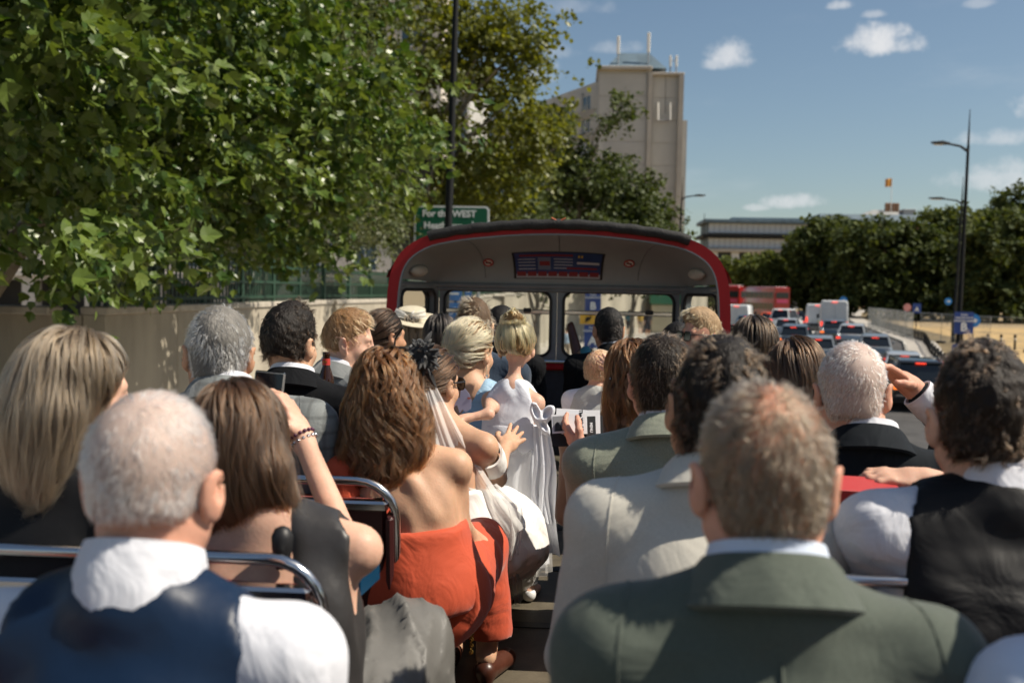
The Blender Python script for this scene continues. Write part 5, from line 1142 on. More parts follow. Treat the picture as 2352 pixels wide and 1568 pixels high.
def trousers(f,m,name='trousers'):
    s=f.s;T=f.TF; lo=[min(f.hip[i],min(f.knee[x][i] for x in(-1,1)),min(f.foot[x][i] for x in(-1,1)))-.2 for i in range(3)]; hi=[max(f.hip[i],max(f.knee[x][i] for x in(-1,1)))+.2 for i in range(3)]
    v=Vol(lo,hi,.016); v.ell(f.hip,(.165*s,.13*s,.11*s),T,.05)
    for sx in (-1,1):
        v.cone(f.hip+T@Vector((sx*.085*s,0,0)),f.knee[sx],.092*s,.07*s,.05); v.cone(f.knee[sx],f.foot[sx]+Vector((0,0,.02)),.07*s,.058*s,.03)
    return add(f,name,v.mesh(name,folds(.006,40,3)),m)
# ---------------------------------------------------------------- hair
def locks(S,per,w0,w1,seed,flat=1.0,tipn=.004):
    """each guide curve becomes a tapering lock of strands"""
    rs=np.random.RandomState(seed+55); n,k,_=S.shape; T=np.gradient(S,axis=1); T/=np.linalg.norm(T,axis=2,keepdims=True)+1e-9
    ref=np.array([.3,.2,.93]); A=np.cross(T,ref); A/=np.linalg.norm(A,axis=2,keepdims=True)+1e-9; B=np.cross(T,A); t=np.linspace(0,1,k)
    th=rs.rand(n,per)*6.283; ro=np.sqrt(rs.rand(n,per)); wd=(w0+(w1-w0)*t)[None,None,:]*rs.uniform(.6,1.4,(n,1,1)); ln=rs.uniform(.78,1.0,(n,per))
    twist=(rs.rand(n,1,1)-.5)*2.2*t[None,None,:]
    ca=np.cos(th[:,:,None]+twist)*ro[:,:,None]*wd; sb=np.sin(th[:,:,None]+twist)*ro[:,:,None]*wd*flat
    # shorten strands unevenly by resampling along the guide
    tt=np.clip(t[None,None,:]*ln[:,:,None],0,1)*(k-1); i0=np.minimum(tt.astype(int),k-2); fr=(tt-i0)[...,None]; ar=np.arange(n)[:,None,None]
    P=S[ar,i0]*(1-fr)+S[ar,i0+1]*fr+A[ar,i0]*ca[...,None]+B[ar,i0]*sb[...,None]
    P=P+(rs.randn(n,per,1,3)*tipn)*(t**2)[None,None,:,None]
    return P.reshape(n*per,k,3),np.repeat(rs.rand(n),per)
def strands(name,P,m,r=.00035,tip=.35,cl=None):
    """P (n,k,3) -> hair curves object"""
    n,k,_=P.shape; c=bpy.data.hair_curves.new(name); c.add_curves([k]*n); c.attributes['position'].data.foreach_set('vector',P.astype(np.float32).ravel())
    ra=c.attributes.get('radius') or c.attributes.new('radius','FLOAT','POINT'); ra.data.foreach_set('value',np.tile(np.linspace(r,r*tip,k),n).astype(np.float32))
    ca=c.attributes.new('clump','FLOAT','CURVE'); ca.data.foreach_set('value',(cl if cl is not None else np.full(n,.5)).astype(np.float32))
    c.materials.append(m); o=bpy.data.objects.new(name,c); COL.objects.link(o); return o
def surf_pts(v,f,n,rs,keep=None):
    a=v[f[:,0]];b=v[f[:,1]];c=v[f[:,2]];d=v[f[:,3]]; ar=np.linalg.norm(np.cross(c-a,d-b),axis=1)
    if keep is not None: ar=ar*keep((a+c)/2)
    i=rs.choice(len(f),n,p=ar/ar.sum()); u=rs.rand(n,1);w_=rs.rand(n,1); return (a[i]*(1-u)+b[i]*u)*(1-w_)+(d[i]*(1-u)+c[i]*u)*w_
def hloc(f,p):
    """world points -> head frame coordinates in unscaled head units"""
    return (p-np.array(f.H))@np.array(f.HF)/f.hs
def hairvol(f,prims,hair_plane=True,h=.0075,plane=(.838,-.546,.033),nape=None,pad=.0,cut=None,lo=None,hi=None):
    """prims: function(v,e,cone) adding hair masses in head coordinates"""
    s=f.hs; pp=lambda x,y,z:f.H+f.HF@Vector((x*s,y*s,z*s)); ext=.32 if lo is None else 0
    lo=lo or [f.H[i]-.30 for i in range(3)]; hi=hi or [f.H[i]+.24 for i in range(3)]
    v=Vol(lo,hi,h); e=lambda c,r,k=.02,op='u',ro=None:v.ell(pp(*c),tuple(q*s for q in r),f.HF@ro if ro is not None else f.HF,k*s,op); co=lambda a,b,ra,rb,k=.02,op='u':v.cone(pp(*a),pp(*b),ra*s,rb*s,k*s,op)
    prims(v,e,co,pp)
    if hair_plane: v.plane(pp(0,plane[2]/plane[0],0),f.HF@Vector((0,plane[0],plane[1])),.012)
    if nape is not None: v.plane(pp(0,0,nape),f.HF@Vector((0,-.25,-1)),.012)
    return v
def grow(f,v,P,steps,st,flow,off=.002,noise=.0,nf=40,seed=3,lift=0.0,curl=0,cf=60,hold=True,liftvar=0):
    """comb strands over the hair mass"""
    rs=np.random.RandomState(seed); n=len(P); p=P.copy(); out_=[p.copy()]; offs=off+rs.rand(n)*abs(off)*1.6+liftvar*(rs.rand(n)-.35); wv=rs.randn(n,3); ph=rs.rand(n)*6.28; st_=st*rs.uniform(.75,1.15,n)[:,None]; vec=rs.randn(n,3)
    for i in range(steps):
        g=v.grad(p,.008); d=flow(p,i,g); d=d-g*np.sum(d*g,1,keepdims=True)*(1-lift); d/=np.linalg.norm(d,axis=1,keepdims=True)+1e-9
        if noise: d=d+pnoise(p,nf,seed)*noise+vec*noise*.35+noise*.8*np.sin(ph+i*.7)[:,None]*wv
        if curl:
            b=np.cross(d,g); d=d+curl*(b*np.sin(ph+i*cf)[:,None]+g*np.cos(ph+i*cf)[:,None])
        d/=np.linalg.norm(d,axis=1,keepdims=True)+1e-9
        p=p+d*st_
        if hold:
            sd=v.sample(p); ok=np.abs(sd)<.04; p=p-g*np.where(ok,np.clip(sd-offs,-.02,.02),0)[:,None]*.8
        out_.append(p.copy())
    return np.stack(out_,1)
def hair_obj(f,v,m_cap,name='hair',disp=None):
    o=add(f,name,v.mesh(name,disp),m_cap); return o
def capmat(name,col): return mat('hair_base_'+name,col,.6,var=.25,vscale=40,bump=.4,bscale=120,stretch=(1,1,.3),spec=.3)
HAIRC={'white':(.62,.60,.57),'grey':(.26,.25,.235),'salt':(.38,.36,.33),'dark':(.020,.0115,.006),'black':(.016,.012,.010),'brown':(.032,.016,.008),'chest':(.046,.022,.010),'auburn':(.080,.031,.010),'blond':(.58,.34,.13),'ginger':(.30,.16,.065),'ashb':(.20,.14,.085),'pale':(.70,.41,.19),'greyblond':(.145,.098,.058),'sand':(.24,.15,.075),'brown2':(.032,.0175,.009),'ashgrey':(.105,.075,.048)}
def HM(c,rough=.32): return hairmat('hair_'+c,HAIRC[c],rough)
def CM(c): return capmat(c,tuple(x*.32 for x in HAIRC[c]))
def crop(f,c,t=.010,length=.02,n=9000,seed=1,nape=-.085,plane=(.838,-.546,.030),whorl=(0,-.06,.12),lift=.45,cap=True,curl=0,noise=.25,bald=None,r=.0004,top=0,mess=.0025,front=0,scale=(1,1,1),cf=2.2,capcol=None,steps=4,side=1.0,per=12,lw=.0045,fade=.012):
    """close-cut hair: a thin shell plus short strands combed away from the crown"""
    def prims(v,e,co,pp):
        e((0,-.008,.038),((.078+t*side)*scale[0],(.099+t)*scale[1],(.095+t)*scale[2])); e((0,-.045,-.035),(.060+t*.8*side,.052+t*.8,.06),.03)
        if top: e((0,.015,.085+top*.4),(.060,.085,.05+top),.03)
        if front: e((0,.07,.105),(.055,.035,.022+front),.03)
    v=hairvol(f,prims,True,.0065,plane,nape); vs_,fs=v.surf(); rs=np.random.RandomState(seed)
    keep=None
    if bald is not None:
        def keep(p):
            q=hloc(f,p); return np.clip(bald(q),.0,1)
    if cap: 
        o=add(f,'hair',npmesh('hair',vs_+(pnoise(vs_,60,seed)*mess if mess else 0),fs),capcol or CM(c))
    P=surf_pts(vs_,fs,n//per,rs,keep); q=hloc(f,P); ok=(q[:,2]-nape-.002)/fade+np.clip((-.01-q[:,1])*-20,0,0)>rs.rand(len(q)); P=P[ok]
    # no strands on the cut faces
    g=v.grad(P,.008); wf=np.array(f.HF@Vector((0,plane[0],plane[1]))); P=P[(g@wf)<.88]; g=v.grad(P,.008)
    wh=np.array(f.H+f.HF@Vector(whorl)*f.hs)
    def flow(p,i,g): 
        d=p-wh; d/=np.linalg.norm(d,axis=1,keepdims=True)+1e-9; d[:,2]-=.35; return d
    S=grow(f,v,P-g*t*.5*f.hs,steps,length/steps,flow,.001,noise,45,seed,lift,curl,cf,hold=False)
    S,cl=locks(S,per,lw,lw*.45,seed,1,length*.10); so_=strands('strands',S,HM(c),r,.35,cl)
    if cap: world_child(so_,o)
    else: so_.name='hair'; world_child(so_,f.root)
    return so_
def long_hair(f,c,prims,n=6000,steps=18,st=.018,seed=2,flow=None,noise=.12,nf=30,curl=0,cf=1.1,rootz=.02,capcol=None,plane=(.838,-.546,.033),h=.0075,lo=None,hi=None,r=.0005,keepf=None,name='hair',off=.002,hairplane=True,amp=.003,per=15,lw=.0042,lift=.009):
    v=hairvol(f,prims,hairplane,h,plane,lo=lo,hi=hi); vs_,fs=v.surf(); rs=np.random.RandomState(seed)
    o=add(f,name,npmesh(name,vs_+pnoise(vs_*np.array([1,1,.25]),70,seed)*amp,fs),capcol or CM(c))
    kf=keepf or (lambda q:(q[:,2]>rootz)*1.0+.12)
    P=surf_pts(vs_,fs,n//per,rs,lambda p:kf(hloc(f,p)))
    fl=flow or (lambda p,i,g:np.array([0,0,-1.0])+np.zeros_like(p))
    S=grow(f,v,P,steps,st,fl,off,noise,nf,seed,.06,curl,cf,liftvar=lift); S0=S; S,cl=locks(S,per,lw,lw*.4,seed,.7,.006); st_=S0[::3].copy(); rr_=np.random.RandomState(seed); t_=np.linspace(0,1,st_.shape[1])[None,:,None]; st_=st_+v.grad(st_.reshape(-1,3)).reshape(st_.shape)*(.012*t_*rr_.rand(len(st_),1,1))+pnoise(st_.reshape(-1,3),25,seed+5).reshape(st_.shape)*.012*t_; S=np.concatenate([S,st_]); cl=np.concatenate([cl,rr_.rand(len(st_))]); so_=strands('strands',S,HM(c),r,.35,cl); world_child(so_,o); f.hv=v; return o
def away(f,pt,down=.6):
    w_=np.array(f.H+f.HF@Vector(pt)*f.hs)
    def fl(p,i,g):
        d=p-w_; d/=np.linalg.norm(d,axis=1,keepdims=True)+1e-9; d[:,2]-=down; return d
    return fl
def toward(f,pt):
    w_=np.array(f.H+f.HF@Vector(pt)*f.hs)
    def fl(p,i,g):
        d=w_-p; return d/(np.linalg.norm(d,axis=1,keepdims=True)+1e-9)
    return fl
def glasses(f,m_lens,m_fr,name='sunglasses',lr=.026):
    s=f.hs; pp=lambda x,y,z:f.H+f.HF@Vector((x*s,y*s,z*s)); mb=MB()
    for sx in (-1,1):
        pts=[pp(sx*(.036+.030*math.copysign(abs(math.cos(R(a)))**.6,math.cos(R(a)))),.110,.002+.023*math.copysign(abs(math.sin(R(a)))**.6,math.sin(R(a)))) for a in range(0,360,20)]
        mb.tube(pts,.003*s,6,closed=True); mb.tube([pp(sx*.066,.108,.012),pp(sx*.080,.09,.014),pp(sx*.086,.0,.014),pp(sx*.088,-.02,.002)],.0028*s,6)
        l=MB(); l.add([tuple(q) for q in pts],[tuple(range(len(pts)))]); lo_=l.build('lens',m_lens); 
        if sx==-1: f._l1=lo_
        else: f._l2=lo_
    mb.tube([pp(-.010,.112,.010),pp(.010,.112,.010)],.0028*s,6); o=mb.build(name,m_fr,None,True); world_child(o,f.root); world_child(f._l1,o); world_child(f._l2,o); return o
m_lens=mat('dark_lens',(.01,.01,.012),.05,spec=.9); m_fr=mat('black_acetate',(.012,.011,.01),.25)
V3=Vector
# ---- row 1, left: white-cropped man in navy satin waistcoat
f=figure('person','man with cropped white hair in navy satin waistcoat over white shirt, nearest on the left',352,890,1.32,skin='pink',hres=.0042,sw=.195,bulk=1.1,lean=6)
crop(f,'white',.002,.014,42000,1,per=4,lw=.0016,nape=-.045,capcol=mat('pale_scalp',(.42,.32,.275),.6,var=.12,vscale=30,sss=.1),mess=0,fade=.05,noise=.3,bald=lambda q:1-.7*np.exp(-(((q[:,0])/.05)**2+((q[:,1]+.015)/.07)**2+((q[:,2]-.13)/.05)**2)),r=.0004,lift=.22)
g=garment(f,'shirt',m_shirt,'long',.012,seed=2,bulk=1.12,amp=.005); collar_band(f,'shirt_collar',m_shirt,[(.064,-.05),(.066,.044),(.071,.049),(.076,.030),(.084,-.02),(.078,-.05)],parent=g,ang=160)
m_navy=mat('navy_satin',(.005,.016,.042),.42,spec=.4,bump=.3,bscale=6,var=.1)
garment(f,'waistcoat',m_navy,'none',.021,seed=2,bulk=1.12,amp=.005,neckr=.074,hole=(.022,.078)); trousers(f,m_trou)
# ---- row 1, right: man in green jacket
f=figure('person','man with thinning grey-brown hair in sage green jacket, nearest on the right',1763,873,1.32,skin='pink',hres=.0042,sw=.185,bulk=1.06,lean=5)
crop(f,'ashgrey',.003,.020,46000,4,per=5,lw=.0018,nape=-.068,cap=False,fade=.04,noise=.45,bald=lambda q:1-.55*np.exp(-(((q[:,0])/.055)**2+((q[:,1]+.0)/.075)**2+((q[:,2]-.13)/.045)**2)),r=.0003,lift=.2)
m_sage=cloth('sage_wool',(.082,.098,.080),.85,.2,.2,.35,7); suit(f,m_sage,4,.018,cloth('pale_blue_shirt',(.55,.62,.75),.75,.1,.06,.2),bulk=1.12,amp=.005); trousers(f,m_trou)
# ---- row 1, far right: mostly outside the frame
f=figure('person','arm of a passenger in pale blue shirt at the lower right corner',2790,930,1.22,skin='pink',sw=.2,arms={-1:(at(2415,1500,1.3),at(2345,1412,1.42)),1:None} if False else None)
crop(f,'brown',.012,.02,2500,5,nape=-.08); garment(f,'shirt',cloth('pale_blue_shirt',(0,0,0)),'short',.014,seed=8,amp=.004); trousers(f,m_trou)
# ---- row 2, left aisle: woman photographing, dark satin dress
f=figure('person','woman with brown bob in dark grey satin dress raising a phone',562,884,1.95,fem=True,skin='fair',hres=.005,sw=.172,hroll=-10,tx=.06,lean=8,tilt=-8,arms={1:(at(796,1248,2.12),at(694,1004,2.28))},hand_opts={1:dict(dir=at(655,905,2.30)-at(694,1004,2.28),palm=(-1,.15,.1),curl=.55,spread=.07,thumb=1)})
def pr(v,e,co,pp):
    e((0,-.012,.042),(.088,.112,.110)); e((0,-.045,-.055),(.086,.082,.105),.05); co((.065,-.06,-.05),(.095,-.06,-.135),.04,.018,.03); co((-.06,-.06,-.05),(-.07,-.06,-.14),.045,.02,.03)
long_hair(f,'chest',pr,9000,15,.018,21,away(f,(-.02,.0,.16),1.0),.22,26,amp=.005)
def cut(v,f): v.cone(f.L(-.075,-.13,.08),f.L(-.055,-.14,-.33),.145,.115,.03,'s')
m_sat=mat('charcoal_satin',(.035,.033,.033),.4,spec=.45,bump=.25,bscale=9,var=.12); garment(f,'dress',m_sat,'none',.010,seed=5,amp=.002,top_cut=cut,neckr=.085,hole=(.03,.058),bottom=-.56,nape=False)
sk=Vol([f.hip.x-.4,f.hip.y-.25,DECK],[f.hip.x+.5,f.hip.y+.75,f.hip.z+.25],.014)
for sx in (-1,1): sk.cone(f.hip+V3((sx*.08,0,-.0)),f.knee[sx]+V3((.05,0,.02)),.125,.10,.06); sk.cone(f.knee[sx]+V3((.05,0,.02)),f.foot[sx]+V3((.06,0,.12)),.10,.13,.06)
m_sat2=mat('grey_satin',(.12,.117,.11),.5,spec=.35,bump=.15,bscale=10,var=.1); add(f,'skirt',sk.mesh('skirt',lambda v:np.array([.1,-.5,.8])*((1-np.abs(np.sin((v@np.array([.85,.15,.5]))*38+1.6*np.sin(v@np.array([3.,7.,5.])))))**2*.022+(1-np.abs(np.sin((v@np.array([.5,.35,-.7]))*61+1.3*np.sin(v@np.array([9.,4.,6.])))))**3*.012)[:,None]),m_sat2)
# bracelets
for k,(px,py,m_) in enumerate(((690,1000,mat('beads_purple',(.08,.02,.05),.25)),(698,1012,mat('beads_silver',(.5,.5,.52),.2,metal=.8)))):
    c=at(px,py,2.28); ax=(at(655,925,2.3)-at(694,1004,2.28)).normalized(); a=ax.orthogonal().normalized(); b=ax.cross(a); mb=MB()
    for i in range(16): q=c+(a*math.cos(R(22.5*i))+b*math.sin(R(22.5*i)))*.031; mb.lathe([(.001,-.005),(.0045,-.0025),(.0055,0),(.0045,.0025),(.001,.005)],q,6)
    o=mb.build('bracelet',m_,None,True); world_child(o,f.root)
ph=empty('phone',at(613,928,2.33)); tag(ph,'black smartphone held up by the woman in dark satin','phone'); ph.rotation_euler=(R(-6),R(4),R(-4))
MB().bbox((0,0,0),(.076,.009,.158),.004).build('case',mat('phone_frame',(.55,.57,.58),.2,metal=.8),ph,True); MB().bbox((0,-.0052,0),(.069,.0012,.150),.0003).build('screen',mat('phone_screen',(.006,.007,.012),.08,spec=.7),ph)
# ---- row 2, left window: long-haired woman
f=figure('person','woman with long grey-blond hair and dark jacket at the far left',175,768,1.93,fem=True,skin='fair',hyaw=-48,hres=.006,sw=.18,tyaw=-12,tx=-.02)
def pr(v,e,co,pp):
    e((0,-.012,.042),(.094,.116,.112)); e((0,-.075,-.06),(.098,.085,.12),.05); co((.065,-.05,-.03),(.075,-.05,-.20),.045,.038,.04); co((-.06,-.05,-.03),(-.065,-.06,-.2),.048,.04,.04); e((0,-.075,-.15),(.095,.055,.075),.04)
long_hair(f,'greyblond',pr,10000,18,.019,22,away(f,(0,.03,.16),1.2),.16,22,amp=.006)
m_blk2=mat('black_jacket',(.008,.008,.009),.65,bump=.3,bscale=8,var=.2,spec=.25); garment(f,'jacket',m_blk2,'long',.016,seed=6,amp=.004); trousers(f,m_trou)
# ---- row 3, left aisle: woman in red jumpsuit
hipR=at(985,1335,2.86)
f=figure('person','woman with long auburn curls in orange-red one-shoulder jumpsuit, bare back',888,813,2.72,fem=True,skin='warm',hres=.006,sw=.165,hyaw=6,tilt=-13,lean=6,tx=.02,tor=.37,bare=True,res=.011,arms={1:(at(1052,1200,2.78),at(1085,1235,3.0))},hip=hipR,knees={1:at(1098,1262,3.16),-1:at(1010,1300,3.25)},feet={1:at(1118,1478,3.2),-1:at(1040,1470,3.35)})
def pr(v,e,co,pp):
    e((0,-.012,.045),(.092,.116,.112)); e((0,-.06,-.06),(.088,.075,.11),.05)
    for sx,x,z,r0 in ((-1,.05,-.19,.05),(-1,.075,-.13,.04),(1,.045,-.20,.055),(1,.085,-.15,.045),(1,.01,-.23,.05),(-1,.02,-.215,.05)): co((sx*x*.8,-.06,-.03),(sx*x*1.15,-.085,z),r0,r0*.75,.035)
    e((.09,-.075,-.14),(.035,.03,.03),.02); e((-.085,-.07,-.16),(.03,.03,.035),.02); e((.03,-.115,-.19),(.035,.025,.04),.02); e((.10,-.05,-.08),(.03,.03,.035),.02); e((.03,-.118,-.0),(.022,.018,.03),.02)
long_hair(f,'auburn',pr,11000,22,.016,23,away(f,(-.015,.03,.16),1.1),.32,30,curl=.75,cf=.5,amp=.008,h=.0065,lw=.0055,per=20,lift=.016)
def cut(v,f):
    v.plane(f.L(0,0,-.205),f.TF@V3((.12,-.1,1)),.012); v.cone(f.L(-.10,-.075,-.24),f.L(-.135,-.045,-.03),.045,.043,.03); v.cone(f.L(-.135,-.045,-.03),f.L(-.10,.06,-.10),.043,.05,.03)
m_or=cloth('orange_crepe',(.50,.075,.03),.7,.25,.06,.35,8); m_orr=m_or
garment(f,'jumpsuit_top',m_or,'none',.017,seed=9,amp=.002,top_cut=cut,neckr=.09,hole=(.05,.055),bottom=-.46,nape=False)
sk=Vol([hipR.x-.35,hipR.y-.28,DECK],[hipR.x+.5,hipR.y+.75,hipR.z+.35],.012); sk.ell(hipR+V3((0,-.0,-.03)),(.165,.145,.135),None,.05); sk.cone(f.L(0,.02,-.30),hipR,.125,.15,.06); sk.ell(f.L(0,.02,-.40),(.195,.155,.16),f.TF,.06)
for sx in (-1,1): sk.cone(hipR+V3((sx*.06,.02,0)),f.knee[sx],.125,.092,.05); sk.cone(f.knee[sx],f.foot[sx]+V3((0,0,.045)),.092,.085,.03)
sk.plane(f.foot[1]+V3((0,0,.03)),V3((0,0,-1)),.01); add(f,'jumpsuit_legs',sk.mesh('jumpsuit_legs',folds(.008,42,4)),m_or)
for sx in (-1,1):
    sv=Vol([f.foot[sx].x-.12,f.foot[sx].y-.15,DECK],[f.foot[sx].x+.25,f.foot[sx].y+.25,DECK+.16],.008); q=V3((f.foot[sx].x,f.foot[sx].y,DECK)); sv.cone(q+V3((0,-.04,.045)),q+V3((.06*(sx>0),.12,.035)),.036,.032,.02); sv.cone(q+V3((0,-.055,.0)),q+V3((0,-.05,.05)),.02,.03,.02); sv.plane(q+V3((0,0,.004)),V3((0,0,-1)),.004); add(f,'shoe',sv.mesh('shoe'),m_shoe)
# chain strap of her bag
ch=empty('bag_chain',at(1060,1300,2.9)); tag(ch,'thin gold bag chain hanging over the orange jumpsuit','chain'); m_gold=mat('gold',(.75,.48,.14),.25,metal=1)
path=[at(1030,1247,2.83),at(1058,1258,2.86),at(1076,1300,2.90),at(1084,1360,2.93),at(1086,1430,2.95),at(1083,1500,2.98)]; path2=[at(1036,1276,2.83),at(1062,1318,2.87),at(1080,1380,2.93),at(1081,1440,2.95),at(1081,1500,2.98)]
mb=MB()
for pth in (path,path2):
    tot=[0]; [tot.append(tot[-1]+(pth[i+1]-pth[i]).length) for i in range(len(pth)-1)]; k=0; s_=0
    while s_<tot[-1]:
        i=max(j for j in range(len(tot)-1) if tot[j]<=s_); t=(s_-tot[i])/(tot[i+1]-tot[i]); q=pth[i].lerp(pth[i+1],t); d=(pth[i+1]-pth[i]).normalized(); a=V3((1,0,0)) if k%2 else V3((.2,-1,0)).normalized(); a=(a-d*a.dot(d)).normalized()
        mb.tube([q+d*.0075*math.cos(R(60*m_))+a*.0048*math.sin(R(60*m_)) for m_ in range(6)],.0015,4,closed=True); s_+=.0115; k+=1
o=mb.build('chain_links',m_gold,None,True); world_child(o,ch)
# fascinator
fa=empty('fascinator',at(958,815,2.74)); tag(fa,'black feathered fascinator on the auburn-haired woman','headpiece'); rs=random.Random(4); m_fe=mat('black_feather',(.010,.010,.011),.7,sheen=.5,var=.4,vscale=60)
v=Vol([fa.location[i]-.12 for i in range(3)],[fa.location[i]+.12 for i in range(3)],.006); c=fa.location.copy(); v.ell(c+V3((.012,0,.0)),(.034,.03,.038),None,.01); v.ell(c+V3((.03,.0,-.026)),(.024,.025,.024),None,.02)
for i in range(26): 
    d=V3((rs.gauss(0,1),rs.gauss(0,1),rs.gauss(0,1))).normalized(); v.ell(c+V3((.014+d.x*.034,d.y*.03,d.z*.038)),(.010,.010,.010),None,.006)
o=link('rosette',v.mesh('rosette'),m_fe); world_child(o,fa)
def petal(mb,base,tip,w_,bend):
    base,tip=V3(base),V3(tip); d=tip-base; sd=d.cross(V3((0,1,0))).normalized(); r0=[];r1=[]
    for i in range(7): t=i/6; p=base+d*t+V3((0,-1,0))*bend*math.sin(t*3.14); ww=w_*math.sin(math.pi*min(1,t*.93+.06))**.7; r0.append(tuple(p-sd*ww)); r1.append(tuple(p+sd*ww))
    mb.loft([r0,[tuple(V3(a).lerp(V3(b),.5)+V3((0,-.006,0))) for a,b in zip(r0,r1)],r1],closed=False)
for k in range(46):
    d=V3((rs.gauss(.25,1),rs.gauss(-.5,.6),rs.gauss(.15,1))).normalized(); b0=c+V3((.012+d.x*.022,d.y*.02,d.z*.024)); tip=b0+d*rs.uniform(.022,.042)+V3((0,0,-.008)); mb=MB(); petal(mb,b0,tip,rs.uniform(.004,.008),.005); o=mb.build('feather',m_fe,None,True); world_child(o,fa)
for tip,w_ in ((at(992,760,2.76),.009),(at(1003,892,2.76),.010)):
    mb=MB(); petal(mb,c+V3((.01,0,0)),tip,w_,.012); o=mb.build('feather',m_fe,None,True); world_child(o,fa)
mb=MB(); mb.tube([at(925,752,2.72),at(908,778,2.73),at(904,812,2.72),at(930,838,2.71),at(955,850,2.72)],.0028,6); mb.tube([at(880,812,2.70),at(900,797,2.68),at(930,800,2.70),at(956,840,2.73)],.003,6); o=mb.build('hair_band',m_fr,None,True); world_child(o,fa)
# ---- row 3, left window: man in grey check jacket
f=figure('person','grey-haired man with sunglasses in grey check jacket',503,703,2.7,hyaw=20,hroll=2,skin='tan',hres=.006,sw=.225,neck=.08,tx=.03,lean=5,tilt=-3)
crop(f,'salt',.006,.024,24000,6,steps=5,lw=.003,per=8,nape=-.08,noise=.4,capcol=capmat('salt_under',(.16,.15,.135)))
suit(f,cloth('grey_check',(.20,.215,.215),.85,.25,.15,.4,8,check=True),7,.018,bulk=1.08); glasses(f,m_lens,m_fr); trousers(f,m_trou)
# ---- row 4, left window: curly dark man in black suit
f=figure('person','dark curly-haired man in black suit beside a beer bottle',666,703,3.42,hyaw=-16,skin='warm',hres=.0065,sw=.205,tx=.02)
crop(f,'dark',.014,.05,9000,7,nape=-.05,lift=.35,curl=.9,cf=1.5,noise=.6,mess=.006,top=.012,side=.35,steps=8,lw=.0055,per=16); suit(f,m_black,8,.018,bulk=1.05); trousers(f,m_trou)
# ---- beer bottle
bt=empty('beer_bottle',at(749,868,3.75)); tag(bt,'brown glass beer bottle with red label','bottle'); sc_=.95
MB().lathe([(.001,-.14),(.030,-.138),(.031,-.10),(.031,-.02),(.029,.0),(.022,.022),(.0145,.045),(.0130,.085),(.0142,.088),(.0142,.098),(.0130,.100)],n=20).build('glass',mat('brown_glass',(.025,.008,.003),.08,spec=.6),bt,True); MB().lathe([(.0153,.05),(.0152,.075)],n=20).build('neck_label',mat('red_label',(.45,.04,.03),.5),bt,True); MB().lathe([(.0318,-.10),(.0318,-.03)],n=20).build('label',mat('red_label',(0,0,0)),bt,True)
text_mesh('lettering','BEER',.007,m_gold,(0,-.0156,.0625),(R(90),0,0),bt,'CENTER',.0003,.0005)
# ---- row 5, left: ginger man in profile
f=figure('person','young ginger-haired man in profile wearing a grey suit',800,715,4.2,hyaw=-82,hpitch=-3,skin='fair',hres=.0045,sw=.2,tyaw=-35,tx=-.02)
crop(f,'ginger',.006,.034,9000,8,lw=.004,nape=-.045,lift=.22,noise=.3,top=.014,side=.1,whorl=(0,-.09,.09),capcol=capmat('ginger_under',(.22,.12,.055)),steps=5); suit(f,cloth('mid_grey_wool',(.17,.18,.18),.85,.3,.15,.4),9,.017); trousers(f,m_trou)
# ---- row 5, left aisle: blonde updo, blue dress
f=figure('person','blonde woman with pinned updo in pale blue dress, bare upper back',1086,744,4.22,fem=True,skin='warm',hyaw=-32,hres=.0055,sw=.165,tx=-.01,lean=3,tilt=-3,res=.011)
def pr(v,e,co,pp):
    e((0,-.012,.048),(.090,.112,.108)); e((-.005,-.085,.035),(.070,.05,.085),.03); e((-.02,-.09,-.03),(.055,.035,.06),.03); e((.0,-.03,.10),(.075,.08,.055),.03); v.plane(pp(0,-.06,-.06),f.HF@V3((0,-.5,-1)),.012)
long_hair(f,'pale',pr,7000,14,.014,24,toward(f,(-.02,-.13,.03)),.3,32,keepf=lambda q:np.ones(len(q)),amp=.004,lw=.0035,lift=.012)
def cut(v,f): v.plane(f.L(-.02,-.09,-.10),f.TF@V3((-.72,-.25,.62)),.012)
m_lb=cloth('pale_blue_satin',(.27,.42,.56),.45,.2,.04,.6,10,spec=.5); garment(f,'dress',m_lb,'none',.012,seed=11,top_cut=cut,neckr=.085,hole=(.045,.055),nape=False); trousers(f,m_lb,'skirt')
mb=MB(); q=f.H+f.HF@V3((.086,-.004,-.045))*f.hs; mb.tube([q,q+V3((0,0,-.045))],.0022,5); mb.lathe([(.001,-.006),(.005,-.003),(.006,0),(.004,.004),(.001,.006)],q+V3((0,0,-.045)),8); o=mb.build('earring',mat('silver',(.8,.8,.8),.15,metal=1),None); world_child(o,f.root)
# ---- row 4, left aisle: bride
f=figure('person','bride with sleek brown hair, off-shoulder white gown and long tulle veil',996,800,3.42,fem=True,skin='warm',hyaw=-30,hres=.006,sw=.175,tyaw=-22,tx=.035,lean=6,tilt=-6,tor=.40,legs=False,res=.0105,arms={1:(at(1142,1098,3.52),at(1158,1030,3.72))},hand_opts={1:dict(dir=at(1204,975,3.86)-at(1158,1030,3.72),palm=(.15,1,.1),curl=.12,spread=.16,thumb=1)})
def pr(v,e,co,pp): e((0,-.010,.042),(.086,.108,.104)); e((0,-.095,.01),(.045,.035,.045),.02)
long_hair(f,'chest',pr,5000,12,.014,25,toward(f,(0,-.12,.01)),.06,30,keepf=lambda q:np.ones(len(q)),amp=.001); glasses(f,m_lens,m_fr,'spectacles')
def cut(v,f): v.plane(f.L(0,0,-.22),f.TF@V3((0,0,1)),.01)
m_gown=cloth('ivory_satin',(.80,.79,.76),.5,.15,.03,.4,9,spec=.4,var=.02); garment(f,'bodice',m_gown,'none',.010,seed=12,top_cut=cut,noshoulder=True,bottom=-.42)
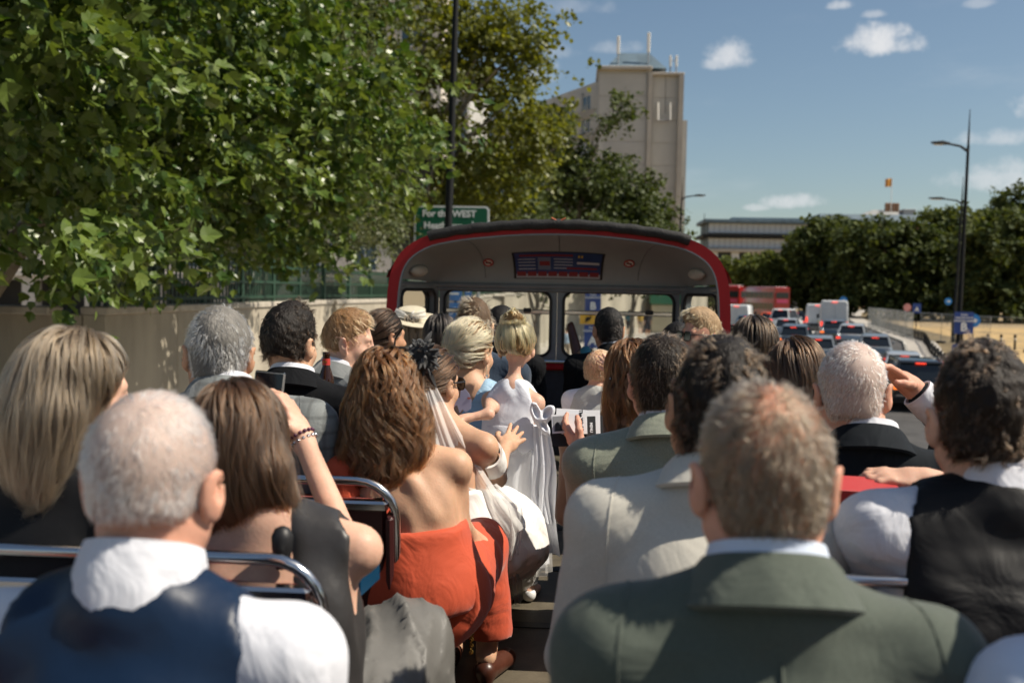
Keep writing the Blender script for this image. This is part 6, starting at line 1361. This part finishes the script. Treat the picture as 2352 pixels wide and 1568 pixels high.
E,Wp=f.arms[1]; a=f.S[1].lerp(E,.34); ax=(E-f.S[1]).normalized(); u=ax.orthogonal().normalized(); w_=ax.cross(u); mb=MB(); rr=[]
for i in range(24):
    an=R(15*i); q=a+(u*math.cos(an)+w_*math.sin(an))*.052; sl=ax*(.012*math.sin(an)); rr.append([tuple(q+ax*z+sl+(u*math.cos(an)+w_*math.sin(an))*b) for z,b in ((-.045,-.004),(-.045,.004),(.0,.007),(.045,.004),(.045,-.004))])
mb.loft(rr+[rr[0]],cap=False); o=mb.build('sleeve_band',m_gown,None,True); world_child(o,f.root)
sk=Vol([f.hip.x-.35,f.hip.y-.3,DECK],[f.hip.x+.75,f.hip.y+.95,f.hip.z+.3],.014); hb=f.hip.copy()
sk.ell(hb,(.20,.18,.17),None,.05); sk.cone(f.L(0,.02,-.28),hb,.125,.16,.06); kn=at(1150,1235,3.75); ft=at(1180,1372,4.15); ft.z=DECK+.08
sk.cone(hb+V3((.02,.05,0)),kn,.17,.16,.08); sk.cone(kn,ft,.16,.10,.08); sk.cone(hb+V3((-.05,.1,0)),kn+V3((-.2,.2,0)),.15,.14,.08); sk.cone(kn+V3((-.2,.2,0)),ft+V3((-.2,.05,0)),.15,.16,.1); sk.plane(V3((0,0,DECK+.012)),V3((0,0,-1)),.02)
add(f,'gown_skirt',sk.mesh('gown_skirt',folds(.015,46,14,(1,1,.25))),m_gown)
# tulle: thin see-through cloth in folds
def tullemat(name,a):
    if name in MATS: return MATS[name]
    m=bpy.data.materials.new(name); m.use_nodes=True; t=m.node_tree; t.nodes.clear(); N=t.nodes.new; o=N('ShaderNodeOutputMaterial'); tr=N('ShaderNodeBsdfTransparent'); d=N('ShaderNodeBsdfDiffuse'); d.inputs[0].default_value=(.9,.89,.87,1); tl=N('ShaderNodeBsdfTranslucent'); tl.inputs[0].default_value=(.9,.89,.87,1)
    m1=N('ShaderNodeMixShader'); m1.inputs[0].default_value=.4; t.links.new(d.outputs[0],m1.inputs[1]); t.links.new(tl.outputs[0],m1.inputs[2]); m2=N('ShaderNodeMixShader'); m2.inputs[0].default_value=a; t.links.new(tr.outputs[0],m2.inputs[1]); t.links.new(m1.outputs[0],m2.inputs[2]); t.links.new(m2.outputs[0],o.inputs[0]); MATS[name]=m; return m
m_tul=tullemat('tulle',.30); m_tul2=tullemat('veil_tulle',.6)
def drape_sheet(L_,Rr,amp,nf,seed,nu=40,depth=(0,-1,0)):
    """sheet between a left and a right edge polyline, with lengthwise folds"""
    rs=random.Random(seed); ph=[rs.uniform(0,6.28) for _ in range(4)]; rings=[]; n=28; dv=V3(depth)
    def pol(P,t):
        k=t*(len(P)-1); i=min(int(k),len(P)-2); f_=k-i; p=[P[max(0,min(len(P)-1,i+j))] for j in (-1,0,1,2)]
        return .5*((2*p[1])+(p[2]-p[0])*f_+(2*p[0]-5*p[1]+4*p[2]-p[3])*f_*f_+(-p[0]+3*p[1]-3*p[2]+p[3])*f_**3)
    for j in range(n+1):
        t=j/n; a,b=pol(L_,t),pol(Rr,t); row=[]
        for i in range(nu+1):
            u=i/nu; fo=math.sin(u*nf*6.28+ph[0]+t*1.3)+.6*math.sin(u*nf*2.3*6.28+ph[1]-t*2)+.4*math.sin(u*nf*.6*6.28+ph[2]+t*3); row.append(tuple(a.lerp(b,u)+dv*(amp*fo*(.25+.75*t))))
        rings.append(row)
    mb=MB(); mb.loft(rings,closed=False); return mb
vl=drape_sheet([at(962,846,3.36),at(975,930,3.28),at(1005,1060,3.24),at(1050,1190,3.22),at(1085,1290,3.25)],[at(985,852,3.34),at(1035,950,3.30),at(1085,1040,3.30),at(1150,1140,3.32),at(1205,1210,3.40)],.010,2.2,1); o=vl.build('veil',m_tul2,None,True); world_child(o,f.root)
vl=drape_sheet([at(960,848,3.38),at(985,960,3.34),at(1030,1080,3.33),at(1070,1220,3.35),at(1110,1330,3.4)],[at(978,850,3.37),at(1030,970,3.36),at(1080,1090,3.40),at(1150,1190,3.45),at(1200,1240,3.5)],.014,3,2); o=vl.build('veil_layer',m_tul2,None,True); world_child(o,f.root)
for k,(L_,Rr,am) in enumerate((([(1080,1120,3.34),(1075,1200,3.30),(1095,1270,3.34)],[(1140,1110,3.40),(1195,1160,3.38),(1200,1240,3.44)],.03),([(1090,1160,3.36),(1100,1240,3.32),(1120,1300,3.38)],[(1160,1140,3.42),(1200,1200,3.40),(1190,1275,3.46)],.035),([(1100,1230,3.42),(1110,1300,3.45),(1135,1380,3.6)],[(1180,1215,3.5),(1195,1290,3.6),(1200,1385,3.75)],.03))):
    vl=drape_sheet([at(*q) for q in L_],[at(*q) for q in Rr],am,2.6,20+k,30); o=vl.build('tulle_ruffle',m_tul2,None,True); world_child(o,f.root)
# ---- flower girl standing in the aisle
f=figure('person','little girl with blond bun standing in the aisle in white sash dress',1187,738,4.02,fem=True,child=True,skin='fair',hsc=.80,s=.64,hres=.0055,sw=.100,neck=.165,hyaw=-10,hroll=-2,stand=True,res=.009,lean=0,tyaw=-16,arms={-1:(at(1122,950,3.82),at(1064,962,3.78)),1:(at(1240,985,4.15),at(1225,1010,4.25))},hip=at(1188,1040,4.05))
def pr(v,e,co,pp): e((0,-.012,.046),(.087,.108,.104)); e((.0,-.055,.155),(.048,.048,.040),.012); e((0,-.045,.0),(.06,.05,.05),.03); co((-.02,-.06,.17),(.03,-.07,.165),.022,.02,.01); v.plane(pp(0,-.05,-.025),f.HF@V3((0,-.45,-1)),.012); co((.078,.02,.0),(.097,.03,-.12),.009,.004,.01); co((-.074,.0,-.02),(-.092,-.01,-.17),.007,.003,.01)
long_hair(f,'blond',pr,6500,12,.015,26,toward(f,(0,-.05,.15)),.32,34,keepf=lambda q:np.ones(len(q)),amp=.003,h=.006,lw=.0032,lift=.013)
m_wd=cloth('white_dress_satin',(.70,.72,.78),.55,.15,.03,.25,10,spec=.4,var=.02)
def cut(v,f): v.cone(f.L(.015,-.14,.14),f.L(.07,-.13,-.03),.075,.022,.01,'s')
b=garment(f,'bodice',m_wd,'none',.017,seed=13,top_cut=cut,nape=False,hole=(.04,.088),bottom=-.40,amp=.0015,res=.008,neckr=.062)
w0=f.L(0,.015,-.285); mb=MB(); rr=[]
for (t,rx,ry) in ((0,.108,.100),(.05,.124,.112),(.15,.130,.116),(.4,.132,.118),(.7,.134,.120),(1.0,.138,.124)):
    z=w0.z+(at(1190,1288,4.05).z-w0.z)*t; rr.append([(w0.x+.01*t+math.cos(R(5*i))*rx*(1+(.03+.05*t)*math.sin(i*1.05+1.2*math.sin(t*2))+.02*t*math.sin(i*2.7)),w0.y+.03*t+math.sin(R(5*i))*ry*(1+(.03+.05*t)*math.sin(i*1.05+1.2*math.sin(t*2))),z) for i in range(72)])
mb.loft(rr,cap=False); o=mb.build('skirt',m_wd,None,True); world_child(o,f.root)
mb=MB(); rr2=[[(w0.x+(x-w0.x)*1.09,w0.y+(y-w0.y)*1.09,w0.z+(z-w0.z)*1.07+.004) for x,y,z in r_] for r_ in rr]; mb.loft(rr2,cap=False); o=mb.build('tulle_overskirt',m_tul,None,True); world_child(o,f.root)
sash=MB(); sash.loft([[(w0.x+math.cos(R(10*i))*r_*1.04,w0.y+math.sin(R(10*i))*r_*.97,w0.z+z) for i in range(36)] for z,r_ in ((-.016,.118),(-.005,.126),(.040,.122),(.050,.112))],cap=False); o=sash.build('sash',m_wd,None,True); world_child(o,f.root)
bc=at(1238,968,3.885); v=Vol([bc[i]-.2 for i in range(3)],[bc[i]+.2 for i in range(3)],.0055); v.ell(bc,(.016,.016,.02),None,.01)
for c_,r_,an in (((.030,0,.030),(.026,.022,.044),38),((-.012,-.006,.036),(.020,.020,.046),-18),((.022,-.004,-.022),(.020,.018,.036),150)):
    q=bc+V3(c_); ro=Matrix.Rotation(R(an),3,'Y'); v.ell(q,r_,ro,.008); v.ell(q+V3((0,-.016,.008)),(r_[0]*.55,.02,r_[2]*.6),ro,.006,'s')
o=add(f,'bow',v.mesh('bow',folds(.0025,150,3)),m_wd)
for pts_,sd in (([(1238,978,15,3.905),(1246,1060,20,3.90),(1240,1130,19,3.90),(1252,1196,16,3.895)],1),([(1248,978,12,3.905),(1260,1080,18,3.90),(1256,1180,20,3.90),(1270,1268,17,3.89)],2)):
    t_=drape_sheet([at(x-w_,y,d_) for x,y,w_,d_ in pts_],[at(x+w_,y+(8 if i==3 else 0),d_) for i,(x,y,w_,d_) in enumerate(pts_)],.009,1.1,sd,14); o=t_.build('sash_tail',m_wd,None,True); world_child(o,f.root)
for k in range(0): 
    q=at(1224+1.2*k,858+18*k,3.93); mb=MB(); mb.lathe([(.001,-.006),(.005,-.003),(.006,0),(.005,.003),(.001,.006)],q,8); o=mb.build('button',m_wd,None,True); world_child(o,f.root)
m_wsh=mat('white_shoe',(.7,.7,.7),.4)
for sx in (-1,1):
    q=V3((f.foot[sx].x,f.foot[sx].y,DECK)); sv=Vol([q.x-.1,q.y-.12,DECK],[q.x+.1,q.y+.2,DECK+.14],.006); sv.cone(q+V3((0,-.03,.032)),q+V3((-.02,.09,.026)),.030,.026,.015); sv.plane(q+V3((0,0,.004)),V3((0,0,-1)),.004); sv.ell(q+V3((0,-.01,.07)),(.024,.05,.03),None,.006,'s'); o=add(f,'shoe',sv.mesh('shoe'),m_wsh); mb=MB(); mb.tube([q+V3((.032*math.cos(R(30*i)),.01+.034*math.sin(R(30*i)),.07)) for i in range(12)],.004,5,closed=True); s2=mb.build('ankle_strap',m_wsh,None,True); world_child(s2,o)
# ---- paper fan held near the bride
pf=empty('paper_cutout',at(1070,922,3.72)); tag(pf,'lilac paper cut-out held against the blue dress','paper'); m_lil=mat('lilac_paper',(.42,.43,.60),.8,var=.04)
out_=[at(x,y,3.72)-pf.location for x,y in ((1036,905),(1044,898),(1050,912),(1056,914),(1058,898),(1066,890),(1078,904),(1083,920),(1082,938),(1070,946),(1062,940),(1056,948),(1050,930),(1040,936),(1042,922),(1034,918))]
mb=MB(); mb.prism([(p.x,p.z) for p in out_],1,-.001,.001); mb.build('cutout',m_lil,pf); MB().prism([(p[0]*.008+.012,p[1]*.006+.012) for p in ((1,0),(.6,.8),(-.4,.9),(-1,.1),(-.3,-.5))],1,-.0025,-.0012).build('printed_mark',mat('pink_print',(.5,.16,.14),.7),pf)
pk=empty('hand_fan',at(1036,948,3.7)); tag(pk,'coral ribbed hand fan below the lilac paper','fan')
for i in range(7): mb=MB(); mb.T=Matrix.Rotation(R(-40+i*9),4,'Y'); mb.bbox((0,.0015*i,.03),(.009,.0012,.075),.0004); mb.build('fan_blade',mat('coral_blade',(.62,.16,.12),.6),pk)
# ---- behind: rows 6-8, left
f=figure('person','brown-haired woman with low sleek bun looking right',886,716,4.95,fem=True,skin='tan',hyaw=-48,hres=.0065,sw=.165)
def pr(v,e,co,pp): e((0,-.010,.042),(.087,.109,.105)); e((0,-.11,-.02),(.04,.035,.045),.02)
long_hair(f,'brown',pr,3500,12,.014,27,toward(f,(0,-.13,-.02)),.06,30,keepf=lambda q:np.ones(len(q)),amp=.001); m_cr=cloth('cream_dress',(.5,.45,.36),.7,.2,.05,.3); garment(f,'dress',m_cr,'short',.012,seed=14); trousers(f,m_cr,'skirt')
f=figure('person','spiky brown-haired man with glasses in navy jacket',1090,690,4.85,hyaw=14,skin='warm',hres=.0065,sw=.2)
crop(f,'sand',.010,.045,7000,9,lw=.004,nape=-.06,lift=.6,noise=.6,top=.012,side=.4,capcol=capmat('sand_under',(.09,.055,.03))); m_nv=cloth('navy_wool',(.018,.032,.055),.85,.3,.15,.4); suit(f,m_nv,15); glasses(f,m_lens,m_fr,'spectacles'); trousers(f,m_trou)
f=figure('person','woman with long black hair behind the bride',1012,724,5.6,fem=True,skin='tan',hres=.008,sw=.165)
def pr(v,e,co,pp): e((0,-.012,.042),(.092,.114,.11)); e((0,-.05,-.08),(.09,.07,.14),.05)
long_hair(f,'black',pr,3000,14,.022,28,away(f,(0,.0,.16),1.1),.08,20); garment(f,'dress',m_black,'short',.012,seed=16); trousers(f,m_trou)
f=figure('person','blond woman in wide cream hat near the front left',946,712,6.3,fem=True,skin='fair',hres=.008,sw=.165)
def pr(v,e,co,pp): e((0,-.012,.042),(.088,.11,.106)); e((0,-.05,-.08),(.08,.06,.12),.05)
long_hair(f,'ashb',pr,3000,14,.02,29,away(f,(0,.0,.16),1.1),.08,20); garment(f,'dress',m_cr,'short',.012,seed=17); trousers(f,m_cr,'skirt')
ht=empty('wide_hat',f.H+V3((0,.0,.075))); tag(ht,'wide cream hat with tulle bow','hat'); ht.rotation_euler=(R(12),R(4),0); m_hat=mat('cream_straw',(.50,.45,.34),.85,var=.08,vscale=30,bump=.2,bscale=200)
mb=MB(); mb.loft([[(math.cos(R(10*i))*r_,math.sin(R(10*i))*r_,z+.012*math.sin(R(20*i))*(r_/.17)**2) for i in range(36)] for r_,z in ((.172,-.008),(.174,-.003),(.10,.008),(.09,.03),(.085,.062),(.06,.072),(.01,.074))]); mb.build('hat_body',m_hat,ht,True)
for sx,sd in ((-1,1),(1,2),(.3,3)):
    t_=drape_sheet([V3((0,-.09,.03)),V3((sx*.05,-.09,.07)),V3((sx*.09,-.06,.075))],[V3((0,-.09,.02)),V3((sx*.06,-.1,.03)),V3((sx*.11,-.08,.03))],.008,2,sd,12); t_.build('tulle_bow',m_tul2,ht,True)
f=figure('person','dark-haired person beyond the spiky-haired man',1152,704,5.95,skin='tan',hres=.008,sw=.19); crop(f,'black',.016,.02,3000,10,nape=-.07); suit(f,m_black,18); trousers(f,m_trou)
# ---- row 2, right aisle: cream jacket
f=figure('person','man with thick dark curls in cream jacket, behind the sage jacket man',1650,792,1.95,hyaw=-4,hroll=8,skin='tan',hres=.005,sw=.185,tx=-.01,lean=9,tilt=4,bulk=1.02)
crop(f,'dark',.013,.044,15000,11,nape=-.075,lift=.3,curl=.7,cf=1.1,noise=.6,mess=.007,top=.014,side=.7,steps=9,r=.0004,lw=.006,per=18); m_crm=cloth('cream_linen',(.56,.535,.47),.85,.2,.12,.3,6); suit(f,m_crm,19,.018,None,bulk=1.02,amp=.003); trousers(f,cloth('taupe_tweed',(.22,.18,.13),.95,.3,.4,.4))
# ---- row 2, right window: black waistcoat
f=figure('person','brown curly-haired man in black waistcoat reaching forward with a red notebook',2262,803,1.88,hyaw=-8,skin='fair',hres=.005,sw=.2,lean=10,tx=.02,tilt=6,arms={-1:(at(1975,1330,1.95),at(2060,1420,2.2)),1:(at(2290,1165,2.2),at(2126,1106,2.24))},hand_opts={1:dict(dir=at(2010,1088,2.25)-at(2126,1106,2.24),palm=(.1,.2,-1),curl=.7,spread=.03,thumb=-1)})
crop(f,'brown2',.011,.036,15000,12,nape=-.075,lift=.35,curl=.8,cf=1.3,noise=.6,mess=.006,top=.016,side=.4,steps=8,r=.0004,lw=.0055,per=16); g=garment(f,'shirt',m_shirt,'short',.014,seed=20,amp=.006); collar_band(f,'shirt_collar',m_shirt,SCOL,parent=g)
m_wc=cloth('black_waistcoat_cloth',(.006,.006,.007),.62,.0,.1,.4,6,spec=.3); garment(f,'waistcoat',m_wc,'none',.024,seed=20,amp=.006,neckr=.075,hole=(.02,.074)); trousers(f,m_trou)
nb=empty('notebook',at(1975,1122,2.2)); tag(nb,'thin red notebook with gold edge in the outstretched hand','notebook'); nb.rotation_euler=(R(8),R(2.5),R(4)); MB().bbox((0,0,0),(.16,.10,.012),.002).build('pages',m_gold,nb); 
for z in (-.008,.008): MB().bbox((0,0,z*1.3),(.164,.104,.008 if z<0 else .003),.001).build('cover',mat('red_cover',(.42,.04,.04),.5),nb)
MB().bbox((0,-.054,0),(.164,.004,.026),.001).build('spine',mat('red_cover',(0,0,0)),nb)
# ---- row 3, right aisle: sage jacket with papers
f=figure('person','brown-haired man in pale sage jacket holding wedding papers',1527,765,2.7,hyaw=-6,skin='pink',hres=.006,sw=.19,tx=.01,lean=5,arms={-1:(at(1345,1215,2.85),at(1342,1042,3.05))},hand_opts={-1:dict(dir=at(1306,1000,3.12)-at(1342,1042,3.05),palm=(.3,.6,.5),curl=.35,spread=.1,thumb=-1)})
crop(f,'brown2',.006,.024,28000,13,steps=5,lw=.003,per=8,nape=-.085,noise=.35,bald=lambda q:1-.55*np.exp(-(((q[:,0]-.03)/.05)**2+((q[:,1]+.02)/.06)**2+((q[:,2]-.14)/.05)**2)),lift=.4); m_sg2=cloth('pale_sage_wool',(.25,.27,.21),.85,.35,.25,.35,8); suit(f,m_sg2,22,.016,bulk=1.0); trousers(f,cloth('sand_trousers',(.40,.26,.17),.85,.2,.12,.4))
# papers
pa=empty('wedding_papers',at(1320,985,3.15)); tag(pa,'printed black and white wedding papers on a dark folder','papers'); m_pap=mat('paper_white',(.72,.72,.74),.8); m_ink=mat('print_dark',(.02,.02,.022),.7); m_inkg=mat('print_grey',(.25,.25,.26),.8)
def sheet(px0,py0,px1,py1,dd,rot,m,name,par=pa):
    a=at(px0,py0,3.15);b=at(px1,py1,3.15); w_,h=abs(b.x-a.x),abs(a.z-b.z); c=(a+b)/2-pa.location; o=MB().bbox((0,0,0),(w_,.0015,h),.0003).build(name,m,par); o.location=c+V3((0,dd,0)); o.rotation_euler=(R(-25),R(rot),0); return o,w_,h
sheet(1268,955,1385,1030,.03,-3,m_ink,'folder'); sheet(1277,940,1372,985,.022,2,m_pap,'sheet'); sheet(1290,941,1378,1000,.016,-2,m_pap,'sheet')
o,w_,h=sheet(1268,948,1346,995,.0,-5,m_pap,'programme')
text_mesh('lettering','The Wedding',.0155,m_ink,(w_*.36,-.0015,0),(R(90),R(90),0),o,'CENTER',.0006,.0004); text_mesh('lettering','PARTY TIMES',.008,m_inkg,(w_*.22,-.0015,0),(R(90),R(90),0),o,'CENTER',.0003,.0004)
MB().box((-w_*.46,-.0018,-h*.4),(-w_*.05,-.001,h*.4)).build('printed_picture',m_inkg,o); MB().prism([(-w_*.42,-h*.4),(-w_*.2,-h*.4),(-w_*.24,-h*.1),(-w_*.34,h*.1),(-w_*.4,-.0)],1,-.003,-.002).build('printed_hills',m_ink,o)
o,w_,h=sheet(1348,955,1368,1010,.008,-3,m_ink,'invitation'); text_mesh('lettering','MENU',.012,m_pap,(0,-.0015,0),(R(90),R(90),0),o,'CENTER',.0004,.0004)
# ---- row 3, right window: white-haired man shading his eyes
f=figure('person','white-haired man in dark jacket raising his hand to his brow',1962,783,2.62,hyaw=-14,hroll=-2,skin='pink',hres=.005,sw=.205,tx=.03,lean=6,tilt=3,arms={1:(at(2195,985,2.85),at(2092,888,2.85))},hand_opts={1:dict(dir=at(2040,848,2.82)-at(2092,888,2.85),palm=(-.2,-.1,-1),curl=.35,spread=.05,thumb=1)})
crop(f,'white',.004,.016,34000,14,nape=-.075,capcol=mat('pale_scalp',(0,0,0)),mess=0,fade=.03,per=5,lw=.0018,noise=.35,lift=.22,whorl=(.03,-.05,.12),r=.0004,bald=lambda q:1-.6*np.exp(-(((q[:,0]-.03)/.03)**2+((q[:,1]+.04)/.03)**2+((q[:,2]-.13)/.04)**2)))
suit(f,cloth('midnight_wool',(.007,.010,.014),.85,.02,.15,.7,6,spec=.2),23,.018,bulk=1.1,amp=.008,cuff=.08)
E,Wp=f.arms[1]; mb=MB(); ax=(Wp-E).normalized(); u=ax.orthogonal().normalized(); w_=ax.cross(u); rr=[[tuple(E.lerp(Wp,t)+(u*math.cos(R(15*i))+w_*math.sin(R(15*i)))*r_) for i in range(24)] for t,r_ in ((.40,.049),(.55,.051),(.86,.047),(.86,.041),(.60,.040))]; mb.loft(rr,cap=False); o=mb.build('shirt_cuff',m_shirt,None,True); world_child(o,f.root); trousers(f,m_trou)
# ---- row 4, right: two brown-haired women
f=figure('person','woman with wavy auburn hair and sparkling slide',1450,786,3.5,fem=True,skin='fair',hyaw=14,hres=.0065,sw=.165,tx=.0)
def pr(v,e,co,pp):
    e((0,-.012,.042),(.09,.113,.11)); e((0,-.055,-.07),(.088,.07,.13),.05); co((-.06,-.05,-.05),(-.075,-.06,-.22),.045,.04,.03); co((.05,-.05,-.05),(.06,-.07,-.22),.045,.04,.03); e((-.02,-.085,-.2),(.06,.04,.06),.03)
long_hair(f,'auburn',pr,7000,20,.017,30,away(f,(0,.02,.16),1.1),.28,28,curl=.35,cf=.5,amp=.007); garment(f,'dress',cloth('taupe_dress',(.2,.14,.1),.8,.2,.1,.3),'short',.012,seed=24); trousers(f,m_trou)
mb=MB(); rs=random.Random(2)
for i in range(28): q=at(1408+rs.uniform(-4,6),868+i*1.7,3.42)+V3((rs.uniform(-.006,.006),0,0)); mb.lathe([(.0005,-.004),(.0035,0),(.0005,.004)],q,6)
o=mb.build('hair_slide',mat('silver',(0,0,0)),None); world_child(o,f.root)
f=figure('person','woman with glossy brown hair gathered low, beside the white-haired man',1828,784,3.4,fem=True,skin='tan',hres=.006,sw=.165)
def pr(v,e,co,pp): e((0,-.012,.042),(.098,.118,.112)); e((0,-.06,-.05),(.09,.08,.10),.05); e((.03,-.09,-.06),(.06,.05,.05),.03); co((.03,-.08,-.08),(.0,-.085,-.2),.05,.035,.03)
long_hair(f,'brown',pr,7000,16,.017,31,away(f,(-.05,.04,.15),.9),.14,24,amp=.004); garment(f,'dress',m_black,'short',.012,seed=25); trousers(f,m_trou)
f=figure('person','woman with straight dark hair near the right side of the bus',1733,733,4.15,fem=True,skin='tan',hres=.007,sw=.165)
def pr(v,e,co,pp): e((0,-.012,.042),(.094,.115,.11)); e((0,-.05,-.08),(.092,.07,.14),.05)
long_hair(f,'dark',pr,6000,18,.018,32,away(f,(0,.03,.16),1.3),.06,20); garment(f,'dress',m_cr,'short',.012,seed=26); trousers(f,m_trou)
f=figure('person','person with tousled pale grey hair behind the thick dark curls',1652,775,4.2,skin='pink',hres=.008,sw=.18); crop(f,'white',.016,.03,3000,15,nape=-.07,lift=.6,noise=.7); suit(f,m_nv,27); trousers(f,m_trou)
f=figure('person','blond man in black sunglasses turned back towards us',1612,714,5.15,hyaw=118,hpitch=4,skin='pink',hres=.005,sw=.2,tyaw=70)
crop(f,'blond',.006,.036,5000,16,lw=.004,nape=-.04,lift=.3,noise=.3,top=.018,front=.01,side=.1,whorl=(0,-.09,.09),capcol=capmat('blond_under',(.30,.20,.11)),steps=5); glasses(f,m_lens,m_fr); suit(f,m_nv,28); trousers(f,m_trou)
f=figure('person','person with black hair left of the sunglasses man',1556,742,5.6,skin='tan',hres=.008,sw=.18); crop(f,'black',.016,.02,2500,17,nape=-.07); suit(f,m_black,29); trousers(f,m_trou)
f=figure('person','man with dark hair in black suit, foot up at the windscreen',1399,706,5.9,hyaw=14,skin='tan',hres=.006,sw=.205,tx=.03,knees={-1:at(1335,860,6.5)},feet={-1:at(1335,815,7.25)}); crop(f,'black',.008,.022,14000,18,lw=.003,per=8,nape=-.085,side=.6); suit(f,m_black,30); trousers(f,m_trou)
q=at(1330,818,7.30); v=Vol([q.x-.15,q.y-.2,q.z-.15],[q.x+.15,q.y+.15,q.z+.33],.007); v.cone(at(1326,812,7.28),at(1311,750,7.34),.042,.030,.02); v.cone(at(1311,752,7.34),at(1313,742,7.34),.026,.012,.01); v.cone(at(1338,820,7.26),at(1344,812,7.2),.035,.03,.02); o=add(f,'shoe',v.mesh('shoe'),m_shoe); mb=MB(); mb.tube([at(1345,806,7.2),at(1348,830,7.0)],[.04,.048],12); o=mb.build('sock',mat('teal_sock',(.04,.20,.27),.8),None,True); world_child(o,f.root)
# ---- toddler
f=figure('person','toddler with fair cropped hair in pale grey waistcoat',1380,800,4.25,child=True,skin='fair',hsc=.74,s=.52,hyaw=-42,hres=.005,sw=.10,neck=.085,res=.008,tyaw=-15,floorz=DECK+.3,arms={1:(at(1430,895,4.2),at(1408,850,4.12))},hand_opts={1:dict(dir=at(1386,822,4.12)-at(1408,850,4.12),palm=(-.2,1,0),curl=.3,spread=.22,thumb=1)})
crop(f,'sand',.003,.012,16000,19,nape=-.05,noise=.3,r=.0003,cap=False,per=5,lw=.002,fade=.03,plane=(.838,-.546,.015)); g=garment(f,'shirt',m_shirt,'short',.010,seed=31,res=.008); collar_band(f,'shirt_collar',m_shirt,SCOL,parent=g); garment(f,'waistcoat',cloth('dove_grey',(.42,.43,.41),.8,.2,.1,.3),'none',.016,seed=32,res=.008,neckr=.075,hole=(.03,.07)); trousers(f,cloth('dove_grey',(0,0,0)))
# ---- pedestrians on the pavement
def walker(px,d,hh,topm,botm,hairc,label,skin='tan'):
    z0=gz(d)+.12; p=gnd(px,d,z0); root=empty('person',p,0,label,'person','pedestrians on the pavement'); k=hh/1.75; v=Vol([p.x-.4,p.y-.35,z0-.02],[p.x+.4,p.y+.35,z0+1.9*k],.03,[((p.x,p.y,z0+1.62*k),.14,.016)])
    P=lambda x,y,z:V3((p.x+x*k,p.y+y*k,z0+z*k)); v.ell(P(0,0,1.63),(.075*k,.095*k,.115*k),None,.02); v.cone(P(0,0,1.55),P(0,0,1.42),.055*k,.06*k,.03); v.ell(P(0,0,1.22),(.17*k,.11*k,.26*k),None,.05); v.ell(P(0,0,.95),(.155*k,.12*k,.14*k),None,.08)
    for sx in (-1,1):
        v.cone(P(0,0,1.42),P(sx*.19,0,1.38),.06*k,.06*k,.04); v.chain([P(sx*.2,0,1.37),P(sx*.24,-.03*sx,1.1),P(sx*.22,.07*sx,.86),P(sx*.21,.1*sx,.76)],[.052*k,.043*k,.032*k,.03*k],.03); v.chain([P(sx*.09,0,.92),P(sx*.10,.08*sx,.5),P(sx*.10,.02+.14*sx,.08),P(sx*.10,.14+.14*sx,.04)],[.085*k,.058*k,.04*k,.035*k],.04)
    o=link('body',v.mesh('body'),SK[skin]); world_child(o,root)
    t=Vol([p.x-.4,p.y-.35,z0],[p.x+.4,p.y+.35,z0+1.7*k],.03); t.ell(P(0,0,1.22),(.19*k,.13*k,.27*k),None,.05); t.ell(P(0,0,1.0),(.17*k,.135*k,.14*k),None,.08)
    for sx in (-1,1): t.cone(P(0,0,1.42),P(sx*.19,0,1.39),.07*k,.075*k,.04); t.cone(P(sx*.2,0,1.37),P(sx*.24,-.03*sx,1.12),.07*k,.065*k,.03)
    t.plane(P(0,0,.9),V3((0,0,-1)),.02); t.plane(P(0,0,1.45),V3((0,0,1)),.02); o=link('top',t.mesh('top'),topm); world_child(o,root)
    t=Vol([p.x-.4,p.y-.35,z0],[p.x+.4,p.y+.35,z0+1.2*k],.03); t.ell(P(0,0,.95),(.17*k,.135*k,.12*k),None,.05)
    for sx in (-1,1): t.chain([P(sx*.09,0,.92),P(sx*.10,.08*sx,.5)],[.105*k,.085*k],.03)
    o=link('shorts',t.mesh('shorts'),botm); world_child(o,root); h_=Vol([p.x-.2,p.y-.2,z0+1.4*k],[p.x+.2,p.y+.2,z0+1.9*k],.02); h_.ell(P(0,-.01,1.66),(.085*k,.105*k,.115*k),None,.02); h_.plane(P(0,.05,1.62),V3((0,.8,-.55)),.01); o=link('hair',h_.mesh('hair'),CM(hairc)); world_child(o,root)
mt=lambda n,c:cloth('top_'+n,c,.85,.1,.05,.3)
walker(1446,70,1.76,mt('teal',(.06,.14,.18)),mt('dark',(.02,.022,.03)),'dark','walker in teal shirt seen through the right window'); walker(1473,72,1.68,mt('mustard',(.5,.33,.08)),mt('sandshort',(.35,.28,.2)),'brown','walker in mustard top seen through the right window','fair'); walker(1489,69,1.78,mt('dark',(0,0,0)),mt('dark',(0,0,0)),'black','walker in dark clothes beside the mustard top'); walker(1303,50,1.78,mt('powder',(.35,.46,.58)),mt('sandshort',(0,0,0)),'brown','walker in powder blue shirt beside the A board','fair')

bg_=empty('clutch_bag',at(828,1318,2.12)); tag(bg_,'metallic blue clutch bag on the satin lap','bag'); bg_.rotation_euler=(R(15),R(8),R(-20)); MB().bbox((0,0,0),(.05,.10,.075),.012).build('bag_body',mat('blue_metallic',(.02,.12,.26),.25,metal=.6),bg_,True); MB().bbox((0,-.012,.04),(.052,.06,.012),.004).build('clasp',mat('blue_clasp',(.05,.25,.45),.2,metal=.7),bg_,True)
